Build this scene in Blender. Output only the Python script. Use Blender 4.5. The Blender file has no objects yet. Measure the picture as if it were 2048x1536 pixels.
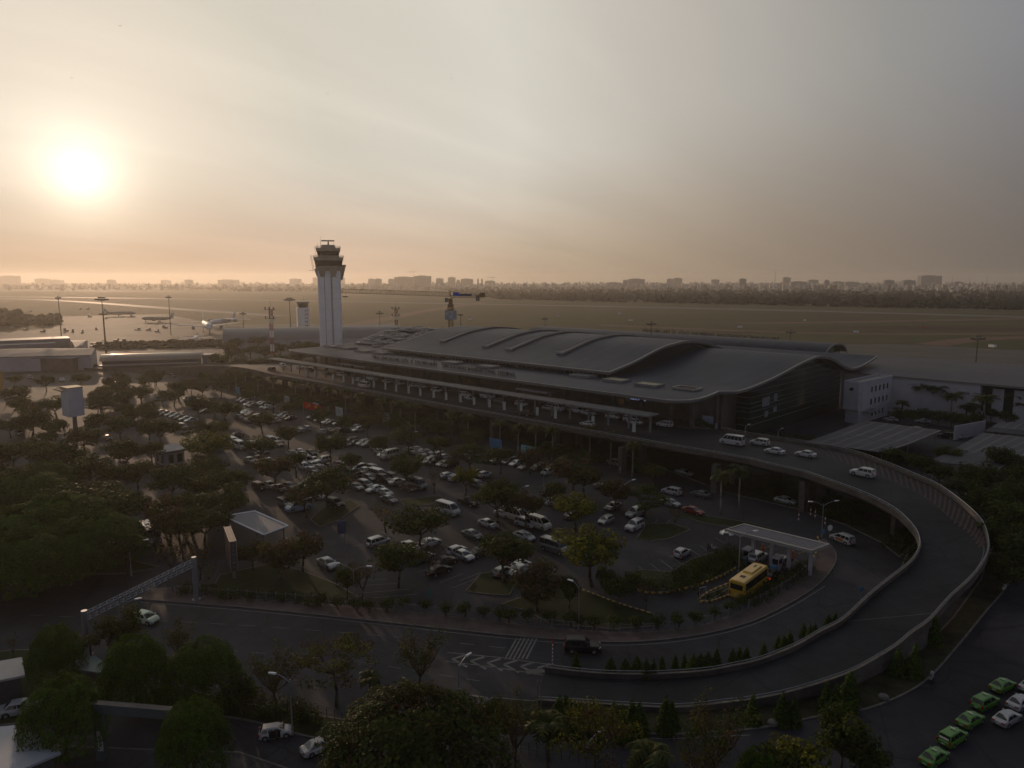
import bpy, math, random
from mathutils import Vector, Matrix
C = bpy.context.scene.collection
sc = bpy.context.scene
R = random.Random(7)
rad = math.radians
# ------------------------------------------------------------------ camera
FPX = 1462.0; CH = 47.0; PITCH = math.atan(210 / FPX)
cpx, spx = math.cos(PITCH), math.sin(PITCH)
cd = bpy.data.cameras.new('camera'); cam = bpy.data.objects.new('camera', cd); C.objects.link(cam)
cam.location = (0, 0, CH); cam.rotation_euler = (math.pi / 2 - PITCH, 0, 0)
cd.sensor_width = 36; cd.lens = 36 * FPX / 2048; cd.clip_end = 60000; cd.clip_start = .5
sc.camera = cam

def at(u, v, z=0.0):
    """ground position (at height z) of a spot measured in the 2048x1536 photograph"""
    a = (u - 1024) / FPX; b = (768 - v) / FPX
    d = (a, cpx + b * spx, -spx + b * cpx)
    t = (z - CH) / d[2]
    return Vector((d[0] * t, d[1] * t, z))
def atD(u, v, D):
    """spot at forward distance D"""
    a = (u - 1024) / FPX; b = (768 - v) / FPX
    d = (a, cpx + b * spx, -spx + b * cpx)
    return Vector((d[0] * D / d[1], D, CH + d[2] * D / d[1]))
def px(p):
    zc = p[1] * cpx - (p[2] - CH) * spx; yc = p[1] * spx + (p[2] - CH) * cpx
    return (1024 + FPX * p[0] / zc, 768 - FPX * yc / zc)
E1 = Vector((-0.7218, 0.6921, 0)); E2 = Vector((0.6921, 0.7218, 0))
O0 = Vector((61.76, 197.9, 0))
def T(s, t, z=0.0): return O0 + E1 * s + E2 * t + Vector((0, 0, z))
def st(p):
    d = Vector((p[0] - O0.x, p[1] - O0.y, 0)); return d.dot(E1), d.dot(E2)
HE1 = math.atan2(E1.y, E1.x); HE2 = math.atan2(E2.y, E2.x)

# ------------------------------------------------------------------ mesh building
class MB:
    def __init__(s): s.v = []; s.f = []; s.m = []; s.cm = 0
    def vert(s, p): s.v.append(tuple(p)); return len(s.v) - 1
    def face(s, ids, m=None): s.f.append(tuple(ids)); s.m.append(s.cm if m is None else m)
    def quad(s, a, b, c, d, m=None): s.face([s.vert(a), s.vert(b), s.vert(c), s.vert(d)], m)
    def poly(s, pts, m=None): s.face([s.vert(p) for p in pts], m)
    def hexa(s, p, m=None):
        """8 points: bottom ring 0-3, top ring 4-7"""
        i = [s.vert(q) for q in p]
        for f in ((3, 2, 1, 0), (4, 5, 6, 7), (0, 1, 5, 4), (1, 2, 6, 5), (2, 3, 7, 6), (3, 0, 4, 7)):
            s.face([i[k] for k in f], m)
    def box(s, c, d, rz=0.0, m=None):
        hx, hy, hz = d[0] / 2, d[1] / 2, d[2] / 2; ca, sa = math.cos(rz), math.sin(rz)
        P = []
        for z in (-hz, hz):
            for x, y in ((-hx, -hy), (hx, -hy), (hx, hy), (-hx, hy)):
                P.append((c[0] + x * ca - y * sa, c[1] + x * sa + y * ca, c[2] + z))
        s.hexa(P, m)
    def prism(s, pts, z0, z1, m=None, mtop=None, bottom=True):
        n = len(pts)
        a = sum(pts[i][0] * pts[(i + 1) % n][1] - pts[(i + 1) % n][0] * pts[i][1] for i in range(n))
        if a < 0: pts = list(reversed(pts))
        lo = [s.vert((p[0], p[1], z0)) for p in pts]; hi = [s.vert((p[0], p[1], z1)) for p in pts]
        for i in range(n): s.face([lo[i], lo[(i + 1) % n], hi[(i + 1) % n], hi[i]], m)
        s.face(hi, m if mtop is None else mtop)
        if bottom: s.face(lo[::-1], m)
    def tube(s, p0, p1, r0, r1=None, n=6, m=None, caps=True):
        r1 = r0 if r1 is None else r1
        p0 = Vector(p0); p1 = Vector(p1); d = p1 - p0
        if d.length < 1e-6: return
        d.normalize(); up = Vector((0, 0, 1)) if abs(d.z) < .95 else Vector((1, 0, 0))
        x = d.cross(up).normalized(); y = d.cross(x)
        A = []; B = []
        for k in range(n):
            a = 2 * math.pi * k / n; o = x * math.cos(a) + y * math.sin(a)
            A.append(s.vert(p0 + o * r0)); B.append(s.vert(p1 + o * r1))
        for k in range(n): s.face([A[k], B[k], B[(k + 1) % n], A[(k + 1) % n]], m)
        if caps: s.face(A, m); s.face(B[::-1], m)
    def path(s, pts, r, n=5, m=None):
        for a, b in zip(pts, pts[1:]): s.tube(a, b, r, r, n, m)
    def lathe(s, prof, n=16, c=(0, 0, 0), m=None, rot=0.0):
        rings = []
        for r, z in prof:
            rings.append([s.vert((c[0] + r * math.cos(rot + 2 * math.pi * k / n), c[1] + r * math.sin(rot + 2 * math.pi * k / n), c[2] + z)) for k in range(n)])
        for a, b in zip(rings, rings[1:]):
            for k in range(n): s.face([a[k], a[(k + 1) % n], b[(k + 1) % n], b[k]], m)
        s.face(rings[0][::-1], m); s.face(rings[-1], m)
    def loft(s, secs, m=None, closed=True, caps=True):
        ids = [[s.vert(p) for p in q] for q in secs]; n = len(ids[0])
        for a, b in zip(ids, ids[1:]):
            for k in range(n if closed else n - 1): s.face([a[k], a[(k + 1) % n], b[(k + 1) % n], b[k]], m)
        if caps: s.face(ids[0][::-1], m); s.face(ids[-1], m)
    def wall(s, pts, z0, z1, th, m=None):
        """upright strip of thickness th along pts; z0,z1 numbers or lists"""
        n = len(pts); L = []
        for i in range(n):
            a = Vector(pts[max(0, i - 1)]); b = Vector(pts[min(n - 1, i + 1)]); d = (b - a); d.z = 0
            d.normalize(); nn = Vector((-d.y, d.x, 0)) * th / 2; p = Vector(pts[i])
            za = z0[i] if isinstance(z0, (list, tuple)) else z0; zb = z1[i] if isinstance(z1, (list, tuple)) else z1
            L.append([(p.x + nn.x, p.y + nn.y, za), (p.x - nn.x, p.y - nn.y, za), (p.x - nn.x, p.y - nn.y, zb), (p.x + nn.x, p.y + nn.y, zb)])
        s.loft(L, m)
    def mesh(s, name, mats, smooth=False):
        me = bpy.data.meshes.new(name); me.from_pydata(s.v, [], s.f)
        for x in (mats if isinstance(mats, (list, tuple)) else [mats]): me.materials.append(x)
        me.polygons.foreach_set('material_index', s.m)
        if smooth: me.polygons.foreach_set('use_smooth', [True] * len(s.f))
        me.update(); return me
    def build(s, name, mats, parent=None, smooth=False, loc=None, rz=0.0):
        return link(name, s.mesh(name, mats, smooth), parent, loc, rz)
def link(name, me, parent=None, loc=None, rz=0.0):
    o = bpy.data.objects.new(name, me); C.objects.link(o)
    if parent is not None: o.parent = parent
    if loc is not None: o.location = loc
    if rz: o.rotation_euler = (0, 0, rz)
    return o
def tag(o, label=None, cat=None, group=None, kind=None):
    if label: o['label'] = label
    if cat: o['category'] = cat
    if group: o['group'] = group
    if kind: o['kind'] = kind
    return o
def thing(name, loc=(0, 0, 0), rz=0.0, label=None, cat=None, group=None, scale=1.0):
    o = bpy.data.objects.new(name, None); C.objects.link(o); o.empty_display_size = .5
    o.location = loc; o.rotation_euler = (0, 0, rz); o.scale = (scale,) * 3 if not isinstance(scale, tuple) else scale
    return tag(o, label, cat, group)
def copy_tree(o, parent=None):
    c = o.copy(); C.objects.link(c); c.parent = parent
    for ch in o.children: copy_tree(ch, c)
    return c
def struct(o): o['kind'] = 'structure'; return o
def crom(pts, n):
    """Catmull-Rom through pts (tuples), n points evenly by index length"""
    pts = [Vector(p) for p in pts]; cum = [0]
    for a, b in zip(pts, pts[1:]): cum.append(cum[-1] + (b - a).length)
    out = []
    for k in range(n):
        d = cum[-1] * k / (n - 1); i = 0
        while i < len(pts) - 2 and cum[i + 1] < d: i += 1
        u = (d - cum[i]) / max(1e-9, cum[i + 1] - cum[i])
        p1, p2 = pts[i], pts[i + 1]; p0 = pts[i - 1] if i else p1 * 2 - p2; p3 = pts[i + 2] if i + 2 < len(pts) else p2 * 2 - p1
        out.append(((p1 * 2) + (p2 - p0) * u + (p0 * 2 - p1 * 5 + p2 * 4 - p3) * u * u + (p1 * 3 - p0 - p2 * 3 + p3) * u ** 3) * .5)
    return out
def interp(tab, x):
    if x <= tab[0][0]: return tab[0][1]
    for (a, b), (c, d) in zip(tab, tab[1:]):
        if x <= c:
            return b + (d - b) * (x - a) / (c - a)
    return tab[-1][1]
def smooth_interp(tab, x):
    """monotone-ish cubic through a table"""
    n = len(tab)
    if x <= tab[0][0]: return tab[0][1]
    if x >= tab[-1][0]: return tab[-1][1]
    i = 0
    while tab[i + 1][0] < x: i += 1
    def sl(k):
        a = max(0, k - 1); b = min(n - 1, k + 1); return (tab[b][1] - tab[a][1]) / (tab[b][0] - tab[a][0])
    x0, y0 = tab[i]; x1, y1 = tab[i + 1]; h = x1 - x0; u = (x - x0) / h
    return (2*u**3 - 3*u*u + 1) * y0 + (u**3 - 2*u*u + u) * h * sl(i) + (3*u*u - 2*u**3) * y1 + (u**3 - u*u) * h * sl(i + 1)

# ------------------------------------------------------------------ materials
def lin(c): return tuple(((x / 255) / 12.92 if x / 255 <= .04045 else ((x / 255 + .055) / 1.055) ** 2.4) for x in c)
def mat(name, col, rough=.7, metal=0.0, var=.25, scale=.6, world=False, spec=.5, bump=0.0, emit=None, es=1.0, coat=0.0, trans=0.0):
    m = bpy.data.materials.new(name); m.use_nodes = True; nt = m.node_tree; N = nt.nodes; b = N['Principled BSDF']
    b.inputs['Roughness'].default_value = rough; b.inputs['Metallic'].default_value = metal
    b.inputs['Specular IOR Level'].default_value = spec if rough < .62 or spec != .5 else .16
    if coat: b.inputs['Coat Weight'].default_value = coat; b.inputs['Coat Roughness'].default_value = .05
    if var > 0:
        if world: g = N.new('ShaderNodeNewGeometry'); src = g.outputs['Position']
        else: g = N.new('ShaderNodeTexCoord'); src = g.outputs['Object']
        n = N.new('ShaderNodeTexNoise'); n.inputs['Scale'].default_value = scale; n.inputs['Detail'].default_value = 6; n.inputs['Roughness'].default_value = .65
        nt.links.new(src, n.inputs['Vector'])
        r = N.new('ShaderNodeValToRGB'); r.color_ramp.elements[0].position = .3; r.color_ramp.elements[1].position = .7
        r.color_ramp.elements[0].color = (*[x * (1 - var) for x in col], 1); r.color_ramp.elements[1].color = (*[min(1, x * (1 + var)) for x in col], 1)
        nt.links.new(n.outputs['Fac'], r.inputs['Fac']); nt.links.new(r.outputs['Color'], b.inputs['Base Color'])
        if bump:
            bp = N.new('ShaderNodeBump'); bp.inputs['Strength'].default_value = bump; bp.inputs['Distance'].default_value = .05
            nt.links.new(n.outputs['Fac'], bp.inputs['Height']); nt.links.new(bp.outputs['Normal'], b.inputs['Normal'])
    else: b.inputs['Base Color'].default_value = (*col, 1)
    if emit: b.inputs['Emission Color'].default_value = (*emit, 1); b.inputs['Emission Strength'].default_value = es
    if trans: b.inputs['Transmission Weight'].default_value = trans
    return m
def road_mat(name, col, rough=.78):
    m = bpy.data.materials.new(name); m.use_nodes = True; nt = m.node_tree; N = nt.nodes; b = N['Principled BSDF']; b.inputs['Roughness'].default_value = rough; b.inputs['Specular IOR Level'].default_value = .16
    g = N.new('ShaderNodeNewGeometry'); out = None
    for sc_, lo_, hi_, p0, p1 in ((.045, .72, 1.25, .38, .62), (.35, .8, 1.15, .35, .68), (3.5, .82, 1.14, .3, .7)):
        n = N.new('ShaderNodeTexNoise'); n.inputs['Scale'].default_value = sc_; n.inputs['Detail'].default_value = 5; n.inputs['Roughness'].default_value = .6; nt.links.new(g.outputs['Position'], n.inputs['Vector'])
        r = N.new('ShaderNodeMapRange'); nt.links.new(n.outputs['Fac'], r.inputs[0]); r.inputs[1].default_value = p0; r.inputs[2].default_value = p1; r.inputs[3].default_value = lo_; r.inputs[4].default_value = hi_
        if out is None: out = r.outputs[0]
        else: q = N.new('ShaderNodeMath'); q.operation = 'MULTIPLY'; nt.links.new(out, q.inputs[0]); nt.links.new(r.outputs[0], q.inputs[1]); out = q.outputs[0]
    v = N.new('ShaderNodeTexVoronoi'); v.feature = 'DISTANCE_TO_EDGE'; v.inputs['Scale'].default_value = .11; nt.links.new(g.outputs['Position'], v.inputs['Vector'])      # tar seams between repairs
    r = N.new('ShaderNodeMapRange'); nt.links.new(v.outputs['Distance'], r.inputs[0]); r.inputs[1].default_value = 0; r.inputs[2].default_value = .018; r.inputs[3].default_value = .62; r.inputs[4].default_value = 1
    q = N.new('ShaderNodeMath'); q.operation = 'MULTIPLY'; nt.links.new(out, q.inputs[0]); nt.links.new(r.outputs[0], q.inputs[1])
    mx = N.new('ShaderNodeMix'); mx.data_type = 'RGBA'; mx.blend_type = 'MULTIPLY'; mx.inputs[0].default_value = 1; mx.inputs[6].default_value = (*col, 1); nt.links.new(q.outputs[0], mx.inputs[7]); nt.links.new(mx.outputs[2], b.inputs['Base Color']); return m
def leaf_mat(name, col, trans=.3, var=.4):
    m = bpy.data.materials.new(name); m.use_nodes = True; nt = m.node_tree; N = nt.nodes; b = N['Principled BSDF']
    g = N.new('ShaderNodeNewGeometry'); r = N.new('ShaderNodeValToRGB')
    r.color_ramp.elements[0].color = (*[x * (1 - var) for x in col], 1)
    r.color_ramp.elements[1].color = (*[min(1, x * (1 + var)) for x in (col[0] * 1.1, col[1], col[2] * .9)], 1)
    nt.links.new(g.outputs['Random Per Island'], r.inputs['Fac']); nt.links.new(r.outputs['Color'], b.inputs['Base Color'])
    b.inputs['Roughness'].default_value = .6; b.inputs['Specular IOR Level'].default_value = .06
    t = N.new('ShaderNodeBsdfTranslucent'); nt.links.new(r.outputs['Color'], t.inputs['Color'])
    mx = N.new('ShaderNodeMixShader'); mx.inputs[0].default_value = trans
    nt.links.new(b.outputs[0], mx.inputs[1]); nt.links.new(t.outputs[0], mx.inputs[2]); nt.links.new(mx.outputs[0], N['Material Output'].inputs[0])
    return m
def stripe_mat(name, c1, c2, period, duty, rough=.5, axis='X', metal=0.0):
    """procedural sheet metal: ribs along one object axis, with broad soiling"""
    m = bpy.data.materials.new(name); m.use_nodes = True; nt = m.node_tree; N = nt.nodes; b = N['Principled BSDF']
    tc = N.new('ShaderNodeTexCoord'); sx = N.new('ShaderNodeSeparateXYZ'); nt.links.new(tc.outputs['Object'], sx.inputs[0])
    md = N.new('ShaderNodeMath'); md.operation = 'MULTIPLY'; md.inputs[1].default_value = 1 / period; nt.links.new(sx.outputs[axis], md.inputs[0])
    fr = N.new('ShaderNodeMath'); fr.operation = 'FRACT'; nt.links.new(md.outputs[0], fr.inputs[0])
    lt = N.new('ShaderNodeMath'); lt.operation = 'LESS_THAN'; lt.inputs[1].default_value = duty; nt.links.new(fr.outputs[0], lt.inputs[0])
    n = N.new('ShaderNodeTexNoise'); n.inputs['Scale'].default_value = .12; n.inputs['Detail'].default_value = 8; nt.links.new(tc.outputs['Object'], n.inputs['Vector'])
    mx = N.new('ShaderNodeMix'); mx.data_type = 'RGBA'; mx.inputs[6].default_value = (*c1, 1); mx.inputs[7].default_value = (*c2, 1); nt.links.new(lt.outputs[0], mx.inputs[0])
    m2 = N.new('ShaderNodeMix'); m2.data_type = 'RGBA'; m2.blend_type = 'MULTIPLY'; m2.inputs[0].default_value = .55
    r = N.new('ShaderNodeValToRGB'); r.color_ramp.elements[0].position = .3; r.color_ramp.elements[1].position = .7; r.color_ramp.elements[0].color = (.62, .61, .6, 1); r.color_ramp.elements[1].color = (1.1, 1.1, 1.1, 1)
    mp = N.new('ShaderNodeMapping'); mp.inputs['Scale'].default_value = (.55, .025, .025) if axis == 'X' else (.025, .55, .025); nt.links.new(tc.outputs['Object'], mp.inputs[0])
    n3 = N.new('ShaderNodeTexNoise'); n3.inputs['Scale'].default_value = 1; n3.inputs['Detail'].default_value = 7; nt.links.new(mp.outputs[0], n3.inputs['Vector'])
    r3 = N.new('ShaderNodeMapRange'); nt.links.new(n3.outputs['Fac'], r3.inputs[0]); r3.inputs[1].default_value = .32; r3.inputs[2].default_value = .68; r3.inputs[3].default_value = .8; r3.inputs[4].default_value = 1.18     # rain streaks down the slope
    m3 = N.new('ShaderNodeMix'); m3.data_type = 'RGBA'; m3.blend_type = 'MULTIPLY'; m3.inputs[0].default_value = 1; nt.links.new(mx.outputs[2], m3.inputs[6]); nt.links.new(r3.outputs[0], m3.inputs[7])
    nt.links.new(n.outputs['Fac'], r.inputs[0]); nt.links.new(m3.outputs[2], m2.inputs[6]); nt.links.new(r.outputs[0], m2.inputs[7]); nt.links.new(m2.outputs[2], b.inputs['Base Color'])
    b.inputs['Roughness'].default_value = rough; b.inputs['Metallic'].default_value = metal; b.inputs['Specular IOR Level'].default_value = .06
    return m
M = {}
M['asphalt'] = road_mat('asphalt', (.033, .034, .041))
M['asphalt_light'] = road_mat('worn_asphalt', (.04, .041, .046))
M['deck'] = road_mat('deck_asphalt', (.024, .027, .031))
M['concrete'] = mat('concrete', (.088, .078, .072), .8, var=.35, scale=.35, world=True)
M['concrete_dark'] = mat('stained_concrete', (.1, .09, .083), .85, var=.4, scale=.4, world=True)
M['paver'] = mat('pavers', (.09, .07, .066), .85, var=.3, scale=.5, world=True)
M['kerb'] = mat('kerb_stone', (.13, .12, .11), .85, var=.3, scale=.8, world=True)
M['paint'] = mat('road_paint', (.165, .16, .155), .7, var=.35, scale=1.2, world=True)
M['redpaint'] = mat('faded_red_paint', (.078, .046, .038), .75, var=.35, scale=.8, world=True)
M['yellowpaint'] = mat('yellow_paint', (.5, .32, .06), .7, var=.3, scale=1, world=True)
M['grass'] = mat('grass', (.02, .028, .008), .95, var=.5, scale=.35, world=True, bump=.5)
M['shrubbery'] = mat('planting_soil', (.03, .03, .016), .95, var=.6, scale=.5, world=True, bump=.6)
M['white'] = mat('white_paint', (.72, .71, .70), .55, var=.06, scale=.3)
M['wall'] = mat('painted_wall', (.36, .35, .38), .75, var=.12, scale=.25)
M['tower'] = mat('tower_render', (.82, .80, .79), .7, var=.07, scale=.15)
M['grey'] = mat('grey_metal', (.18, .18, .19), .6, metal=.3, var=.12, scale=.6)
M['steel'] = mat('galvanised_steel', (.26, .27, .29), .5, metal=.6, var=.12, scale=2)
M['dark'] = mat('dark_metal', (.05, .05, .052), .55, var=.15, scale=2)
M['black'] = mat('black_rubber', (.015, .015, .015), .8, var=0)
M['glass'] = mat('tinted_glass', (.012, .016, .018), .06, var=0, spec=.6)
M['green_glass'] = mat('green_glass', (.012, .028, .022), .1, var=.3, scale=.12, spec=.5)
M['trunk'] = mat('bark', (.07, .055, .042), .9, var=.35, scale=3)
M['palmtrunk'] = mat('palm_trunk', (.2, .185, .165), .85, var=.2, scale=3)
M['red'] = mat('red_paint', (.28, .03, .02), .6, var=.1)
M['orange'] = mat('orange_paint', (.36, .11, .03), .6, var=.1)
M['yellow'] = mat('yellow_bus_paint', (.5, .30, .028), .35, var=.08, coat=.5)
M['blue'] = mat('blue_panel', (.06, .2, .36), .5, var=.15)
M['teal'] = mat('teal_panel', (.12, .3, .34), .5, var=.2)
M['brown'] = mat('brown_panel', (.12, .06, .045), .6, var=.2)
M['cream_sheet'] = mat('cream_polycarbonate', (.5, .47, .33), .4, var=.15, scale=.8)  # yellowish skylight plastic painted paler, with the sun on it put into the colour
M['lampglass'] = mat('lamp_glass', (.7, .7, .68), .2, var=0)
# ------------------------------------------------------------------ light, sky and air
AZ, EL = rad(-29.8), rad(6.8)
SUN = Vector((math.sin(AZ) * math.cos(EL), math.cos(AZ) * math.cos(EL), math.sin(EL)))
sl = bpy.data.lights.new('sun', 'SUN'); sl.energy = 1.5; sl.angle = rad(.6); sl.color = (1, .68, .44)
so = bpy.data.objects.new('sun', sl); C.objects.link(so); so.rotation_euler = SUN.to_track_quat('Z', 'Y').to_euler()
w = bpy.data.worlds.new('World'); sc.world = w; w.use_nodes = True
nt = w.node_tree; N = nt.nodes; bg = N['Background']
def nd(t, **k):
    x = N.new(t)
    for a, b in k.items(): setattr(x, a, b)
    return x
def mth(op, a, b=None, c=None, clamp=False):
    x = nd('ShaderNodeMath', operation=op, use_clamp=clamp)
    for i, q in enumerate((a, b, c)):
        if q is None: continue
        if isinstance(q, (int, float)): x.inputs[i].default_value = q
        else: nt.links.new(q, x.inputs[i])
    return x.outputs[0]
def ramp(fac, stops):
    x = nd('ShaderNodeValToRGB'); e = x.color_ramp.elements
    while len(e) < len(stops): e.new(.5)
    for q, (p, c) in zip(e, stops): q.position = p; q.color = (*c, 1)
    nt.links.new(fac, x.inputs[0]); return x.outputs[0]
def mixc(f, a, b, bt='MIX'):
    x = nd('ShaderNodeMix', data_type='RGBA', blend_type=bt)
    for i, q in ((0, f), (6, a), (7, b)):
        if isinstance(q, (int, float)): x.inputs[i].default_value = q
        elif isinstance(q, tuple): x.inputs[i].default_value = (*q, 1)
        else: nt.links.new(q, x.inputs[i])
    return x.outputs[2]
tc = nd('ShaderNodeTexCoord'); D = tc.outputs['Generated']
dp = nd('ShaderNodeVectorMath', operation='DOT_PRODUCT'); nt.links.new(D, dp.inputs[0]); dp.inputs[1].default_value = SUN
ang = mth('DIVIDE', mth('ARCCOSINE', mth('MINIMUM', dp.outputs['Value'], .99999)), math.pi)     # 0 at the sun .. 1
sx = nd('ShaderNodeSeparateXYZ'); nt.links.new(D, sx.inputs[0]); ze = sx.outputs['Z']
A = lambda d: d / 180
def sc_(c, k=1.0): return tuple(x * k for x in lin(c))
hi = ramp(ang, [(0, sc_((240, 228, 208))), (A(8), sc_((228, 216, 198))), (A(16), sc_((212, 206, 192))), (A(30), sc_((219, 214, 202))), (A(42), sc_((190, 184, 174))),
                (A(55), sc_((152, 150, 146))), (A(66), sc_((126, 129, 135))), (A(90), sc_((82, 89, 106))), (A(150), sc_((72, 79, 96)))])
lo = ramp(ang, [(0, sc_((184, 150, 116))), (A(9), sc_((195, 163, 136))), (A(16), sc_((210, 179, 153))), (A(25), sc_((205, 177, 150))), (A(32), sc_((184, 162, 136))),
                (A(47), sc_((148, 131, 113))), (A(64), sc_((112, 103, 95))), (A(88), sc_((112, 108, 112))), (A(110), sc_((154, 153, 160))), (A(160), sc_((154, 154, 162)))])
elev = nd('ShaderNodeMapRange', interpolation_type='SMOOTHSTEP'); nt.links.new(ze, elev.inputs[0]); elev.inputs[1].default_value = -.01
fm = nd('ShaderNodeMapRange'); nt.links.new(ang, fm.inputs[0]); fm.inputs[1].default_value = A(26); fm.inputs[2].default_value = A(66); fm.inputs[3].default_value = .17; fm.inputs[4].default_value = .31
fm2 = nd('ShaderNodeMapRange'); nt.links.new(ang, fm2.inputs[0]); fm2.inputs[1].default_value = A(70); fm2.inputs[2].default_value = A(105); fm2.inputs[3].default_value = 0; fm2.inputs[4].default_value = .3; nt.links.new(mth('ADD', fm.outputs[0], fm2.outputs[0]), elev.inputs[2])
base = mixc(elev.outputs[0], lo, hi)
# thin high cloud: stretched noise on the sky plane
zz = mth('ADD', mth('MAXIMUM', ze, 0), .16)
cv = nd('ShaderNodeCombineXYZ'); nt.links.new(mth('DIVIDE', sx.outputs['X'], zz), cv.inputs[0]); nt.links.new(mth('DIVIDE', sx.outputs['Y'], zz), cv.inputs[1])
mp = nd('ShaderNodeMapping'); nt.links.new(cv.outputs[0], mp.inputs[0]); mp.vector_type = 'TEXTURE'; mp.inputs['Rotation'].default_value = (0, 0, rad(52)); mp.inputs['Scale'].default_value = (3.4, .8, 1)
n1 = nd('ShaderNodeTexNoise'); nt.links.new(mp.outputs[0], n1.inputs['Vector']); n1.inputs['Scale'].default_value = 1.1; n1.inputs['Detail'].default_value = 7; n1.inputs['Roughness'].default_value = .55; n1.inputs['Distortion'].default_value = .5
cl = nd('ShaderNodeMapRange', interpolation_type='SMOOTHSTEP'); nt.links.new(n1.outputs['Fac'], cl.inputs[0]); cl.inputs[1].default_value = .36; cl.inputs[2].default_value = .68; cl.inputs[3].default_value = .945; cl.inputs[4].default_value = 1.045
clc = nd('ShaderNodeCombineXYZ')
clm = nd('ShaderNodeMapRange'); nt.links.new(ang, clm.inputs[0]); clm.inputs[1].default_value = A(34); clm.inputs[2].default_value = A(56); clm.inputs[3].default_value = 1; clm.inputs[4].default_value = .3; clf = clm.outputs[0]
for i, k in enumerate((1.0, .985, .955)): nt.links.new(mth('ADD', mth('MULTIPLY', cl.outputs[0], k), 1 - k), clc.inputs[i])
base = mixc(clf, base, mixc(1.0, base, clc.outputs[0], 'MULTIPLY'))
# aureole of the hazy sun
gl = mth('MULTIPLY', mth('POWER', 2.718, mth('MULTIPLY', ang, -180 / 1.7)), 1.1)
g2 = mth('MULTIPLY', mth('POWER', 2.718, mth('MULTIPLY', ang, -180 / 7.5)), .15)
halo = nd('ShaderNodeCombineXYZ')
for i, (k, k2) in enumerate(((1, 1), (.9, .84), (.74, .62))): nt.links.new(mth('ADD', mth('MULTIPLY', gl, k), mth('MULTIPLY', g2, k2)), halo.inputs[i])
base = mixc(1.0, base, halo.outputs[0], 'ADD')
sky = nd('ShaderNodeTexSky', sky_type='NISHITA', sun_disc=False, sun_elevation=EL, sun_rotation=AZ, dust_density=3.0)
tot = mixc(.003, mixc(1.0, base, (10, 10, 10), 'MULTIPLY'), sky.outputs[0])
nt.links.new(tot, bg.inputs[0]); bg.inputs[1].default_value = .1
sc.view_settings.view_transform = 'Standard'; sc.view_settings.look = 'None'; sc.view_settings.exposure = 0; sc.view_settings.gamma = 1
sc.cycles.use_denoising = True; sc.cycles.max_bounces = 6; sc.cycles.diffuse_bounces = 2; sc.cycles.glossy_bounces = 3; sc.cycles.transmission_bounces = 4; sc.cycles.volume_bounces = 0; sc.cycles.sample_clamp_indirect = 4
hb = MB(); hb.box((0, 3475, 45.5), (14000, 7450, 95)); 
hz = hb.build('haze', bpy.data.materials.new('haze_air')); hz['kind'] = 'stuff'; hm = hz.data.materials[0]; hm.use_nodes = True
hn = hm.node_tree; hn.nodes.clear(); ho = hn.nodes.new('ShaderNodeOutputMaterial'); hv = hn.nodes.new('ShaderNodeVolumePrincipled')
hv.inputs['Density'].default_value = 1.2e-4; hv.inputs['Anisotropy'].default_value = .6; hv.inputs['Color'].default_value = (.95, .88, .79, 1)
hn.links.new(hv.outputs[0], ho.inputs[1])
# ------------------------------------------------------------------ ground, airfield, roads
def sheet(name, pts, z, m, kind='structure'):
    b = MB(); b.poly([(p[0], p[1], z) for p in pts]); o = b.build(name, m); o['kind'] = kind; return o
def pxs(l, z=0): return [at(u, v, z) for u, v in l]
def field_mat():
    m = bpy.data.materials.new('dry_airfield_grass'); m.use_nodes = True; nt = m.node_tree; N = nt.nodes; b = N['Principled BSDF']; b.inputs['Roughness'].default_value = .95; b.inputs['Specular IOR Level'].default_value = .1
    g = N.new('ShaderNodeNewGeometry'); mp = N.new('ShaderNodeMapping'); nt.links.new(g.outputs['Position'], mp.inputs[0]); mp.inputs['Rotation'].default_value = (0, 0, rad(8)); mp.inputs['Scale'].default_value = (.0022, .012, 1)
    n = N.new('ShaderNodeTexNoise'); nt.links.new(mp.outputs[0], n.inputs['Vector']); n.inputs['Scale'].default_value = 1; n.inputs['Detail'].default_value = 9; n.inputs['Roughness'].default_value = .6
    r = N.new('ShaderNodeValToRGB'); e = r.color_ramp.elements; e.new(.5); e.new(.62)
    for q, (p, c) in zip(e, ((.3, (.062, .04, .026)), (.45, (.085, .068, .03)), (.56, (.075, .075, .028)), (.72, (.11, .08, .05)))): q.position = p; q.color = (*c, 1)
    nt.links.new(n.outputs['Fac'], r.inputs[0])
    n2 = N.new('ShaderNodeTexNoise'); nt.links.new(g.outputs['Position'], n2.inputs['Vector']); n2.inputs['Scale'].default_value = .05; n2.inputs['Detail'].default_value = 6
    mx = N.new('ShaderNodeMix'); mx.data_type = 'RGBA'; mx.blend_type = 'MULTIPLY'; mx.inputs[0].default_value = .5; nt.links.new(r.outputs[0], mx.inputs[6]); nt.links.new(n2.outputs['Fac'], mx.inputs[7])
    mm = N.new('ShaderNodeMix'); mm.data_type = 'RGBA'; mm.blend_type = 'MULTIPLY'; mm.inputs[0].default_value = 1; nt.links.new(mx.outputs[2], mm.inputs[6]); mm.inputs[7].default_value = (1.25, 1.25, 1.25, 1)
    nt.links.new(mm.outputs[2], b.inputs['Base Color']); return m
gb = MB(); gb.quad((-6900, -240, -.03), (6900, -240, -.03), (6900, 7150, -.03), (-6900, 7150, -.03)); struct(gb.build('ground', field_mat()))
M['apron'] = mat('apron_concrete', (.105, .092, .078), .8, var=.3, scale=.03, world=True, spec=.12)
M['runway'] = mat('runway_asphalt', (.11, .1, .095), .7, var=.25, scale=.02, world=True)
M['laterite'] = mat('red_earth', (.14, .085, .06), .9, var=.25, scale=.03, world=True)
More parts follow.
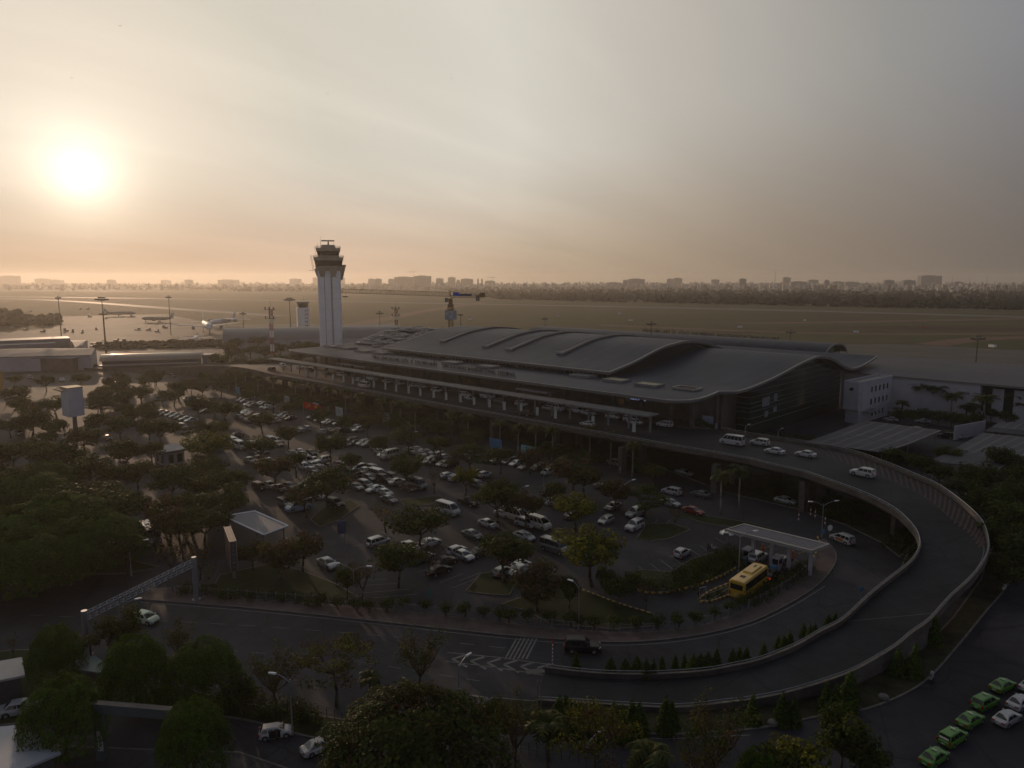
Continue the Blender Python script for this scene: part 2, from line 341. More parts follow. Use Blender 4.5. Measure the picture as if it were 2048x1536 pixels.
sheet('apron', pxs([(-500, 668), (0, 664), (105, 657), (118, 633), (330, 628), (440, 650), (560, 648), (800, 645), (812, 700), (420, 740), (-600, 740)]), -.018, M['apron'])
sheet('apron', pxs([(1560, 695), (1690, 689), (1800, 688), (1880, 692), (1990, 698), (2200, 704), (2200, 760), (1690, 745), (1600, 730)]), -.018, M['apron'])
# taxiways and the two runways, drawn as strips with width
def strip(name, a, b, wd, z, m):
    d = (b - a); d.z = 0; d.normalize(); n = Vector((-d.y, d.x, 0)) * wd / 2
    return sheet(name, [a + n, a - n, b - n, b + n], z, m)
def strip_px(name, l, wd, z, m):
    P = crom(pxs(l), 40); b = MB()
    for i, p in enumerate(P):
        d = P[min(i + 1, 39)] - P[max(0, i - 1)]; d.z = 0; d.normalize(); n = Vector((-d.y, d.x, 0)) * wd / 2
        b.vert((p.x + n.x, p.y + n.y, z)); b.vert((p.x - n.x, p.y - n.y, z))
        if i: k = 2 * i; b.face([k - 2, k - 1, k + 1, k])
    o = b.build(name, m); o['kind'] = 'structure'; return o
strip_px('runway', [(-500, 576), (400, 584), (1000, 594), (1600, 608), (2500, 634)], 46, -.014, M['runway'])
strip_px('runway', [(-600, 586), (300, 597), (900, 607), (1500, 619), (2048, 634), (2600, 650)], 46, -.012, M['runway'])
strip_px('taxiway', [(-300, 592), (0, 597), (150, 603), (330, 616), (560, 632)], 30, -.010, M['runway'])
strip_px('taxiway', [(690, 652), (760, 640), (850, 622), (960, 605)], 24, -.008, M['laterite'])
strip_px('taxiway', [(1480, 646), (1700, 644), (2048, 637), (2400, 628)], 26, -.006, M['laterite'])
strip_px('taxiway', [(1200, 650), (1500, 662), (1800, 668), (2200, 665)], 18, -.004, M['laterite'])
strip_px('taxiway', [(1860, 690), (1960, 678), (2150, 672)], 22, -.002, M['laterite'])
sheet('ground_grass_verge', pxs([(95, 655), (330, 622), (520, 640), (420, 600), (120, 596)]), -.0245, mat('dark_verge', (.05, .045, .028), .95, var=.3, scale=.02, world=True))

# the town side: one asphalt sheet
sheet('car_park_ground', pxs([(-420, 760), (120, 742), (500, 742), (690, 715), (1000, 770), (1330, 800), (1700, 760), (2260, 800)]) + [Vector((140, 20, 0)), Vector((-120, 20, 0))], 0, M['asphalt'])
def inset(pts, d):
    n = len(pts); a = sum(pts[i].x * pts[(i + 1) % n].y - pts[(i + 1) % n].x * pts[i].y for i in range(n)); sg = 1 if a > 0 else -1; out = []
    for i in range(n):
        e = (pts[(i + 1) % n] - pts[i - 1]); e.z = 0
        e.normalize(); out.append(pts[i] + Vector((-e.y, e.x, 0)) * d * sg)
    return out
def island(pts, top, h=.14, k=.22, name='grass_island', kerbm='kerb'):
    b = MB(); b.prism(pts, 0, h, bottom=False); struct(b.build('kerb', M[kerbm]))
    o = sheet(name, inset(pts, k), h + .004, M[top]); return o
def cpx_(l, n): return crom(pxs(l), n)
IN = [(-200, 1120), (0, 1118), (340, 1185), (500, 1198), (700, 1213), (900, 1233), (1100, 1256), (1230, 1265), (1330, 1262), (1420, 1247), (1500, 1216), (1570, 1178), (1618, 1142)]
FIN = cpx_([(345, 1186), (500, 1198), (700, 1213), (900, 1233), (1100, 1256), (1230, 1265), (1330, 1262), (1420, 1247), (1500, 1216), (1570, 1178), (1618, 1142)], 60)     # fence line
KO = cpx_([(272, 1199), (500, 1217.5), (700, 1238), (900, 1260), (1050, 1275), (1200, 1285), (1300, 1283), (1400, 1271), (1500, 1246), (1580, 1208), (1640, 1168), (1670, 1130), (1672, 1105), (1650, 1078)], 70)   # outer kerb
PAV = [p for p in KO] + pxs([(1632, 1084), (1634, 1100), (1626, 1122)]) + FIN[::-1] + pxs([(420, 1168), (300, 1180)])
island(PAV, 'paver', name='pavement')
# lot islands (in the photograph: dark grass with pale kerbs)
ISL = [
 [(350, 1183), (430, 1168), (440, 1150), (540, 1128), (600, 1140), (672, 1168), (720, 1196), (690, 1208), (500, 1193)],
 [(1052, 1222), (1000, 1210), (1125, 1165), (1165, 1182), (1310, 1230), (1330, 1252), (1230, 1260), (1100, 1250)],
 [(930, 1184), (960, 1148), (1010, 1142), (1030, 1170), (1020, 1192), (980, 1190)],
 [(1272, 1078), (1292, 1048), (1345, 1048), (1382, 1060), (1340, 1078), (1300, 1084)],
 [(1340, 1028), (1400, 1030), (1500, 1046), (1560, 1062), (1500, 1060), (1420, 1050)],
 [(1230, 1160), (1290, 1172), (1340, 1182), (1400, 1170), (1470, 1138), (1480, 1110), (1450, 1098), (1380, 1120), (1340, 1145), (1280, 1140)],
 [(672, 1078), (690, 1083), (722, 1062), (700, 1052), (760, 1020), (800, 1012), (770, 1046), (830, 1062), (800, 1038), (740, 1000), (700, 1025)],
 [(620, 1040), (640, 1020), (700, 1000), (720, 1012), (680, 1040), (640, 1055)],
 [(800, 1000), (880, 992), (890, 1000), (860, 1010), (810, 1015)],
 [(0, 1140), (0, 1115), (250, 1118), (320, 1135), (250, 1148), (120, 1152)],
 [(300, 935), (350, 925), (420, 935), (380, 960), (320, 958)],
 [(1250, 1010), (1300, 1018), (1330, 1012), (1300, 1002)],
]
for k in (0, 1, 2, 3, 4, 5, 7, 8, 9, 10): island(pxs(ISL[k]), 'grass', kerbm='kerb')
# toll lane island with yellow and black kerb, and the hedge bed along the fence
TI = pxs([(1398, 1198), (1420, 1186), (1455, 1172), (1458, 1178), (1430, 1198), (1405, 1203)])
island(TI, 'grass')
ybk = MB()
def ykerb(l, n):
    P = cpx_(l, n + 1)
    for i in range(0, n):
        ybk.wall([P[i], P[i + 1]], 0.0, .26, .22, m=i % 2)
ykerb([(1397, 1200), (1420, 1184), (1458, 1168)], 14); ykerb([(1400, 1205), (1425, 1203), (1462, 1190)], 14)
ykerb([(1262, 1178), (1300, 1187), (1345, 1184), (1400, 1170), (1450, 1150), (1485, 1128)], 44)
ykerb([(1165, 1181), (1230, 1206), (1306, 1230)], 26); ykerb([(1635, 1075), (1640, 1090), (1630, 1110), (1615, 1128)], 14)
struct(ybk.build('kerb', [M['yellowpaint'], M['dark']]))
# verge between lower road and viaduct piers, and the ramp's planting strips
island(pxs([(1240, 905), (1450, 985), (1600, 1020), (1690, 1050), (1760, 1085), (1800, 1115), (1830, 1090), (1840, 1060), (1760, 985), (1600, 935), (1420, 880), (1290, 850)]), 'shrubbery', name='planting_bed')
island(pxs([(1780, 1170), (1800, 1140), (1812, 1110), (1835, 1080), (1838, 1110), (1825, 1140), (1800, 1165)]), 'shrubbery', name='planting_bed')
OUTB = [(1000, 1452), (1150, 1462), (1330, 1470), (1500, 1461), (1650, 1433), (1720, 1424), (1800, 1395), (1860, 1357), (1920, 1290), (1975, 1222), (2010, 1180), (2060, 1100)]
OB = cpx_(OUTB, 50)
BED = OB + pxs([(1990, 1020), (1985, 1090), (1960, 1160), (1905, 1235), (1858, 1285), (1790, 1330), (1700, 1372), (1620, 1392), (1500, 1412), (1350, 1418), (1200, 1412), (1060, 1402), (985, 1396), (960, 1410)])
island(BED, 'shrubbery', name='planting_bed')
# near road edge, left foreground greens
island(cpx_([(-150, 1330), (60, 1300), (250, 1345), (480, 1405), (700, 1442), (760, 1465), (640, 1480), (480, 1440), (300, 1425), (120, 1440), (-150, 1470)], 46), 'grass')
island(pxs([(-160, 1480), (300, 1500), (480, 1505), (700, 1580), (500, 1760), (-260, 1760)]), 'asphalt_light', name='forecourt')
# right compound behind the ramp
sheet('service_yard', pxs([(1700, 905), (1640, 860), (1790, 845), (2300, 840), (2300, 990), (1990, 1000), (1850, 925)]), .004, M['asphalt_light'])
island(pxs([(1840, 940), (1995, 1020), (2250, 1040), (2250, 900), (1960, 945)]), 'shrubbery', name='planting_bed')
# road paint
pb = MB()
def line(l, wd, z=.006, n=None):
    P = pxs(l) if n is None else cpx_(l, n)
    for a, b in zip(P, P[1:]):
        d = (b - a); d.z = 0
        if d.length < .01: continue
        d.normalize(); q = Vector((-d.y, d.x, 0)) * wd / 2
        pb.quad((a.x + q.x, a.y + q.y, z), (a.x - q.x, a.y - q.y, z), (b.x - q.x, b.y - q.y, z), (b.x + q.x, b.y + q.y, z))
def dashes(l, wd, n, duty=.5):
    P = cpx_(l, n * 2)
    for i in range(0, 2 * n - 1, 2):
        a, b = P[i], P[i + 1]; b = a + (b - a) * duty * 2 if duty < .5 else b
        d = (b - a); d.z = 0; d.normalize(); q = Vector((-d.y, d.x, 0)) * wd / 2
        pb.quad((a.x + q.x, a.y + q.y, .006), (a.x - q.x, a.y - q.y, .006), (b.x - q.x, b.y - q.y, .006), (b.x + q.x, b.y + q.y, .006))
line([(280, 1204), (500, 1222), (700, 1242), (900, 1264.5), (1050, 1280), (1200, 1290), (1300, 1288), (1400, 1276), (1500, 1251), (1585, 1212), (1650, 1172)], .14, n=60)
dashes([(60, 1230), (480, 1250), (800, 1275), (1010, 1296)], .09, 16)
dashes([(450, 1300), (700, 1322), (850, 1345), (960, 1362)], .09, 10)
line([(895, 1305), (1000, 1315), (1092, 1328)], .16); line([(890, 1322), (1000, 1336), (1086, 1350)], .16)
for x0 in (905, 942, 975, 1008, 1042, 1075):
    k = (x0 - 905) * .105; line([(x0 + 26, 1310 + k), (x0, 1318 + k), (x0 + 30, 1334 + k)], .38)
for i in range(6): line([(1010 + i * 8.5, 1318), (1034 + i * 8, 1276)], .22)
line([(940, 1390), (976, 1396), (948, 1408), (950, 1418)], .3); line([(950, 1418), (980, 1426)], .3)
line([(1430, 1240), (1500, 1222)], .1); line([(1100, 1462), (1330, 1478), (1500, 1470)], .12)
for (u, v) in ((707, 1094), (727, 1101), (747, 1108), (767, 1074), (810, 1110), (843, 1102), (905, 1176), (918, 1162), (880, 1165), (835, 1145)):
    a = at(u, v); line_d = E2 * 4.8; q = E1 * .06
    pb.quad(tuple((a - q) + Vector((0, 0, .006))), tuple((a + q) + Vector((0, 0, .006))), tuple((a + q + line_d) + Vector((0, 0, .006))), tuple((a - q + line_d) + Vector((0, 0, .006))))
for l in ([(700, 1163), (775, 1158)], [(715, 1172), (795, 1166)], [(725, 1186), (820, 1178)], [(745, 1196), (835, 1188)], [(655, 1136), (628, 1136)],
          [(1278, 1133), (1302, 1152)], [(1301, 1127), (1322, 1144)], [(1320, 1119), (1353, 1144)], [(1341, 1111), (1372, 1136)], [(1400, 1091), (1420, 1106)], [(1430, 1075), (1452, 1088)], [(1380, 1098), (1400, 1112)], [(1300, 1060), (1316, 1038)], [(1318, 1062), (1340, 1040)]):
    line(l, .12)
for i in range(14):                                     # bay lines of the far rows
    for (s0, t0) in ((40, -62), (40, -84), (95, -68), (95, -95)):
        a = T(s0 + i * 2.6, t0, .006); q = E1 * .05; e = E2 * 4.6
        pb.quad(tuple(a - q), tuple(a + q), tuple(a + q + e), tuple(a - q + e))
struct(pb.build('road_marking', M['paint']))
# dark drain grating on the chevrons
dg = MB(); a = at(1068, 1343); dg.box((a.x, a.y, .012), (1.9, 1.1, .01), .2); struct(dg.build('drain_cover', M['dark']))
# ------------------------------------------------------------------ terminal
M['roof'] = stripe_mat('standing_seam_roof', (.033, .045, .071), (.025, .034, .053), .9, .12, .5)
M['roof_dark'] = mat('roof_membrane', (.12, .125, .13), .6, var=.2, scale=.08)
M['fascia'] = mat('fascia_metal', (.25, .235, .215), .45, var=.08, metal=.2)
M['soffit'] = mat('soffit', (.13, .125, .13), .6, var=.1)
M['sign_text'] = mat('sign_letters', (.035, .035, .05), .5, var=0)
PROF = [(-22.5, 15.9), (-15, 16.3), (-8, 16.5), (0, 16.6), (7.5, 16.8), (23.4, 18.3), (41, 20.8), (49, 21.7), (57, 22), (68, 20.4), (80, 16.8), (88, 15.2), (98, 15.5), (106, 16.4), (114, 17.7)]
UP = [(-3.4, 18.6), (9, 20.6), (26, 24.3), (36, 25.3), (43, 25.5), (56, 24.1), (67, 21.4), (72, 19.9)]
S0 = [(-22.5, 8.5), (-21.6, 6), (-19.6, 3.6), (-16.5, 2.4), (-13, 2.3), (-8, 2.9), (-3.6, 3.8), (0, 0), (200, 0)]
S1 = [(-22.5, 198), (-20.6, 203), (-14, 200), (6, 200), (46, 218), (114, 232)]
def zroof(t): return smooth_interp(PROF, t)
def zup(t): return smooth_interp(UP, t)
term = thing('terminal_building', T(100, 20), HE1, 'long airport terminal with wavy grey metal roof behind the viaduct', 'terminal')
IM = Matrix.Translation(T(100, 20)) @ Matrix.Rotation(HE1, 4, 'Z'); IMI = IM.inverted()
class TB(MB):
    """mesh builder in world coordinates stored relative to the terminal's base; mesh x runs along the building"""
    def build(s, name, mats, parent=None, smooth=False):
        s.v = [tuple(IMI @ Vector(p)) for p in s.v]
        return link(name, s.mesh(name, mats, smooth), parent)
def slab_rows(rows, th, name, mats, parent):
    """rows: list of lists of points (same count) -> top and bottom surface plus rim"""
    b = TB(); n = len(rows[0]); top = [[b.vert(p) for p in r] for r in rows]; bot = [[b.vert((p[0], p[1], p[2] - th)) for p in r] for r in rows]
    for i in range(len(rows) - 1):
        for k in range(n - 1):
            b.face([top[i][k], top[i][k + 1], top[i + 1][k + 1], top[i + 1][k]], 0)
            b.face([bot[i][k], bot[i + 1][k], bot[i + 1][k + 1], bot[i][k + 1]], 1)
        for k, fl in ((0, 0), (n - 1, 1)):
            f = [top[i][k], top[i + 1][k], bot[i + 1][k], bot[i][k]]; b.face(f if not fl else f[::-1], 2)
    for i in (0, len(rows) - 1):
        for k in range(n - 1):
            f = [top[i][k], bot[i][k], bot[i][k + 1], top[i][k + 1]]; b.face(f if i == 0 else f[::-1], 2)
    return b.build(name, mats, parent)
ts = [-22.5, -22.1, -21.6, -20.6, -19.6, -18, -16.5, -15, -13, -10.5, -8, -5.5, -3.6, -1.8, 0] + [i * 3 for i in range(1, 39)]
rows = []
for t in ts:
    a = interp(S0, t); b_ = interp(S1, t); rows.append([T(a + (b_ - a) * k / 24, t, zroof(t)) for k in range(25)])
slab_rows(rows, .8, 'roof', [M['roof'], M['soffit'], M['soffit']], term)
def edge_strip(pts, name, parent, h=.28, w=.45):
    b = TB(); b.wall(pts, [p[2] - h * .7 for p in pts], [p[2] + h * .3 for p in pts], w); return b.build(name, M['fascia'], parent)
right = [T(interp(S0, t), t, zroof(t)) for t in ts]
edge_strip(right, 'roof_edge_trim', term)
edge_strip([T(8.5 + k * 9.5, -22.5, zroof(-22.5)) for k in range(21)], 'roof_edge_trim', term, .16, .25)
edge_strip([T(interp(S1, t), t, zroof(t)) for t in ts], 'roof_edge_trim', term)
# raised upper roof
uts = [-3.4 + i * 2.5 for i in range(31)]
US0, US1 = 40.8, 158
urows = [[T(US0 + (US1 - US0) * k / 12, t, zup(t)) for k in range(13)] for t in uts]
slab_rows(urows, .85, 'upper_roof', [M['roof'], M['soffit'], M['soffit']], term)
edge_strip([r[0] for r in urows], 'roof_edge_trim', term, .3, .5); edge_strip([r[-1] for r in urows], 'roof_edge_trim', term, .3, .5)
edge_strip([T(US0 + (US1 - US0) * k / 12, -3.4, zup(-3.4)) for k in range(13)], 'roof_edge_trim', term, .3, .5)
cb = TB(); p0, p1 = T(US0 + 2, -1.4, 0), T(US1 - 2, -1.4, 0)
cb.quad(T(US0 + 2, -1.4, 16.3), T(US1 - 2, -1.4, 16.3), T(US1 - 2, -1.4, 18.2), T(US0 + 2, -1.4, 18.2))
for sgl in (US0 + 2, US1 - 2):
    for a, b_ in zip(uts, uts[1:]):
        if a < -1.4: a = -1.4
        za, zb = zup(a) - .8, zup(b_) - .8; la, lb = zroof(a) - .3, zroof(b_) - .3
        if za > la: cb.quad(T(sgl, a, la), T(sgl, b_, lb), T(sgl, b_, max(zb, lb + .05)), T(sgl, a, za))
cb.build('clerestory_glazing', M['glass'], term)
mb = TB()
for k in range(60):
    s = US0 + 2 + (US1 - US0 - 4) * k / 59; mb.box(T(s, -1.55, 17.3), (.12, .12, 1.9), HE1)
mb.box(T((US0 + US1) / 2, -1.55, 17.2), (US1 - US0 - 4, .1, .08), HE1)
mb.build('clerestory_mullions', M['grey'], term)
# four arched skylight ridges across the upper roof
for u, v in ((888, 687), (974, 696), (1021, 701), (1124, 710)):
    s, t0 = st(at(u, v, 20.6)); b = TB(); secs = []
    for i in range(25):
        t = max(8, t0) + (66 - max(8, t0)) * i / 24; z = zup(t) + .02
        secs.append([T(s - 1.5, t, z), T(s + 1.5, t, z), T(s + 1.3, t, z + .5), T(s, t, z + .66), T(s - 1.3, t, z + .5)])
    b.loft(secs, 0)
    for i in range(0, 68):
        t = max(8, t0) + (66 - max(8, t0)) * i / 67; z = zup(t)
        b.box(T(s, t, z + .36), (3.3, .14, .68), HE1, 1)
    b.build('skylight_ridge', [mat('ridge_glazing', (.06, .065, .068), .35, var=.1), M['grey']], term)
    b = TB(); b.box(T(s + .2, max(8, t0) - .7, zup(max(8, t0)) + .34), (3.4, .5, .8), HE1); b.build('ridge_cap', M['steel'], term)
# skylights of the front canopy
def skylight(u, v, m, L=7.0, Wd=4.6, slats=True):
    s, t = st(at(u, v, 16.6)); z = zroof(t); b = TB(); b.box(T(s, t, z + .25), (L, Wd, .7), HE1, 0); o = b.build('skylight', [m], term)
    f = TB()
    for a in (-1, 1): f.box(T(s, t + a * Wd / 2, z + .35), (L + .3, .22, .75), HE1); f.box(T(s + a * L / 2, t, z + .35), (.22, Wd - .25, .75), HE1)
    if slats:
        for k in range(1, 6): f.box(T(s - L / 2 + L * k / 6, t, z + .63), (.14, Wd - .3, .1), HE1)
    fo = link('frame', f.mesh('frame', M['grey']), o); fo.data.transform(IMI); return o
for u, v in ((695, 697), (730, 703), (765, 707)): skylight(u, v, M['cream_sheet'], 8.5, 5)
for u, v in ((1233, 762), (1299, 771)): skylight(u, v, mat('yellow_sheet', (.42, .38, .16), .4, var=.15))
for u, v in ((665, 694), (905, 726), (976, 734), (1166, 753)): skylight(u, v, M['roof_dark'], 7.5, 4.4, False)
s, t = st(at(1375, 778, 16.6)); b = TB(); z = zroof(t)
b.box(T(s, t, z + .03), (6.4, 3.8, .05), HE1, 1)
for a in (-1, 1): b.box(T(s, t + a * 2.1, z + .3), (7.0, .35, .6), HE1, 0); b.box(T(s + a * 3.4, t, z + .3), (.35, 3.8, .6), HE1, 0)
b.build('roof_opening', [M['fascia'], M['black']], term)
# plant and ducts on the far left of the roof
for i in range(88):
    s = R.uniform(164, 212); t = R.uniform(8, 54)
    if s > interp(S1, t) - 3: continue
    L = R.choice((2, 3, 4, 6)); z = zroof(t); db = TB(); db.box(T(s, t, z + .55), (L, R.uniform(.6, 1.3), .5), HE1 + R.choice((0, math.pi / 2)), 0); db.build('roof_duct', [M['steel']], term)
for k in range(3):
    t = 14 + k * 15; s = 187 + k * 6; z = zroof(t)
    db = TB(); db.box(T(s, t, z + .12), (11, 7, .2), HE1, 1)
    for a in (-1, 1): db.box(T(s, t + a * 3.7, z + .5), (12, .5, .7), HE1, 0); db.box(T(s + a * 5.8, t, z + .5), (.5, 7, .7), HE1, 0)
    db.build('roof_well', [M['steel'], M['dark']], term)
# walls under the roof
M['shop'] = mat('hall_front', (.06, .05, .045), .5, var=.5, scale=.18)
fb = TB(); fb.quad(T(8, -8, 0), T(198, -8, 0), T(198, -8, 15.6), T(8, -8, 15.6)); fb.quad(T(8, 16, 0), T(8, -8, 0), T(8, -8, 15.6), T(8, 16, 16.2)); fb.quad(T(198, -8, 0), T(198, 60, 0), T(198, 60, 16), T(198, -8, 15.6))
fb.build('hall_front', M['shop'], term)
gb_ = TB(); gt = [16 + i * 3 for i in range(25)]
gb_.quad(T(4, 16, 0), T(8.1, 16, 0), T(8.1, 16, 16.8), T(4, 16, 16.8))
for a, b_ in zip(gt, gt[1:]): gb_.quad(T(4, b_, 0), T(4, a, 0), T(4, a, zroof(a) - .9), T(4, b_, zroof(b_) - .9))
gb_.build('gable_glazing', M['green_glass'], term)
mb = TB()
for z in (4, 6, 8, 9.3, 10.6, 12.4, 14.2, 16, 17.8, 19.6):
    te = [t for t in gt if zroof(t) - .95 > z]; mb.box(T(3.85, (te[0] + te[-1]) / 2, z), (.12, te[-1] - te[0], .12), HE1)
    if z < 16: mb.box(T(6, 15.85, z), (4, .12, .12), HE1)
mb.build('glazing_bars', M['grey'], term)
wpm = mat('pale_panel', (.17, .17, .19), .6, var=.1)
for (ta, tb, za, zb) in ((24, 29, 8.6, 11.4), (32, 34.5, 9.4, 11.8), (26, 28.5, 5.2, 7.0), (32, 34.5, 6, 7.6)): mb = TB(); mb.box(T(3.82, (ta + tb) / 2, (za + zb) / 2), (.1, tb - ta, zb - za), HE1); mb.build('wall_panel', wpm, term)
for k, s in enumerate([11 + 9.4 * i for i in range(20)]):
    b = TB(); b.box(T(s, -16, 11.6), (.9, .9, 7.4), HE1); b.box(T(s, -16, 15.1), (1.6, 1.6, .5), HE1)
    b.build('column', M['concrete'], term)
for s, t, h in ((4.6, -3, 16), (4.2, -.8, 16), (5.2, -14.5, 15.6)):
    b = TB(); b.box(T(s, t, h / 2 - .3), (1.1, 1.1, h - 1.0), HE1); b.build('column', M['concrete'], term)
# roof lettering, standing on the front canopy and on the rear pier
def letters(body, s, t, z, size, name, parent, m, flip=False, ext=.12):
    c = bpy.data.curves.new(name, 'FONT'); c.body = body; c.size = size; c.extrude = ext; c.align_x = 'CENTER'; c.resolution_u = 2
    o = bpy.data.objects.new(name, c); C.objects.link(o); dg = bpy.context.evaluated_depsgraph_get(); me = bpy.data.meshes.new_from_object(o.evaluated_get(dg)); bpy.data.objects.remove(o)
    # reading left to right seen from the front: text x runs towards -E1
    x = (E1 * -1) if not flip else E1; y = Vector((0, 0, 1)); zz_ = x.cross(y)
    W = Matrix(((x.x, y.x, zz_.x, 0), (x.y, y.y, zz_.y, 0), (x.z, y.z, zz_.z, 0), (0, 0, 0, 1)))
    me.transform(IMI @ Matrix.Translation(T(s, t, z)) @ W); me.materials.clear(); me.materials.append(m)
    return link(name, me, parent)
p = at(809, 723, 16.4); s, t = st(p); letters('CẢNG HÀNG KHÔNG QUỐC TẾ TÂN SƠN NHẤT', s, -17.5, zroof(-17.5) + .05, 1.75, 'roof_lettering', term, M['sign_text'])
p = at(962, 741, 16.4); s, t = st(p); letters('TAN SON NHAT INTERNATIONAL TERMINAL', s, -17.8, zroof(-17.8) + .05, 1.75, 'roof_lettering', term, M['sign_text'])
# entrance canopies between hall and viaduct
for (u, v, L, Wd) in ((1058, 782, 13, 8), (683, 732, 20, 8)):
    s, t = st(at(u, v, 13.4)); b = TB(); b.box(T(s, -19, 13.3), (L, Wd, .5), HE1)
    for a in (-1, 1): b.box(T(s + a * (L / 2 - 1), -20.5, 10.55), (.5, .5, 5.05), HE1)
    b.build('entrance_canopy', M['grey'], term)
# lit shop sign and the round emblem on the hall front
se = mat('lit_sign', (.2, .25, .6), .5, var=0, emit=(.45, .55, 1.0), es=.28)
s, t = st(at(1265, 804, 11.5)); letters('BURGER KING', s, -8.25, 12.0, 1.15, 'shop_sign', term, se, ext=.05)
s, t = st(at(1229, 803, 12)); b = TB(); q = T(s, -8.3, 12.4); b.tube(q, q - E2 * .3, 1.0, 1.0, 20); b.build('round_sign', mat('round_sign', (.35, .27, .22), .6, var=.3, scale=2), term)
sfm = [mat('shop_light', (.1, .06, .03), .6, var=.3, emit=(1, .55, .25), es=.012), mat('shop_wood', (.09, .045, .03), .6, var=.3)]
for i in range(60):
    s = R.uniform(10, 190); z = R.uniform(8.6, 13.4)
    lb = TB(); lb.box(T(s, -8.14 - .002 * i, z), (R.uniform(.5, 2.4), .06, R.uniform(.3, 1.5)), HE1); lb.build('shop_front', sfm[R.randint(0, 1)], term)
# rear pier with barrel roof
pier = thing('airside_pier', T(140, 188), HE1, 'grey barrel roofed pier behind the wavy terminal roof', 'pier')
IMI = (Matrix.Translation(T(140, 188)) @ Matrix.Rotation(HE1, 4, 'Z')).inverted()
arc = lambda k, r, zb, h: (r * math.cos(math.pi * k / 12), zb + h * math.sin(math.pi * k / 12))
def barrel(s0, s1, r, zb, h, n=14):
    b = TB()
    for (rr, hh, m) in ((r, h, 0),):
        secs = []
        for s in [s0 + (s1 - s0) * i / n for i in range(n + 1)]:
            secs.append([T(s, 188 + arc(k, rr, zb, hh)[0], arc(k, rr, zb, hh)[1]) for k in range(13)])
        b.loft(secs, 0, closed=False, caps=False)
    return b
barrel(42, 240, 14, 10.2, 5.0).build('roof', M['roof'], pier, True)
b = TB(); b.box(T(140, 188, 5.0), (190, 26, 10.3), HE1); b.build('wall', M['wall'], pier)
b = TB(); b.poly([T(45, 188 + arc(k, 13.6, 10.0, 4.6)[0], arc(k, 13.6, 10.0, 4.6)[1]) for k in range(13)]); b.build('gable_glazing', M['green_glass'], pier)
b = TB(); b.wall([T(42, 188 + arc(k, 14.1, 10.2, 5.1)[0], 0) for k in range(13)], [arc(k, 14.1, 10.2, 5.1)[1] - .7 for k in range(13)], [arc(k, 14.1, 10.2, 5.1)[1] + .1 for k in range(13)], .5); b.build('arch_trim', M['grey'], pier)
s1_, _ = st(at(1322, 664, 16.5)); s2_, _ = st(at(1452, 669, 16.5))
letters('SÂN BAY QUỐC TẾ TÂN SƠN NHẤT', s1_ , 195, 14.7, 2.7, 'roof_lettering', pier, M['sign_text'], True, .15)
letters('TAN SON NHAT INTERNATIONAL AIRPORT', s2_ - 4, 195.5, 14.6, 2.4, 'roof_lettering', pier, M['sign_text'], True, .15)
# ------------------------------------------------------------------ viaduct with its curved ramp
INN = [(1500,915,8),(1553,928,8),(1607,940,8),(1660,958,8),(1714,977,7.8),(1749,992,7.5),(1789,1014.5,7.0),(1812,1033,6.7),(1827,1049,6.4),(1835,1062,6.0),(1839.6,1077,5.7),(1838.5,1092,5.4),(1821,1119,4.8),(1781,1151,3.9),(1741,1183,3.2),(1687,1232,2.4),(1639,1258,1.9),(1591,1285,1.5),(1520,1313,.9),(1460,1327,.5),(1406,1336,.3),(1305,1342,.1),(1211,1341,.03),(1142,1335,.02),(1090,1328,.02)]
OUT = [(1500,865,8),(1607,881,8),(1698,898,8),(1767,921,8),(1834,948,7.9),(1874,966,7.7),(1914,993,7.4),(1954.5,1028,6.9),(1970.6,1052,6.5),(1977,1079,6.1),(1976,1097,5.8),(1965,1121,5.3),(1941,1151,4.7),(1901,1188,3.9),(1858,1234,3.2),(1821,1261,2.6),(1794,1284,2.2),(1754,1309,1.8),(1700.5,1337,1.5),(1634,1361,1.1),(1567,1379,.8),(1500,1393,.4),(1457,1398,.2),(1355,1408,.03),(1254,1404,.02),(1178,1399,.02),(1076,1393,.02)]
def edge3(l): return [at(u, v, z + 1.0) - Vector((0, 0, 1.0)) for u, v, z in l]
ei = [T(188.5, -40, 8), T(100, -40, 8), T(50, -40, 8), T(9, -40, 8)] + edge3([(1340, 887, 8), (1430, 902.5, 8)]) + edge3(INN)
eo = [T(188.5, -9.5, 8), T(100, -9.5, 8), T(50, -9.5, 8), T(6, -9.5, 8), T(-2, -13, 8)] + edge3([(1450, 861, 8)]) + edge3(OUT)
# the straight part and the curve are sampled apart so that the two edges stay opposite each other
NS, NC = 20, 90
def split(e, k): return crom(e[:k + 1], NS), crom(e[k:], NC)
i1, i2 = split(ei, 6); o1, o2 = split(eo, 6)
EI = i1 + i2[1:]; EO = o1 + o2[1:]
# smooth the heights along the ramp
def smoothz(e):
    z = [p.z for p in e]
    for _ in range(6): z = [z[0]] + [(z[i - 1] + z[i] * 2 + z[i + 1]) / 4 for i in range(1, len(z) - 1)] + [z[-1]]
    return [Vector((p.x, p.y, max(.02, q))) for p, q in zip(e, z)]
EI = smoothz(EI); EO = smoothz(EO); NV = len(EI)
viad = thing('viaduct', T(60, -25), 0, 'concrete viaduct with a ramp curving down round the car park', 'viaduct')
VB = viad.location.copy()
class VMB(MB):
    def build(s, name, mats, parent=None, smooth=False):
        s.v = [(p[0] - VB.x, p[1] - VB.y, p[2] - VB.z) for p in s.v]; return link(name, s.mesh(name, mats, smooth), parent)
b = VMB()
for i in range(NV - 1):
    for k in range(6):
        q = [EI[i].lerp(EO[i], k / 6), EI[i].lerp(EO[i], (k + 1) / 6), EI[i + 1].lerp(EO[i + 1], (k + 1) / 6), EI[i + 1].lerp(EO[i + 1], k / 6)]
        q = [(p.x, p.y, p.z + .012) for p in q]; b.quad(*q[::-1])
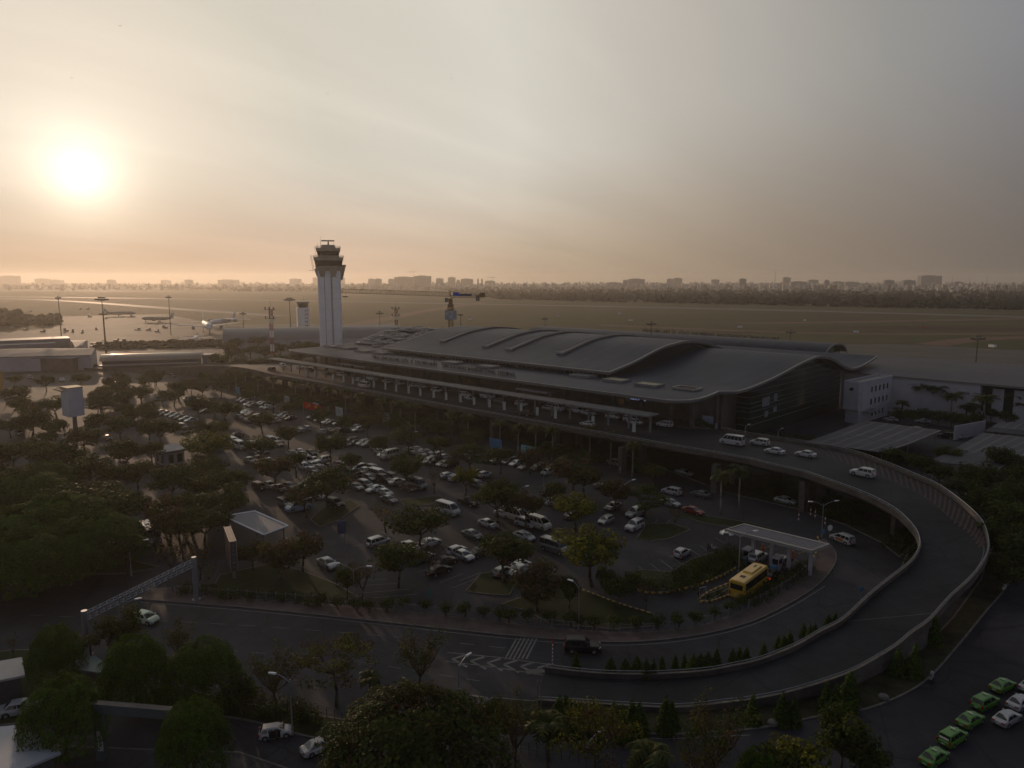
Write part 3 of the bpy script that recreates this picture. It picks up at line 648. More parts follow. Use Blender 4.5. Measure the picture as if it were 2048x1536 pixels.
b.build('road_deck', M['deck'], viad)
def below(i):  # girder or, on the low part, retaining walls to the ground
    return EO[i].z < 3.35
b = VMB()
for i in range(NV - 1):
    a0, a1, c0, c1 = EI[i], EI[i + 1], EO[i], EO[i + 1]
    if not below(i):
        def sec(a, c):
            w = (c - a).normalized(); return [a + Vector((0, 0, -.02)), a + Vector((0, 0, -.55)), a + w * 2.2 + Vector((0, 0, -1.7)), c - w * 2.2 + Vector((0, 0, -1.7)), c + Vector((0, 0, -.55)), c + Vector((0, 0, -.02))]
        s0, s1 = sec(a0, c0), sec(a1, c1)
        for k in range(5): b.quad(s0[k], s1[k], s1[k + 1], s0[k + 1])
        if below(i + 1): b.poly(s1)
        if i == 0: b.poly(s0[::-1])
    else:
        for p, q in ((a0, a1), (c0, c1)):
            b.quad((p.x, p.y, -.05), (q.x, q.y, -.05), (q.x, q.y, q.z - .01), (p.x, p.y, p.z - .01))
        if not below(i - 1): b.quad((a0.x, a0.y, -.05), (c0.x, c0.y, -.05), (c0.x, c0.y, c0.z - .03), (a0.x, a0.y, a0.z - .03))
b.build('girder', M['concrete_dark'], viad)
def off(e, other, d): return [p + (q - p).normalized() * d for p, q in zip(e, other)]
for e, o_, nm in ((EI, EO, 0), (EO, EI, 1)):
    k0 = 0 if nm == 0 else 18
    pts = off(e, o_, -.02)[k0:]; n = len(pts)
    b = VMB(); b.wall(pts, [p.z - .5 if p.z > 3.3 else max(p.z - .5, -.02) for p in pts], [p.z + .62 for p in pts], .28); b.build('parapet', M['concrete'], viad)
    b = VMB(); b.wall(pts, [p.z + .625 for p in pts], [p.z + .68 for p in pts], .34, 0)
    rail = [p + Vector((0, 0, 1.0)) for p in pts]
    b.path(rail, .05, 5, 1)
    cum = 0; last = -9
    for i in range(n):
        if i: cum += (pts[i] - pts[i - 1]).length
    # a post every 2.2 m
    L = cum; m_ = int(L / 2.2); dense = crom(pts, m_)
    for p in dense: b.tube((p.x, p.y, p.z + .6), (p.x, p.y, p.z + 1.0), .045, .045, 4, 1)
    b.build('railing', [M['kerb'], M['steel']], viad)
# median island under the shelter, with kerb
b = VMB(); P = [T(200, -33, 8.0), T(6, -33, 8.0), T(3.5, -31, 8.0), T(3.5, -28.6, 8.0), T(6, -26.6, 8.0), T(200, -26.6, 8.0)]
b.prism(P, 8.015, 8.16, bottom=False); b.build('median', M['asphalt_light'], viad)
b = VMB(); P = [T(200, -17.5), T(6, -17.5), T(0, -15), T(0, -9.4), T(200, -9.4)]; b.prism(P, 8.015, 8.17, bottom=False); b.build('forecourt_kerb', M['paver'], viad)
# piers: twin columns under the straight part, single wall piers on the curve
def pier_col(c, ax, wd, z): 
    b = VMB(); b.box((c.x, c.y, z / 2), (1.25, wd, z), ax); b.build('pier', M['concrete'], viad)
for u, v in ((1244, 944), (1430, 984), (1606, 1022)):
    g = at(u, v); pier_col(g, HE1 if u < 1500 else HE1 - .12, 1.9, 6.35)
    q = g + E2 * 9; pier_col(q, HE1 if u < 1500 else HE1 - .12, 1.9, 6.35)
s0_, t0_ = st(at(1244, 944))
for k in range(1, 8):
    for dt in (0, 10, 19): 
        q = T(s0_ + 24 * k, -37.5 + dt); pier_col(q, HE1, 1.9, 6.35)
g = at(1793, 1072); pier_col(g, HE1 - .7, 1.8, 5.4)
g = at(1925, 1135); pier_col(g, HE1 - 1.4, 2.2, 3.6)
# hatched, faded red markings on the outside of the curve, lane line and expansion joints
b = VMB(); 
def onroad(i, f, dz=.02): 
    k = int(i); u = i - k; a = EI[k].lerp(EI[min(k + 1, NV - 1)], u); c = EO[k].lerp(EO[min(k + 1, NV - 1)], u); p = a.lerp(c, f); return Vector((p.x, p.y, p.z + dz))
def rib(i0, f0, i1, f1, wd, n=6, m=0):
    for k in range(n):
        a = onroad(i0 + (i1 - i0) * k / n, f0 + (f1 - f0) * k / n); c = onroad(i0 + (i1 - i0) * (k + 1) / n, f0 + (f1 - f0) * (k + 1) / n)
        d = (c - a); d.z = 0
        if d.length < 1e-4: continue
        d.normalize(); q = Vector((-d.y, d.x, 0)) * wd / 2; b.quad(a + q, a - q, c - q, c + q, m)
h0, h1 = 17.0, 62.0
k = h0
wdth = lambda i: max(.02, min(.30, (i - h0) * .022, (h1 - i) * .03 + .02))
while k < h1:
    f = wdth(k); rib(k, .965, k + 2.0 if k < h1 - 2 else h1, .965 - f, .3, 6); k += 1.05
k = h0
while k < h1 - 1: rib(k, .965 - wdth(k), k + 1, .965 - wdth(k + 1), .16, 2); k += 1
b.build('hatching', M['redpaint'], viad)
b = VMB()
for i in (76,): rib(i, .03, i + .01, .97, .06, 4)
rib(62, .95, 105, .95, .1, 40)
b.build('road_marking', M['paint'], viad)
# approach road at the far left, coming up from the ground
AP = crom([T(188.5, -24.5, 8), T(215, -24.5, 7.6), T(245, -27, 6), T(280, -36, 3.2), T(320, -52, .4), T(360, -75, .03)], 30)
b = MB()
apr = thing('approach_ramp', T(230, -27), 0, 'far approach ramp climbing to the viaduct from the left', 'ramp'); VB = apr.location.copy(); b = VMB()
for i in range(29):
    def sd(k):
        d = AP[min(29, k + 1)] - AP[max(0, k - 1)]; d.z = 0; d.normalize(); n = Vector((-d.y, d.x, 0)); wd = 15.2 - min(1, k / 12) * 8; return AP[k] + n * wd, AP[k] - n * wd
    a, c = sd(i); a2, c2 = sd(i + 1); b.quad(c, c2, a2, a, 0)
    for p, q in ((a, a2), (c, c2)):
        lo = -.05 if i > 6 else -1.4
        b.quad((p.x, p.y, p.z - 1.4 if i < 8 else -.05), (q.x, q.y, q.z - 1.4 if i < 8 else -.05), (q.x, q.y, q.z), (p.x, p.y, p.z), 1)
        b.wall([p, q], [p.z - .1, q.z - .1], [p.z + .8, q.z + .8], .25, 1)
b.build('road_deck', [M['asphalt_light'], M['concrete']], apr)
# ------------------------------------------------------------------ long shelter on the median
shel = thing('median_shelter', T(104, -30, 8.16), HE1, 'long flat roofed shelter standing on the viaduct median', 'shelter')
b = MB(); L = 193.0
secs = []
for i in range(21):
    x = L / 2 - L * i / 20
    secs.append([(x, -2.3, 4.62), (x, -2.3, 4.95), (x, 0, 5.1), (x, 2.3, 4.95), (x, 2.3, 4.62)])
b.loft(secs); b.build('roof', stripe_mat('shelter_roof', (.085, .09, .1), (.06, .064, .07), .6, .15, .55), shel)
b = MB(); b.box((0, 2.36, 4.8), (L, .1, .42)); b.box((0, -2.36, 4.8), (L, .1, .42)); b.box((-L / 2 - .05, 0, 4.8), (.1, 4.7, .42)); b.box((L / 2 + .05, 0, 4.8), (.1, 4.7, .42)); b.build('roof_edge_trim', M['grey'], shel)
SHC = [-95 + 6.6 * k for k in range(29)]
for x in SHC:
    b = MB(); b.box((x, -1.2, 2.3), (.5, .35, 4.6)); b.box((x, -1.2, 4.45), (.4, 3.4, .25)); b.build('column', M['grey'], shel)
M['banner'] = mat('pale_banner', (.4, .44, .42), .5, var=.1)
for k, x in enumerate(SHC[:-1]):
    if k < 25 and k not in (1, 3, 22):
        q = shel.matrix_world if False else None
        o = MB(); o.box((0, 0, 1.3), (.95, .14, 2.0)); o.box((0, 0, .16), (1.0, .4, .3)); o.box((0, 0, 2.36), (1.05, .2, .1)); a = T(104, -30, 8.16) + E1 * (x + 3.3) + E2 * (1.5 if k % 2 else 1.2) * -1.0
        ob = o.build('advertising_panel', M['banner']); ob.location = a; ob.rotation_euler = (0, 0, HE1); tag(ob, None, 'sign', 'pale upright panels under the median shelter')
# ------------------------------------------------------------------ control tower
TP = Vector((-104, 420, 0))
tw = thing('control_tower', TP, rad(14), 'tall pale air traffic control tower with wide dark cab', 'control tower')
W2 = 6.3
def octo(w, c=.28): 
    k = w * c; return [(w, -w + k), (w, w - k), (w - k, w), (-w + k, w), (-w, w - k), (-w, -w + k), (-w + k, -w), (w - k, -w)]
b = MB(); b.prism(octo(W2, .16), 0, 51.5); b.build('shaft', M['tower'], tw)
b = MB()
for (x, y, wx, wy) in ((-2.6, -W2 - .03, .35, .1), (1.2, -W2 - .04, 1.0, .14), (W2 + .03, -1.2, .1, .5), (-W2 - .03, 0, .1, .5)): b.box((x, y, 24.5), (wx, wy, 49))
b.build('facade_groove', mat('groove', (.42, .36, .33), .7, var=.1), tw)
b = MB()
for z in range(6, 50, 6): b.box((.0, -W2 - .012, z), (12.2, .03, .06))
b.build('panel_joint', mat('joint', (.38, .36, .35), .8, var=0), tw)
cbm = mat('cab_concrete', (.36, .3, .22), .8, var=.15, scale=.4)
b = MB()
for ang_ in (0, math.pi / 2, math.pi, -math.pi / 2):
    for off_ in (-3.6, 2.4):
        ca, sa = math.cos(ang_), math.sin(ang_)
        def rr(x, y, z): return (x * ca - y * sa, x * sa + y * ca, z)
        w0, w1 = (1.1, 1.9)
        b.hexa([rr(off_ - w0, -W2 - .4, 48.2), rr(off_ + w0, -W2 - .4, 48.2), rr(off_ + w0, -W2 + .5, 48.2), rr(off_ - w0, -W2 + .5, 48.2), rr(off_ - w1 - .4, -W2 - 1.6, 52.5), rr(off_ + w1 + .4, -W2 - 1.6, 52.5), rr(off_ + w1 + .4, -W2 + .5, 52.5), rr(off_ - w1 - .4, -W2 + .5, 52.5)])
b.build('bracket', cbm, tw)
def ring(z0, w0, z1, w1, name, m, c=.3):
    b = MB(); a = octo(w0, c); d = octo(w1, c); b.loft([[(x, y, z0) for x, y in a], [(x, y, z1) for x, y in d]]); return b.build(name, m, tw)
ring(51.6, 6.9, 54.2, 7.4, 'lower_gallery', cbm); ring(54.22, 7.2, 57.2, 7.7, 'lower_windows', M['glass']); ring(57.22, 7.9, 59.0, 8.2, 'gallery_parapet', cbm)
ring(59.02, 5.9, 60.0, 5.9, 'cab_base', cbm); ring(60.02, 5.7, 62.5, 6.4, 'cab_windows', M['glass']); ring(62.52, 6.6, 64.1, 6.7, 'cab_roof', cbm); ring(64.12, 4.3, 66.0, 3.6, 'cab_roof_top', cbm)
b = MB()
for k in range(24):
    a = 2 * math.pi * k / 24
for (w_, z) in ((8.3, 59), (6.8, 64.1)):
    P = [(x, y) for x, y in octo(w_, .3)]
    for q, r_ in zip(P, P[1:] + P[:1]):
        for h in (.5, 1.1): b.tube((*q, z + h), (*r_, z + h), .05, n=4)
        for k in range(4): x = q[0] + (r_[0] - q[0]) * k / 4; y = q[1] + (r_[1] - q[1]) * k / 4; b.tube((x, y, z), (x, y, z + 1.1), .05, n=4)
b.tube((-7.9, -5, 52), (-9.2, -5.4, 60.2), .08, n=4); b.tube((-8.6, -4, 52), (-9.8, -4.4, 60.2), .08, n=4); b.tube((-8.2, -4, 51.8), (-10.6, -5.4, 51.8), .12, n=4); b.tube((-6.6, -4.2, 59.5), (-7.6, -4.5, 65), .07, n=4)
for k in range(8): b.tube((-8.0 - k * .16, -5, 52.5 + k), (-8.7 - k * .15, -4, 52.5 + k), .05, n=4)
b.build('railing', M['steel'], tw)
b = MB(); b.tube((-4.0, -2, 65), (-4.0, -2, 71.2), .12, .06, 5); b.tube((3.3, 3, 64.5), (3.3, 3, 67.5), .06, n=4); b.tube((-5.6, -4, 64.5), (-5.6, -4, 66.8), .06, n=4); b.build('antenna', M['steel'], tw)
b = MB(); b.tube((.2, 0, 66), (.2, 0, 68), .5, .3, 8); b.hexa([(-3.6, -.4, 68), (3.6, -.4, 68), (3.6, .4, 68), (-3.6, .4, 68), (-3.6, -.2, 68.7), (3.6, -.2, 68.7), (3.6, .2, 68.7), (-3.6, .2, 68.7)]); b.build('radar', M['dark'], tw)
b = MB(); b.hexa([(6.4, -3, 46.3), (7.4, -3, 46.3), (7.4, 2, 46.3), (6.4, 2, 46.3), (6.4, -3.6, 54), (9.3, -3.6, 54), (9.3, 3, 54), (6.4, 3, 54)]); b.box((8, -.3, 54.5), (3.2, 7, .9)); b.build('side_balcony', cbm, tw)
# old short tower
q = atD(607, 655, 600); ot = thing('old_control_tower', (q.x, q.y, 0), rad(20), 'short old white control tower left of the tall tower', 'control tower')
b = MB(); b.box((0, 0, 12), (9.5, 9.5, 24)); b.build('shaft', M['white'], ot)
b = MB()
for k in range(7):
    for x in (2.2, 3.6): b.box((x - .5, -4.78, 3.5 + k * 3), (.8, .1, 1.2))
b.build('window', M['glass'], ot)
b = MB(); b.loft([[(x, y, 24) for x, y in octo(3.6)], [(x, y, 27.5) for x, y in octo(4.4)]]); b.build('cab', M['glass'], ot)
b = MB(); b.prism(octo(4.7), 27.52, 28.6); b.tube((1, 0, 28.5), (1, 0, 33), .08, n=4); b.tube((-1, 0, 28.5), (-1, 0, 31), .06, n=4); b.build('cab_roof', M['grey'], ot)
# ------------------------------------------------------------------ tower crane
cp_ = atD(901, 590, 420); cr = thing('tower_crane', (cp_.x, cp_.y, 0), 0, 'yellow tower crane with a long lattice jib behind the terminal', 'crane')
M['crane'] = mat('crane_yellow', (.2, .12, .03), .6, var=.15)
def truss(b, p0, p1, w, h, n, r=.1, tri=False):
    p0 = Vector(p0); p1 = Vector(p1); d = (p1 - p0); x = d.normalized(); up = Vector((0, 0, 1)) if abs(x.z) < .9 else Vector((0, 1, 0)); y = x.cross(up).normalized(); z = y.cross(x)
    cs = [y * w / 2, y * -w / 2, z * h] if tri else [y * w / 2 + z * h / 2, y * -w / 2 + z * h / 2, y * -w / 2 - z * h / 2, y * w / 2 - z * h / 2]
    for c in cs: b.tube(p0 + c, p1 + c, r * 1.3, n=4)
    for i in range(n):
        a = p0 + d * i / n; c = p0 + d * (i + 1) / n; m_ = p0 + d * (i + .5) / n
        for k in range(len(cs)):
            o, o2 = cs[k], cs[(k + 1) % len(cs)]
            b.tube(a + o, m_ + o2, r, n=3, caps=False); b.tube(m_ + o2, c + o, r, n=3, caps=False)
b = MB(); truss(b, (0, 0, 0), (0, 0, 30), 2.2, 2.2, 14, .16); b.build('mast', M['crane'], cr)
b = MB(); b.box((0, 0, 30.2), (4.4, 4.4, .5)); b.box((0, 0, 31.8), (3.2, 3.2, 2.0)); b.box((0, 0, 34.2), (2.2, 2.2, 3.6)); b.build('slewing_unit', mat('rusty_orange', (.2, .1, .05), .7, var=.2), cr)
b = MB()
for s_ in (-1, 1): b.box((s_ * 3.1, 0, 26.6), (.12, 6, 5.0)); b.box((0, s_ * 3.1, 26.6), (6, .12, 5.0))
b.box((0, 0, 24.1), (6.4, 6.4, .2)); b.build('wrapped_platform', mat('pale_netting', (.34, .36, .38), .9, var=.4, scale=.5), cr)
b = MB(); b.box((-2.2, -1.4, 35.2), (1.7, 2.0, 2.4)); b.build('driver_cab', M['grey'], cr)
b = MB(); truss(b, (0, 0, 37.2), (-63, 0, 39.2), 1.4, 2.3, 32, .1, True); b.build('jib', M['crane'], cr)
b = MB(); truss(b, (0, 0, 37.2), (19, 0, 36.9), 1.6, 1.2, 8, .1); b.tube((0, 0, 40), (0, 0, 37), .25, n=5); b.tube((0, 0, 40), (17, 0, 37.8), .08, n=4); b.build('counter_jib', M['crane'], cr)
b = MB()
for x in (15, 16.1): b.box((x, 0, 36.2), (.9, 1.6, 3.2))
b.build('counterweight', M['dark'], cr)
b = MB(); b.box((18.2, 0, 38), (3, 2.4, 2.4)); b.build('winch', mat('rusty_orange_dark', (.16, .085, .03), .7, var=.2), cr)
b = MB(); b.box((3.2, -1.0, 38.4), (3.6, .1, 2.0), 0, 0); b.box((8.6, -1.0, 38.0), (7.2, .1, 1.5), 0, 1); b.build('banner', [mat('bright_blue', (.01, .07, .5), .6, var=.1), mat('navy_banner', (.04, .06, .14), .6, var=.6, scale=1.2)], cr)
b = MB(); b.tube((-60, 0, 38.5), (-60, 0, 36), .06, n=4); b.box((-60, 0, 37), (3, 1.2, .6)); b.build('trolley', M['dark'], cr)
# ------------------------------------------------------------------ buildings on the left
conc = thing('domestic_concourse', at(600, 700), 0, 'long pale concourse with rounded sunlit roof edge behind the tower', 'building')
cb_ = conc.location.copy(); A_ = at(445, 659, 14); B_ = at(795, 652.5, 14); d = (B_ - A_); d.z = 0; Lc = d.length; d.normalize(); n_ = Vector((-d.y, d.x, 0))
def cpt(s, t, z): q = A_ + d * s + n_ * t; return (q.x - cb_.x, q.y - cb_.y, z)
b = MB(); secs = []
for s in [Lc * i / 20 for i in range(21)]: secs.append([cpt(s, 13 - 13 * math.cos(math.pi * k / 10), 6.5 + 7.5 * math.sin(math.pi * k / 10)) for k in range(11)])
b.loft(secs, closed=False, caps=False); b.build('roof', mat('pale_roof', (.2, .195, .195), .6, var=.1, metal=.0, scale=.1), conc, True)
b = MB(); P = [cpt(-.3, .4, 0), cpt(Lc, .4, 0), cpt(Lc, 25.6, 0), cpt(-.3, 25.6, 0)]; b.prism(P, 0, 6.6); b.poly([cpt(-.2, 13 - 13 * math.cos(math.pi * k / 10), 6.5 + 7.5 * math.sin(math.pi * k / 10)) for k in range(11)]); b.build('wall', M['wall'], conc)
def gable_hall(name, corners, zr, zw, label, rm, over=1.2):
    """corners: near-left, near-right, far-right, far-left as world points; ridge parallel to the long near side"""
    a, b_, c, d_ = [Vector((p.x, p.y, 0)) for p in corners]; ce = (a + b_ + c + d_) / 4
    t = thing(name, ce, 0, label, 'building'); L = lambda p, z: (p.x - ce.x, p.y - ce.y, z)
    m = MB(); i_ = [p + (ce - p).normalized() * over for p in (a, b_, c, d_)]
    m.prism([(p.x - ce.x, p.y - ce.y) for p in i_], 0, zw - .1); m.poly([L(i_[1], zw - .1), L(i_[2], zw - .1), L((i_[1] + i_[2]) / 2, zr - .3)]); m.poly([L(i_[3], zw - .1), L(i_[0], zw - .1), L((i_[0] + i_[3]) / 2, zr - .3)]); m.build('wall', M['wall'], t)
    r0, r1 = (a + d_) / 2, (b_ + c) / 2
    m = MB(); e = .3
    for p, q in ((a, b_), (d_, c)):
        m.quad(L(p, zw), L(q, zw), L(r1, zr), L(r0, zr)); m.quad(L(p, zw - e), L(r0, zr - e), L(r1, zr - e), L(q, zw - e)); m.quad(L(p, zw - e), L(q, zw - e), L(q, zw), L(p, zw))
        m.quad(L(p, zw), L(r0, zr), L(r0, zr - e), L(p, zw - e)); m.quad(L(q, zw - e), L(r1, zr - e), L(r1, zr), L(q, zw))
    m.build('roof', rm, t); return t
M['sheetroof'] = stripe_mat('ribbed_sheet', (.2, .195, .195), (.15, .147, .15), 1.0, .3, .7, metal=.0)
gh = gable_hall('grey_hall', [at(-120, 716, 8), at(183, 709, 8), at(197, 696, 8), at(-120, 697, 8)], 9.6, 7.8, 'broad grey roofed hall at the left edge beside the apron', M['sheetroof'])
b = MB(); c0 = gh.location; q0, q1 = at(-100, 695, 10.5), at(112, 686, 10.5); dd = (q1 - q0).normalized(); nn = Vector((-dd.y, dd.x, 0)); 
for k, (zz0, zz1, off_) in enumerate(((0, 11, 0),)):
    P = [q0 + nn * 1, q1 + nn * 1, q1 + nn * 16, q0 + nn * 16]; b.prism([(p.x - c0.x, p.y - c0.y) for p in P], 0, 10.4)
    P = [q0 + nn * 12, q1 + nn * 12 + dd * 8, q1 + nn * 30 + dd * 8, q0 + nn * 30]; b.prism([(p.x - c0.x, p.y - c0.y) for p in P], 0, 12.2)
b.build('roof_storey', M['grey'], gh)
gable_hall('apron_shed', [at(150, 695, 9), at(166, 690.5, 9), at(176, 681, 9), at(140, 681, 9)], 10.2, 9, 'small grey shed roof behind the broad hall, near the apron', M['sheetroof'])
q0, q1 = at(198, 718, 6), at(402, 712, 6); ls = thing('long_canopy', (q0 + q1) / 2 - Vector((0, 0, 6)), 0, 'long low building with a rounded tan roof left of the trees', 'building'); lc = ls.location.copy(); dd = (q1 - q0); Ln = dd.length; dd.normalize(); nn = Vector((-dd.y, dd.x, 0))
lp = lambda s, t, z: ((q0 + dd * s + nn * t).x - lc.x, (q0 + dd * s + nn * t).y - lc.y, z)
b = MB(); b.loft([[lp(Ln * i / 8, 6 - 6 * math.cos(math.pi * k / 8), 4.6 + 3.2 * math.sin(math.pi * k / 8)) for k in range(9)] for i in range(9)], closed=False, caps=True); b.build('roof', mat('tan_roof', (.3, .25, .2), .35, var=.08, metal=.3), ls, True)
b = MB(); b.prism([lp(1, 1, 0), lp(Ln - 1, 1, 0), lp(Ln - 1, 11, 0), lp(1, 11, 0)], 0, 4.6); b.build('wall', M['dark'], ls)
b = MB(); b.prism([lp(0, -5, 0), lp(Ln * .98, -5, 0), lp(Ln * .98, -.5, 0), lp(0, -.5, 0)], 2.6, 3.0); b.prism([lp(Ln + .5, 0, 0), lp(Ln + 6, 1, 0), lp(Ln + 6, 9, 0), lp(Ln + .5, 11, 0)], 0, 6.5); b.build('lean_to', M['grey'], ls)
q = at(70, 742); bl = MB(); bl.box((0, 0, 3.5), (100, 9, 7)); o = None
fl = thing('low_building', (q.x - 26, q.y + 4, 0), 0, 'dark low building front below the grey hall at far left', 'building'); bl = MB(); bl.box((0, 0, 3.2), (92, 8, 6.4)); bl.build('wall', mat('brown_wall', (.12, .1, .09), .8, var=.2), fl); bl = MB(); bl.box((0, 0, 6.6), (94, 10, .4)); bl.build('roof', M['grey'], fl)
# ------------------------------------------------------------------ masts on the apron
def flood_mast(u, v, vt, D, heads, label):
    p = atD(u, v, D); top = atD(u, vt, D).z; t = thing('floodlight_mast', (p.x, p.y, 0), 0, label, 'floodlight mast', 'floodlight masts round the apron')
    b = MB(); b.tube((0, 0, 0), (0, 0, top), .42, .2, 8); b.build('pole', M['dark'], t)
    b = MB()
    for k in range(heads): x = (k - (heads - 1) / 2) * 1.0; b.box((x, 0, top - .2), (.75, .5, .8)); b.tube((x, 0, top - .6), (0, 0, top - 1.2), .06, n=4)
    for k in range(2, heads - 2): x = (k - (heads - 1) / 2) * 1.0; b.box((x, 0, top + .9), (.75, .5, .8))
    b.tube((-heads / 2, 0, top - .6), (heads / 2, 0, top - .6), .1, n=4); b.build('lamp_head', M['dark'], t); return t
flood_mast(122, 662, 595, 560, 5, 'slim dark floodlight mast nearest the left edge, on the apron')
flood_mast(210, 683, 598, 470, 9, 'dark floodlight mast with a wide head above the grey shed')
flood_mast(341, 655, 594, 620, 5, 'slim floodlight mast beside the side-on airliner')
flood_mast(581, 652, 599, 560, 9, 'floodlight mast with a wide head left of the old tower')
flood_mast(487, 652, 627, 640, 6, 'short floodlight mast right of the parked wide airliner')
flood_mast(760, 650, 626, 560, 6, 'floodlight mast directly right of the tall tower')
flood_mast(921, 650, 629, 560, 4, 'thin floodlight mast right of the crane')
flood_mast(1090, 652, 637, 560, 5, 'floodlight mast behind the middle of the wavy roof')
flood_mast(1302, 670, 647, 430, 6, 'floodlight mast rising behind the rear roof lettering')
flood_mast(1580, 680, 663, 430, 6, 'floodlight mast just left of the pier gable')
flood_mast(1950, 740, 676, 330, 7, 'floodlight mast at far right behind the warehouse ridge')
g = flood_mast(211, 683, 627, 472, 6, 'lower floodlight head glinting in the sun over the shed')
def lattice_mast(u, v, vt, D, label):
    p = atD(u, v, D); top = atD(u, vt, D).z; t = thing('antenna_mast', (p.x, p.y, 0), 0, label, 'antenna mast'); n = 8
    for i in range(n):
        b = MB(); truss(b, (0, 0, top * .95 * i / n), (0, 0, top * .95 * (i + 1) / n), 1.5, 1.5, 3, .09); b.build('mast_section', M['red'] if i % 2 else M['white'], t)
    for z in (.8, .95): 
        b = MB(); b.box((0, 0, top * z), (4.6, 4.6, .25)); 
        for x in (-2.2, 0, 2.2): b.box((x, -2.2, top * z + .7), (.5, .4, 1.4))
        b.build('platform', M['brown'], t)
    b = MB(); b.tube((0, 0, top * .95), (0, 0, top * 1.12), .08, .04, 4); b.build('aerial', M['dark'], t)
lattice_mast(545, 700, 613, 400, 'red and white lattice mast left of the tall tower')
lattice_mast(793, 660, 613, 470, 'red and white lattice mast between the tower and the crane')
# ------------------------------------------------------------------ aeroplanes
def plane(p, rz, span, length, label, ttail=False, eng=2, scheme='white', name='airliner'):
    t = thing(name, p, rz, label, 'aeroplane'); r = length * .05; zc = r + length * .055
    b = MB(); secs = []
    for x, k, dz in ((.5, .05, -.3), (.485, .35, -.22), (.45, .7, -.1), (.4, .95, 0), (.33, 1, 0), (-.2, 1, 0), (-.33, .8, .18), (-.44, .42, .45), (-.5, .12, .62)):
        secs.append([(x * length, r * k * math.cos(a), zc + r * dz + r * k * math.sin(a)) for a in [2 * math.pi * i / 12 for i in range(12)]])
    b.loft(secs); b.build('fuselage', M[scheme], t, True)
    zw = zc + (r * .9 if ttail else -r * .55)
    for s in (1, -1):
        b = MB(); y0, y1 = r * .3, span / 2
        dz = -.02 * span if ttail else .045 * span
        b.hexa([(length * .1, s * y0, zw), (-length * .1, s * y0, zw), (-length * .16, s * y1, zw + dz), (-length * .12, s * y1, zw + dz), (length * .1, s * y0, zw + r * .28), (-length * .1, s * y0, zw + r * .15), (-length * .16, s * y1, zw + dz + .12), (-length * .12, s * y1, zw + dz + .15)]); b.build('wing', M['white'], t)
        zt = zc + r * (3.1 if ttail else .45)
        b = MB(); b.hexa([(-length * .4, s * .1, zt), (-length * .48, s * .1, zt), (-length * .5, s * span * .17, zt + .3), (-length * .465, s * span * .17, zt + .3), (-length * .4, s * .1, zt + .3), (-length * .48, s * .1, zt + .3), (-length * .5, s * span * .17, zt + .45), (-length * .465, s * span * .17, zt + .45)]); b.build('tailplane', M['white'], t)
        for e in range(eng // 2):
            f = (.3, .52)[e] if eng == 4 else .34
            y = s * (y0 + (y1 - y0) * f); x = length * (.1 - .2 * f) + length * .04; z = zw + dz * f - r * .55
            b = MB(); b.tube((x, y, z), (x - length * .085, y, z), r * .5, r * .4, 10); b.build('engine', M['grey'], t)
            b = MB(); b.hexa([(x - .5, y - .15, z), (x - length * .08, y - .15, z), (x - length * .08, y + .15, z), (x - .5, y + .15, z), (x - 1, y - .15, zw + dz * f + .1), (x - length * .09, y - .15, zw + dz * f + .1), (x - length * .09, y + .15, zw + dz * f + .1), (x - 1, y + .15, zw + dz * f + .1)]); b.build('pylon', M['grey'], t)
    b = MB(); hf = r * (3.2 if ttail else 3.3); b.hexa([(-length * .34, -.15, zc + r * .7), (-length * .47, -.15, zc + r * .5), (-length * .47, .15, zc + r * .5), (-length * .34, .15, zc + r * .7), (-length * .45, -.1, zc + hf), (-length * .51, -.1, zc + hf), (-length * .51, .1, zc + hf), (-length * .45, .1, zc + hf)]); b.build('fin', M['teal'] if scheme != 'white' else M['white'], t)
    b = MB()
    for (x, y) in ((length * .38, 0), (-length * .04, r * .9), (-length * .04, -r * .9)):
        b.tube((x, y, zc - r * .6), (x, y, .6), .14, n=6); b.tube((x, y - .35, .55), (x, y + .35, .55), .55, n=10)
    b.build('landing_gear', M['dark'], t)
    b = MB(); b.box((length * .08, 0, zc + r * .25), (length * .66, 2 * r * .99, r * .14)); b.box((length * .452, 0, zc + r * .36), (length * .02, r * 1.15, r * .22)); b.build('cabin_windows', M['glass'], t); return t
a = at(414, 664); plane(a, rad(-62), 64, 60, 'white wide airliner with broad wings parked nose-in on the apron')
a = at(446, 652); plane(a, rad(-100), 52, 48, 'white high tailed jet with four engines behind the wide airliner', True, 4)
a = at(316, 644); plane(a, rad(176), 34, 37, 'pale airliner seen side-on on the apron', scheme='grey')
a = at(240, 632); plane(a, rad(20), 34, 37, 'dark airliner parked furthest away on the apron', scheme='grey')
a = at(392, 682); plane(a, rad(-75), 24, 24, 'small white plane below the wide airliner, half hidden by a roof')
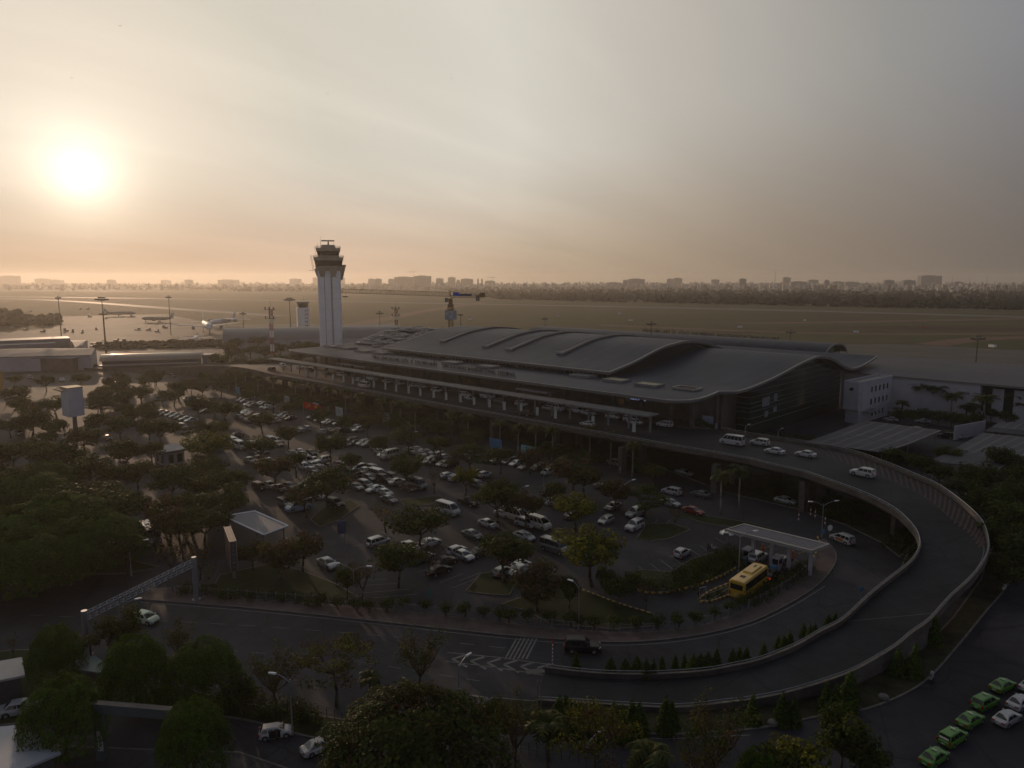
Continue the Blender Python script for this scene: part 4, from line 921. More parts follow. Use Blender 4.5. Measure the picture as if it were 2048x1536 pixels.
# ground vehicles on the apron
M['sun_yellow'] = mat('service_paint', (.3, .26, .14), .5, var=.2)
def tug(u, v, label, L=5.0, h=2.2, m='dark'):
    p = at(u, v); t = thing('service_vehicle', p, R.uniform(0, 3), label, 'service vehicle', 'service vehicles on the apron'); b = MB(); b.box((0, 0, h * .32), (L, 2, h * .4)); b.build('body', M[m], t); b = MB(); b.box((L * .3, 0, h * .75), (L * .3, 1.8, h * .5)); b.build('driver_cab', M['grey'], t)
    b = MB()
    for x in (-1, 1):
        for y in (-1, 1): b.tube((x * L * .32, y * 1.02, .42), (x * L * .32, y * .75, .42), .42, n=8)
    b.build('wheel', M['black'], t)
for k, (u, v) in enumerate(((22, 658), (52, 660), (86, 664), (132, 663), (146, 664), (165, 665), (193, 659), (275, 660), (297, 661), (314, 664), (265, 634), (330, 656), (203, 695), (192, 688), (186, 694), (212, 691), (233, 683), (243, 686), (180, 634), (60, 624), (160, 619), (176, 619))):
    tug(u, v, None, R.choice((4, 5, 7)), R.choice((2, 2.6, 3.2)), R.choice(('dark', 'grey', 'sun_yellow', 'brown')))
# ------------------------------------------------------------------ road vehicles
def paint(name, c, rough=.28, metal=.0): return mat(name, c, rough, metal, var=0, coat=.35)
PT_ = {'white': paint('white_car_paint', (.35, .355, .36)), 'silver': paint('silver_car_paint', (.36, .37, .38), .3, .5), 'grey': paint('grey_car_paint', (.13, .135, .14), .3, .4), 'black': mat('black_car_paint', (.012, .012, .014), .42, var=0, spec=.35),
       'red': paint('dark_red_car_paint', (.2, .02, .018)), 'blue': paint('pale_blue_car_paint', (.22, .3, .4)), 'green': paint('green_taxi_paint', (.06, .19, .02)), 'brown': paint('bronze_car_paint', (.12, .075, .05), .3, .4),
       'cream': paint('cream_car_paint', (.42, .4, .34)), 'mint': paint('pale_green_car_paint', (.42, .5, .36))}
M['tail'] = mat('tail_lamp', (.25, .01, .01), .25, var=0); M['head'] = mat('head_lamp', (.6, .6, .58), .12, var=0); M['rim'] = mat('wheel_rim', (.35, .35, .36), .35, metal=.7, var=0)
M['brake'] = mat('lit_brake_lamp', (.4, .01, .01), .4, var=0, emit=(1, .03, .02), es=.6); M['plate'] = mat('plate', (.5, .5, .48), .6, var=0)
M['trim'] = mat('dark_trim', (.02, .02, .021), .6, var=0)
# kind: L, W, H, wheelbase pts, ground clearance, belt height, hood height, boot height, base of cabin x(rear,front), roof x(rear,front), roof half width factor
CAR = {
 'sedan': dict(L=4.55, W=1.76, H=1.46, belt=.93, hood=.86, boot=.98, cb=(-1.72, 1.15), cr=(-.98, .28), wf=.74, wx=(-1.33, 1.36), sw=((.06, .5), (.54, .9))),
 'hatch': dict(L=3.9, W=1.7, H=1.5, belt=.95, hood=.9, boot=.95, cb=(-1.86, 1.08), cr=(-1.45, .3), wf=.76, wx=(-1.2, 1.22), sw=((.05, .3), (.34, .62), (.65, .92))),
 'mpv': dict(L=4.6, W=1.78, H=1.72, belt=1.0, hood=.98, boot=1.0, cb=(-2.2, 1.36), cr=(-1.95, .42), wf=.8, wx=(-1.35, 1.42), sw=((.04, .28), (.32, .6), (.63, .93))),
 'suv': dict(L=4.75, W=1.86, H=1.84, belt=1.12, hood=1.1, boot=1.1, cb=(-2.28, .98), cr=(-2.02, .28), wf=.8, wx=(-1.38, 1.42), sw=((.04, .28), (.32, .6), (.63, .93))),
 'van': dict(L=5.6, W=2.0, H=2.35, belt=1.32, hood=1.2, boot=1.3, cb=(-2.74, 2.1), cr=(-2.62, 1.2), wf=.84, wx=(-1.75, 1.85), sw=((.03, .25), (.28, .5), (.53, .72), (.76, .95))),
 'coach_van': dict(L=5.8, W=2.0, H=2.45, belt=1.3, hood=1.2, boot=1.25, cb=(-2.85, 2.25), cr=(-2.74, 1.4), wf=.86, wx=(-1.75, 1.9), sw=((.03, .2), (.22, .4), (.42, .6), (.62, .78), (.81, .95))),
 'pickup': dict(L=5.2, W=1.85, H=1.78, belt=1.1, hood=1.08, boot=1.08, cb=(-.75, 1.2), cr=(-.5, .45), wf=.8, wx=(-1.65, 1.6), sw=((.06, .48), (.53, .92))),
}
def lerp3(a, b, u): return tuple(a[i] + (b[i] - a[i]) * u for i in range(3))
def car_parts(kind):
    """dict part name -> list of (MB, default material key)"""
    p = CAR[kind]; L, W, H = p['L'], p['W'], p['H']; hw = W / 2; out = []
    rb, fb = p['cb']; rr_, fr_ = p['cr']; rw = hw * p['wf']; bel = p['belt']
    b = MB()
    st_ = [(-L / 2, p['boot'] - .22, .8, .42), (-L / 2 + .1, p['boot'] - .05, .93, .28), (-L / 2 + .45, p['boot'], .99, .22), (min(rb, -L / 2 + 1.1) + .12, bel, 1, .2), ((rb + fb) / 2, bel, 1, .2), (fb, bel, 1, .2),
           (fb + (L / 2 - fb) * .45, (bel + p['hood']) / 2, .99, .2), (L / 2 - .35, p['hood'] - .06, .94, .22), (L / 2 - .1, p['hood'] - .2, .84, .28), (L / 2, p['hood'] - .36, .68, .36)]
    xs = []
    for x, zt, k, zb in st_:
        if xs and x <= xs[-1][0] + .02: x = xs[-1][0] + .05
        xs.append((x, zt, k, zb))
    secs = []
    for x, zt, k, zb in xs:
        w = hw * k; secs.append([(x, -w * .94, zb), (x, -w, zb + .18), (x, -w, zt - .22), (x, -w * .93, zt - .03), (x, -w * .7, zt), (x, w * .7, zt), (x, w * .93, zt - .03), (x, w, zt - .22), (x, w, zb + .18), (x, w * .94, zb)])
    b.loft(secs)
    # cabin shell (painted): pillars and roof
    bw = hw * .93
    def ring(u): # u 0 belt..1 roof
        return [(rb + (rr_ - rb) * u, -(bw + (rw - bw) * u), bel - .03 + (H - .06 - bel) * u), (fb + (fr_ - fb) * u, -(bw + (rw - bw) * u), bel - .03 + (H - .06 - bel) * u), (fb + (fr_ - fb) * u, bw + (rw - bw) * u, bel - .03 + (H - .06 - bel) * u), (rb + (rr_ - rb) * u, bw + (rw - bw) * u, bel - .03 + (H - .06 - bel) * u)]
    r0, r1 = ring(0), ring(1)
    n = 6
    cs = []
    for i in range(n):
        u = i / (n - 1); bul = 0
        x0 = r0[0][0] + (r0[1][0] - r0[0][0]) * u; x1 = r1[0][0] + (r1[1][0] - r1[0][0]) * u; crown = .06 * (1 - (2 * u - 1) ** 2) + (.02 if 0 < i < n - 1 else 0)
        cs.append([(x0, -bw, r0[0][2]), (x1, -rw, r1[0][2]), (x1, -rw * .8, r1[0][2] + .04 + crown * .6), (x1, rw * .8, r1[0][2] + .04 + crown * .6), (x1, rw, r1[0][2]), (x0, bw, r0[0][2])])
    b.loft(cs)
    if kind == 'pickup': b.box((-L / 2 + .95, 0, bel - .02), (1.55, W * .84, .06), 0, 0)
    out.append(('body', b, 'paint'))
    def pane(A, Bp, Cc, Dd, u0, u1, v0, v1, d):
        f = lambda u, v: lerp3(lerp3(A, Bp, u), lerp3(Dd, Cc, u), v)
        q = [Vector(f(u0, v0)), Vector(f(u1, v0)), Vector(f(u1, v1)), Vector(f(u0, v1))]; n = (q[1] - q[0]).cross(q[3] - q[0]).normalized() * d; g = MB(); g.quad(*[x + n for x in q]); return g
    g = pane(r0[1], r0[2], r1[2], r1[1], .05, .95, .08, .95, .012); out.append(('windscreen', g, 'glass'))
    g = pane(r0[3], r0[0], r1[0], r1[3], .08, .92, .18, .92, .012); out.append(('rear_window', g, 'glass'))
    for s in (0, 1):
        for (a, c) in p['sw']:
            if s == 0: g = pane(r0[0], r0[1], r1[1], r1[0], a, c, .12, .9, .012)
            else: g = pane(r0[2], r0[3], r1[3], r1[2], 1 - c, 1 - a, .12, .9, .012)
            out.append(('side_window', g, 'glass'))
    rwh = .31 if kind not in ('suv', 'van', 'coach_van', 'pickup') else .36
    for x in p['wx']:
        for s in (-1, 1):
            g = MB(); g.tube((x, s * (hw + .015), rwh), (x, s * (hw - .2), rwh), rwh, rwh, 14, 0); g.tube((x, s * (hw + .022), rwh), (x, s * (hw - .1), rwh), rwh * .64, rwh * .64, 10, 1)
            out.append(('wheel', g, ('black', 'rim')))
    arch = MB()
    for x in p['wx']:
        for s in (-1, 1): arch.tube((x, s * (hw + .006), rwh + .03), (x, s * (hw - .22), rwh + .03), rwh + .07, rwh + .07, 14)
    arch.box((0, 0, .24), (L * .86, W * .9, .14)); out.append(('underside', arch, 'trim'))
    for s in (-1, 1):
        g = MB(); g.hexa([(L / 2 - .3, s * hw * .62, p['hood'] - .34), (L / 2 - .02, s * hw * .5, p['hood'] - .36), (L / 2 - .04, s * hw * .74, p['hood'] - .34), (L / 2 - .34, s * hw * .955, p['hood'] - .32), (L / 2 - .3, s * hw * .62, p['hood'] - .15), (L / 2 - .09, s * hw * .5, p['hood'] - .18), (L / 2 - .1, s * hw * .72, p['hood'] - .17), (L / 2 - .36, s * hw * .945, p['hood'] - .14)]); out.append(('headlight', g, 'head'))
        zt = p['boot']; 
        if kind in ('mpv', 'suv', 'van', 'coach_van', 'hatch'): g = MB(); g.box((-L / 2 + .05, s * hw * .84, zt - .12), (.16, .2, .42))
        else: g = MB(); g.box((-L / 2 + .06, s * hw * .68, zt - .2), (.14, .4, .17))
        out.append(('tail_light', g, 'tail'))
        g = MB(); g.box((fb - .32, s * (hw + .07), bel + .08), (.12, .2, .15)); out.append(('wing_mirror', g, 'paint'))
    g = MB(); g.box((-L / 2 - .012, 0, .56), (.03, .42, .12)); out.append(('number_plate', g, 'plate'))
    g = MB(); g.box((L / 2 - .02, 0, .42), (.06, W * .5, .16)); out.append(('grille', g, 'trim'))
    return out
PROTO_PARTS = {}; PROTO_ONE = {}
def getm(k, pk): return PT_[pk] if k == 'paint' else M[k]
for kd in CAR:
    pl = car_parts(kd); PROTO_PARTS[kd] = []
    one = MB(); mats_ = ['paint', 'glass', 'black', 'rim', 'trim', 'head', 'tail', 'plate']
    for nm, b, mk in pl:
        ml = mk if isinstance(mk, tuple) else (mk,)
        PROTO_PARTS[kd].append((nm, b.mesh('vehicle_' + nm, [getm(k, 'white') for k in ml]), ml))
        o0 = len(one.v); one.v += b.v; one.f += [tuple(i + o0 for i in f) for f in b.f]; one.m += [mats_.index(ml[i]) for i in b.m]
    PROTO_ONE[kd] = (one.mesh('car_' + kd, [getm(k, 'white') for k in mats_]), mats_)
NAMES = {'sedan': 'sedan', 'hatch': 'hatchback', 'mpv': 'people carrier', 'suv': 'off-roader', 'van': 'minibus', 'coach_van': 'minibus', 'pickup': 'pickup'}
CATS = {'sedan': 'car', 'hatch': 'car', 'mpv': 'car', 'suv': 'car', 'van': 'van', 'coach_van': 'van', 'pickup': 'pickup'}
AUTO = []      # (object, look, where) labelled at the end
def paint_slot(o, col, slot=0):
    o.material_slots[slot].link = 'OBJECT'; o.material_slots[slot].material = PT_[col]
SHADE = {'cream': 'cream', 'grey': 'dark grey', 'mint': 'pale green', 'brown': 'bronze', 'blue': 'pale blue', 'red': 'dark red'}
def car(kind, col, pos, hd, detail, label=None, where='in the car park', group=None, tilt=None):
    nm = {'sedan': 'car', 'hatch': 'car', 'mpv': 'car', 'suv': 'car', 'van': 'minibus', 'coach_van': 'minibus', 'pickup': 'pickup_truck'}[kind]
    if detail:
        t = thing(nm, pos, hd, label, CATS[kind], group)
        for pn, me, ml in PROTO_PARTS[kind]:
            o = link(pn, me, t)
            if 'paint' in ml: paint_slot(o, col, ml.index('paint'))
    else:
        me, ml = PROTO_ONE[kind]; t = link(nm, me, None, pos, hd); tag(t, label, CATS[kind], group); paint_slot(t, col, 0)
    if tilt: t.rotation_euler = (tilt[0], tilt[1], hd)
    if not label: AUTO.append((t, f"{SHADE.get(col, col)} {NAMES[kind]}", where))
    return t
# headings: a towards the far left along the building, b away from the viewer
HD = {'a': HE1, 'A': HE1 + math.pi, 'b': HE2, 'B': HE2 + math.pi}
LOTG = 'cars standing in the car park'
# u, v of the ground under the car's middle, kind, colour, heading, near detail
LOT = '''634 839 mpv white B 0|641 843 sedan silver B 0|655 847 sedan silver B 0|679 851 suv silver B 0|690 853 sedan black B 0|708 861 suv white B 0|688 866 mpv black b 0|643 867 hatch white a 0|613 860 hatch white a 0|552 844 sedan grey a 0
520 810 sedan silver B 0|538 818 sedan silver B 0|500 812 mpv white B 0|727 890 mpv silver B 0|711 889 sedan black B 0|754 900 mpv white A 1|775 905 sedan silver A 0|779 916 van cream B 0|601 908 sedan white A 0|606 913 sedan white A 0|542 888 van white A 0|540 895 sedan silver A 0|525 904 coach_van white A 0
506 894 mpv silver A 0|612 928 van white A 0|609 938 mpv white A 0|645 926 suv silver B 1|678 934 sedan white A 0|690 938 suv silver A 0|704 938 mpv brown B 1|731 946 sedan white A 0|744 951 sedan white A 1|756 956 van white A 1|769 964 suv black A 1
795 968 sedan white b 1|833 976 coach_van grey A 1|704 968 sedan red A 0|731 974 mpv grey A 1|750 983 sedan white B 1|770 990 sedan silver A 1|778 1004 sedan grey A 0|858 927 mpv silver B 0|870 928 suv black B 0|886 919 sedan silver B 0|888 931 sedan silver B 0|896 956 hatch silver b 1|911 961 hatch white b 1
970 954 hatch silver b 1|992 926 sedan silver B 0|570 1012 mpv grey A 1|598 1020 van blue B 1|671 1013 suv black A 1|579 977 sedan grey A 0|896 1027 coach_van white A 1|937 1010 pickup black A 1|1008 1033 sedan white A 1|976 1053 sedan silver A 1|617 971 mpv grey B 0|637 996 sedan silver A 0
1033 931 sedan silver B 0|1051 938 sedan grey B 0|1095 949 hatch silver B 0|1096 988 hatch black b 0|1103 1008 hatch white b 1|1205 979 sedan grey A 0|1226 982 sedan blue B 0|1240 991 sedan white B 0|1340 1011 sedan silver A 0|1386 1027 sedan red A 1|1212 1046 hatch silver B 1|1269 1058 suv white B 1|1270 1032 suv silver B 0
1015 1032 mpv white A 1|1035 1040 van cream A 1|1051 1052 mpv white A 1|1077 1055 van cream A 1|1048 1078 sedan silver A 1|1109 1103 van grey A 1|1226 1018 sedan grey B 0|1364 1112 hatch white b 1|1043 1137 hatch silver b 1
655 1133 sedan white A 1|820 1099 sedan silver A 0|802 1117 sedan silver b 0|860 1091 sedan white b 0|914 1107 hatch white b 1|891 1129 sedan black b 1|927 1117 sedan silver A 0|878 1147 sedan black b 1|1006 1150 hatch grey b 1|1038 1147 sedan white B 1
124 762 sedan white A 0|60 757 mpv grey A 0|236 809 van white A 0|322 827 sedan silver B 0|332 830 sedan black B 0|343 832 sedan silver B 0|352 835 sedan white B 0|361 838 sedan black B 0|371 841 sedan white B 0|382 844 sedan silver B 0|378 801 mpv white B 0|389 818 sedan silver B 0|411 826 sedan black B 0
365 857 mpv grey A 0|178 850 suv black A 0|444 880 sedan black B 0|455 884 sedan silver B 0|472 874 sedan black B 0|467 890 van white A 0|480 897 van white A 0|505 899 suv silver B 0|124 920 van black A 1|170 946 van white A 1|264 960 sedan black A 0|289 1009 sedan black A 1|467 968 sedan grey b 0
295 1067 sedan silver A 1|185 1057 sedan silver b 0|490 805 hatch silver B 0|478 820 sedan white B 0|486 824 sedan black B 0|494 828 sedan silver B 0|502 832 sedan red B 0|510 838 mpv silver B 0|479 838 sedan black A 0|496 845 sedan grey A 0|480 782 sedan black B 0|462 778 sedan black B 0|440 772 mpv grey B 0|420 768 sedan silver B 0|345 755 suv black A 0
560 832 sedan grey B 0|574 838 mpv black B 0|586 868 sedan grey a 0|660 884 sedan black A 0|690 892 mpv grey A 0|820 906 sedan grey A 0|840 912 sedan silver A 0|640 955 sedan grey A 0|655 960 sedan silver A 0|668 964 mpv black A 0|625 945 sedan grey A 0|945 915 mpv grey A 0|520 930 sedan silver A 0|500 925 sedan grey A 0|555 935 mpv black A 0|540 975 sedan grey A 0
1060 925 sedan grey B 0|1075 940 mpv black B 0|1160 958 sedan grey B 0|980 985 sedan grey A 0|955 975 mpv grey A 0|1145 1035 sedan grey b 0|945 1075 sedan grey A 0|845 1122 mpv grey b 0|960 1110 sedan black b 0|1020 1120 mpv black b 0|330 905 sedan grey A 0|250 935 suv grey A 0|80 880 sedan grey A 0|40 870 mpv black A 0|215 880 sedan black A 0|430 905 mpv grey B 0|590 1000 sedan black b 0|260 830 sedan black A 0|290 815 sedan grey A 0|230 770 sedan grey A 0'''
POS = []
for row in LOT.split('\n'):
    for it in row.split('|'):
        u, v, k, c, h, d = it.split(); p = at(float(u), float(v)); POS.append((p, h, float(u), float(v))); car(k, c, p, HD[h] + R.uniform(-.05, .05), d == '1', None, 'in the car park', LOTG)
n_ = 0
for p, h, u, v in list(POS):           # the fuller rows of the middle distance
    if not (480 < u < 1060 and 800 < v < 985) or n_ > 60: continue
    a_ = HD[h] + math.pi / 2; q = p + Vector((math.cos(a_), math.sin(a_), 0)) * R.choice((2.45, -2.45))
    if min((q - o[0]).length for o in POS) < 2.3: continue
    POS.append((q, h, u, v)); n_ += 1; car(R.choice(('sedan', 'sedan', 'mpv', 'hatch')), R.choice(('grey', 'silver', 'black', 'white', 'grey', 'brown')), q, HD[h] + R.uniform(-.05, .05), False, None, 'in the car park', LOTG)
# cars with something special about them keep labels of their own
t = car('mpv', 'silver', at(757, 1090), HD['b'], True, 'silver estate with its bonnet raised, beside the kerb island in the car park', group=LOTG)
b = MB(); b.hexa([(1.5, -.72, .98), (1.5, .72, .98), (1.56, .72, .95), (1.56, -.72, .95), (1.05, -.7, 2.0), (1.05, .7, 2.0), (1.11, .7, 2.0), (1.11, -.7, 2.0)]); o = b.build('bonnet', PT_['silver'], t)
t = car('coach_van', 'grey', at(300, 1080), HD['A'] - .12, True, 'long dark bus catching the low sun among trees by the far pavement', group=LOTG); t.scale = (1.6, 1.1, 1.1)
# on the viaduct deck
def onv(u, v, kind, col, hd, z=8.02, det=0): car(kind, col, at(u, v, z), HD.get(hd, hd) if isinstance(hd, str) else hd, bool(det), None, 'on the viaduct', 'cars on the viaduct')
for l in '543 741 mpv black a|567 734 mpv silver A|600 737 sedan silver A|652 747 sedan silver A|683 753 mpv white A|718 763 sedan silver A|728 775 van cream a|744 761 van white A|775 766 sedan silver A|800 770 mpv silver A|825 774 sedan white A|843 776 sedan white A|873 784 mpv white A|931 793 mpv white A|940 800 sedan silver A|975 797 van white A|1000 806 sedan grey A|1043 812 mpv white A|1051 831 suv black a|1098 820 sedan silver A|1112 821 van white A|1155 825 mpv white A|1178 830 sedan white A|1175 852 sedan white a|1226 837 mpv white A|1262 843 mpv white A|1270 848 sedan white A|900 776 sedan grey A|1010 795 sedan black A|620 742 sedan black A|1200 826 sedan grey A|1130 815 mpv silver A'.split('|'):
    q = l.split(); onv(float(q[0]), float(q[1]), q[2], q[3], q[4])
CURVE = 'cars on the curving end of the viaduct'
car('mpv', 'white', at(1329, 853, 8.02), HD['a'], True, 'white people carrier just past the right end of the median shelter', group=CURVE)
car('coach_van', 'white', at(1464, 889, 8.02), HD['a'] + .06, True, 'white high roofed minibus on the viaduct, ahead of four white cars', group=CURVE)
car('mpv', 'white', at(1519, 890, 8.02), HD['a'] + .04, True, 'white people carrier right behind the minibus on the viaduct', group=CURVE)
car('sedan', 'white', at(1549, 907, 8.02), HD['a'] + .02, True, 'white saloon on the viaduct, nearest the inner railing', group=CURVE)
car('sedan', 'white', at(1611, 913, 8.02), HD['a'], True, 'white saloon on the viaduct, second last of the line', group=CURVE)
car('suv', 'white', at(1725, 952, 7.95), HD['a'] - .12, True, 'white off-roader alone at the start of the curved ramp', group=CURVE)
# ground roads
car('suv', 'black', at(1165, 1302), math.atan2(-.06, 1) , True, 'black off-roader driving on the near road towards the ramp', group=None)
t = car('mpv', 'white', at(1684, 1084), HD['a'] - .35, True, 'white taxi with orange side panels on the road by the toll plaza')
b = MB(); b.box((-.1, .905, .72), (1.5, .03, .5)); b.box((-.1, -.905, .72), (1.5, .03, .5)); b.build('side_panel', M['orange'], t)
car('mpv', 'white', at(1343, 988), HD['a'], True, 'white people carrier on the lower road in front of the viaduct pier'); car('sedan', 'grey', at(1401, 993), HD['a'], True, 'grey saloon on the lower road close to a viaduct pier')
car('sedan', 'silver', at(1571, 1006), HD['A'], True, 'silver saloon parked under the curve of the viaduct')
car('mpv', 'silver', at(1227, 930), HD['a'], False, 'silver people carrier half hidden behind the left pier'); car('sedan', 'grey', at(1368, 950), HD['A'], False, 'dim grey saloon in the dark under the viaduct')
car('hatch', 'mint', at(292, 1244), HE1 + math.pi + .38, True, 'pale green taxi passing under the silver gantry'); car('suv', 'silver', at(1516, 1122), HD['b'], True, 'silver off-roader stopped at the far toll booth')
t = car('sedan', 'black', at(1543, 1156), HD['b'], True, 'dark saloon with lit brake lamps ahead of the yellow coach')
for o in t.children:
    if o.name.startswith('tail_light'): o.material_slots[0].link = 'OBJECT'; o.material_slots[0].material = M['brake']
car('hatch', 'grey', at(1568, 1128), HD['b'], True, 'grey hatchback beyond the near toll booth')
t = car('hatch', 'white', at(552, 1472), math.atan2(.28, 1), True, 'white hatchback with an open dark door on the forecourt'); t.scale = (.86,) * 3; b = MB(); b.hexa([(.25, -.9, .3), (.3, -.9, .3), (.1, -1.55, .3), (.05, -1.55, .3), (.25, -.85, 1.25), (.3, -.85, 1.25), (.1, -1.5, 1.25), (.05, -1.5, 1.25)]); b.build('door', M['trim'], t); b = MB(); b.box((-.1, -.86, .75), (1.3, .04, .9)); b.build('open_doorway', M['black'], t)
car('sedan', 'white', at(640, 1500), math.atan2(.75, 1), True, 'white saloon partly behind the big red flowering tree').scale = (.84,) * 3
car('sedan', 'white', at(45, 1425), math.atan2(.35, 1), True, 'white saloon roof under the tree at the left edge')
TX = ((2005, 1378), (1970, 1412), (1940, 1447), (1905, 1483), (1868, 1522))
for k, (u, v) in enumerate(TX):
    t = car('sedan' if k in (0, 2, 4) else 'mpv', 'green', at(u, v), .5 + .02 * k, True, ('topmost of the green taxis lined up at lower right', 'green taxi people carrier, second from the top of the line', 'middle green taxi of the line at lower right', 'green taxi people carrier with a white rear window sign, second lowest', 'lowest green taxi, nearest the bottom edge')[k], group='green taxis in a line'); t.scale = (.82,) * 3
    b = MB(); H_ = CAR['sedan' if k in (0, 2, 4) else 'mpv']['H']; b.box((-.2, 0, H_ + .1), (.22, .6, .16)); b.build('roof_sign', PT_['mint'], t)
    if k == 3: b = MB(); b.box((-2.19, 0, 1.25), (.03, 1.1, .22)); b.build('window_sign', M['white'], t)
car('sedan', 'white', at(2040, 1412), .52, True, 'white saloon with an open door beside the green taxis').scale = (.84,) * 3; car('sedan', 'silver', at(2014, 1444), .52, True, 'silver saloon parked right of the middle green taxi').scale = (.84,) * 3; car('sedan', 'white', at(2064, 1378), .52, True, 'white car cut by the right edge above the others').scale = (.84,) * 3
# yard on the right
car('van', 'grey', at(1838, 870), HE1 + 2.2, False, 'dark van parked beyond the right shed'); car('mpv', 'silver', at(1919, 876), HE2 + math.pi, False, 'silver car parked alone between the two sheds'); car('suv', 'black', at(1892, 876), HE1, False, 'dark off-roader with an orange barrier beside it'); car('sedan', 'silver', at(1846, 846), HE1 + .3, False, 'car in shade near the palms of the warehouse'); car('sedan', 'white', at(1781, 842), HE1, False, 'white car at the foot of the white office block')
car('mpv', 'black', at(493, 732, 0), HD['a'] + .2, False, 'dark car on the far approach road left of the shelter'); car('mpv', 'white', at(357, 736), .2, False, 'pale car on the far road under the tan roofed building')
# the yellow coach
t = thing('coach', at(1497, 1182), HD['b'] + .05, 'yellow coach waiting at the toll plaza', 'bus'); L, W, H = 9.0, 2.45, 3.1
b = MB(); secs = []
for x, k, zb in ((-L / 2, .92, .5), (-L / 2 + .15, 1, .36), (L / 2 - .5, 1, .36), (L / 2 - .1, .96, .4), (L / 2, .86, .5)):
    w = W / 2 * k; zt = H - (.12 if k < .97 else 0); secs.append([(x, -w, zb), (x, -w, 1.4), (x, -w * .97, zt - .3), (x, -w * .85, zt - .05), (x, 0, zt), (x, w * .85, zt - .05), (x, w * .97, zt - .3), (x, w, 1.4), (x, w, zb)])
b.loft(secs); b.build('body', M['yellow'], t)
for s in (-1, 1):
    b = MB(); b.hexa([(-L / 2 + .5, s * 1.215, 1.55), (L / 2 - .7, s * 1.215, 1.55), (L / 2 - .7, s * 1.24, 1.55), (-L / 2 + .5, s * 1.24, 1.55), (-L / 2 + .5, s * 1.185, 2.7), (L / 2 - .5, s * 1.185, 2.7), (L / 2 - .5, s * 1.21, 2.7), (-L / 2 + .5, s * 1.21, 2.7)]); b.build('side_window', M['glass'], t)
    b = MB(); b.box((-L / 2 - .01, s * 1.0, 1.1), (.06, .2, .5)); b.build('tail_light', M['tail'], t); b = MB(); b.box((L / 2 - .02, s * .8, .9), (.1, .4, .25)); b.build('headlight', M['head'], t); b = MB(); b.box((L / 2 + .1, s * 1.4, 2.2), (.15, .25, .5)); b.build('wing_mirror', M['trim'], t)
    for x in (-2.4, 2.9): b = MB(); b.tube((x, s * 1.24, .5), (x, s * 1.0, .5), .5, .5, 14, 0); b.tube((x, s * 1.25, .5), (x, s * 1.2, .5), .28, .28, 10, 1); b.build('wheel', [M['black'], M['rim']], t)
b = MB(); b.box((-L / 2 - .02, 0, 2.15), (.05, 1.9, .8)); b.build('rear_window', M['glass'], t); b = MB(); b.box((L / 2 - .05, 0, 1.95), (.12, 2.1, 1.3)); b.build('windscreen', M['glass'], t)
b = MB(); b.hexa([(-.8, -.75, H - .03), (3.0, -.75, H - .03), (3.0, .75, H - .03), (-.8, .75, H - .03), (-.6, -.65, H + .22), (2.8, -.65, H + .22), (2.8, .65, H + .22), (-.6, .65, H + .22)]); b.build('air_conditioner', M['yellow'], t)
b = MB(); b.box((-2.4, 0, H + .02), (.7, .7, .06)); 
for k in range(3): b.box((1.8 + k * .35, 0, H + .24), (.22, .22, .05))
b.build('roof_hatch', M['trim'], t); b = MB(); b.box((0, 0, .45), (L * .9, W * .9, .3)); b.build('underside', M['trim'], t); b = MB(); b.box((-L / 2 - .02, 0, .95), (.05, .5, .14)); b.build('number_plate', M['plate'], t)
# scooters
def scooter(p, hd, label):
    t = thing('scooter', p, hd, label, 'scooter'); b = MB()
    b.hexa([(-.75, -.16, .45), (.1, -.16, .4), (.1, .16, .4), (-.75, .16, .45), (-.8, -.13, .8), (-.1, -.13, .74), (-.1, .13, .74), (-.8, .13, .8)]); b.hexa([(.3, -.2, .3), (.42, -.2, .3), (.42, .2, .3), (.3, .2, .3), (.45, -.16, .95), (.55, -.16, .95), (.55, .16, .95), (.45, .16, .95)]); b.box((.1, 0, .3), (.6, .24, .08)); b.build('body', PT_['white'], t)
    for x in (-.6, .65): b = MB(); b.tube((x, -.06, .26), (x, .06, .26), .26, .26, 12); b.build('wheel', M['black'], t)
    b = MB(); b.box((-.42, 0, .84), (.7, .24, .08)); b.build('seat', M['trim'], t); b = MB(); b.tube((.5, -.35, 1.02), (.5, .35, 1.02), .025, n=5); b.build('handlebar', M['trim'], t)
scooter(at(1862, 1361), .9, 'white scooter at the kerb below the ramp wall'); scooter(at(2006, 1182), .5, 'pale scooter at far right, under the dark trees'); scooter(at(1428, 1100), 2.2, 'dark scooter parked near the parasol and hedge')
# ------------------------------------------------------------------ trees and plants
LM = {'green': leaf_mat('deep_green_leaves', (0.044, 0.092, 0.0115)), 'dark': leaf_mat('dark_leaves', (0.0336, 0.0528, 0.0144)), 'mid': leaf_mat('mid_leaves', (0.0512, 0.0752, 0.0176)), 'olive': leaf_mat('olive_leaves', (0.0690, 0.0750, 0.0195)), 'yellow': leaf_mat('yellow_green_leaves', (0.135, 0.145, 0.018)),
      'bright': leaf_mat('fresh_leaves', (0.0550, 0.1210, 0.0132)), 'rust': leaf_mat('rust_leaves', (0.0754, 0.0494, 0.0286)), 'flower': leaf_mat('red_blossom', (0.06, 0.032, 0.018)), 'gold': leaf_mat('golden_blossom', (0.2000, 0.1350, 0.0180)), 'palm': leaf_mat('palm_leaves', (0.0385, 0.0550, 0.0198))}
def leaf(b, c, n, s, rr, m):
    """one leaf spray: a bent quad pair"""
    n = n.normalized(); a = n.orthogonal().normalized(); a.rotate(Matrix.Rotation(rr.uniform(0, 6.28), 3, n)); t = n.cross(a)
    l, w = s * rr.uniform(.7, 1.3), s * rr.uniform(.35, .6)
    p0 = c - a * l; p1 = c + t * w + n * s * .15; p2 = c + a * l - n * s * .1; p3 = c - t * w + n * s * .15
    b.face([b.vert(p0), b.vert(p1), b.vert(p2), b.vert(p3)], m)
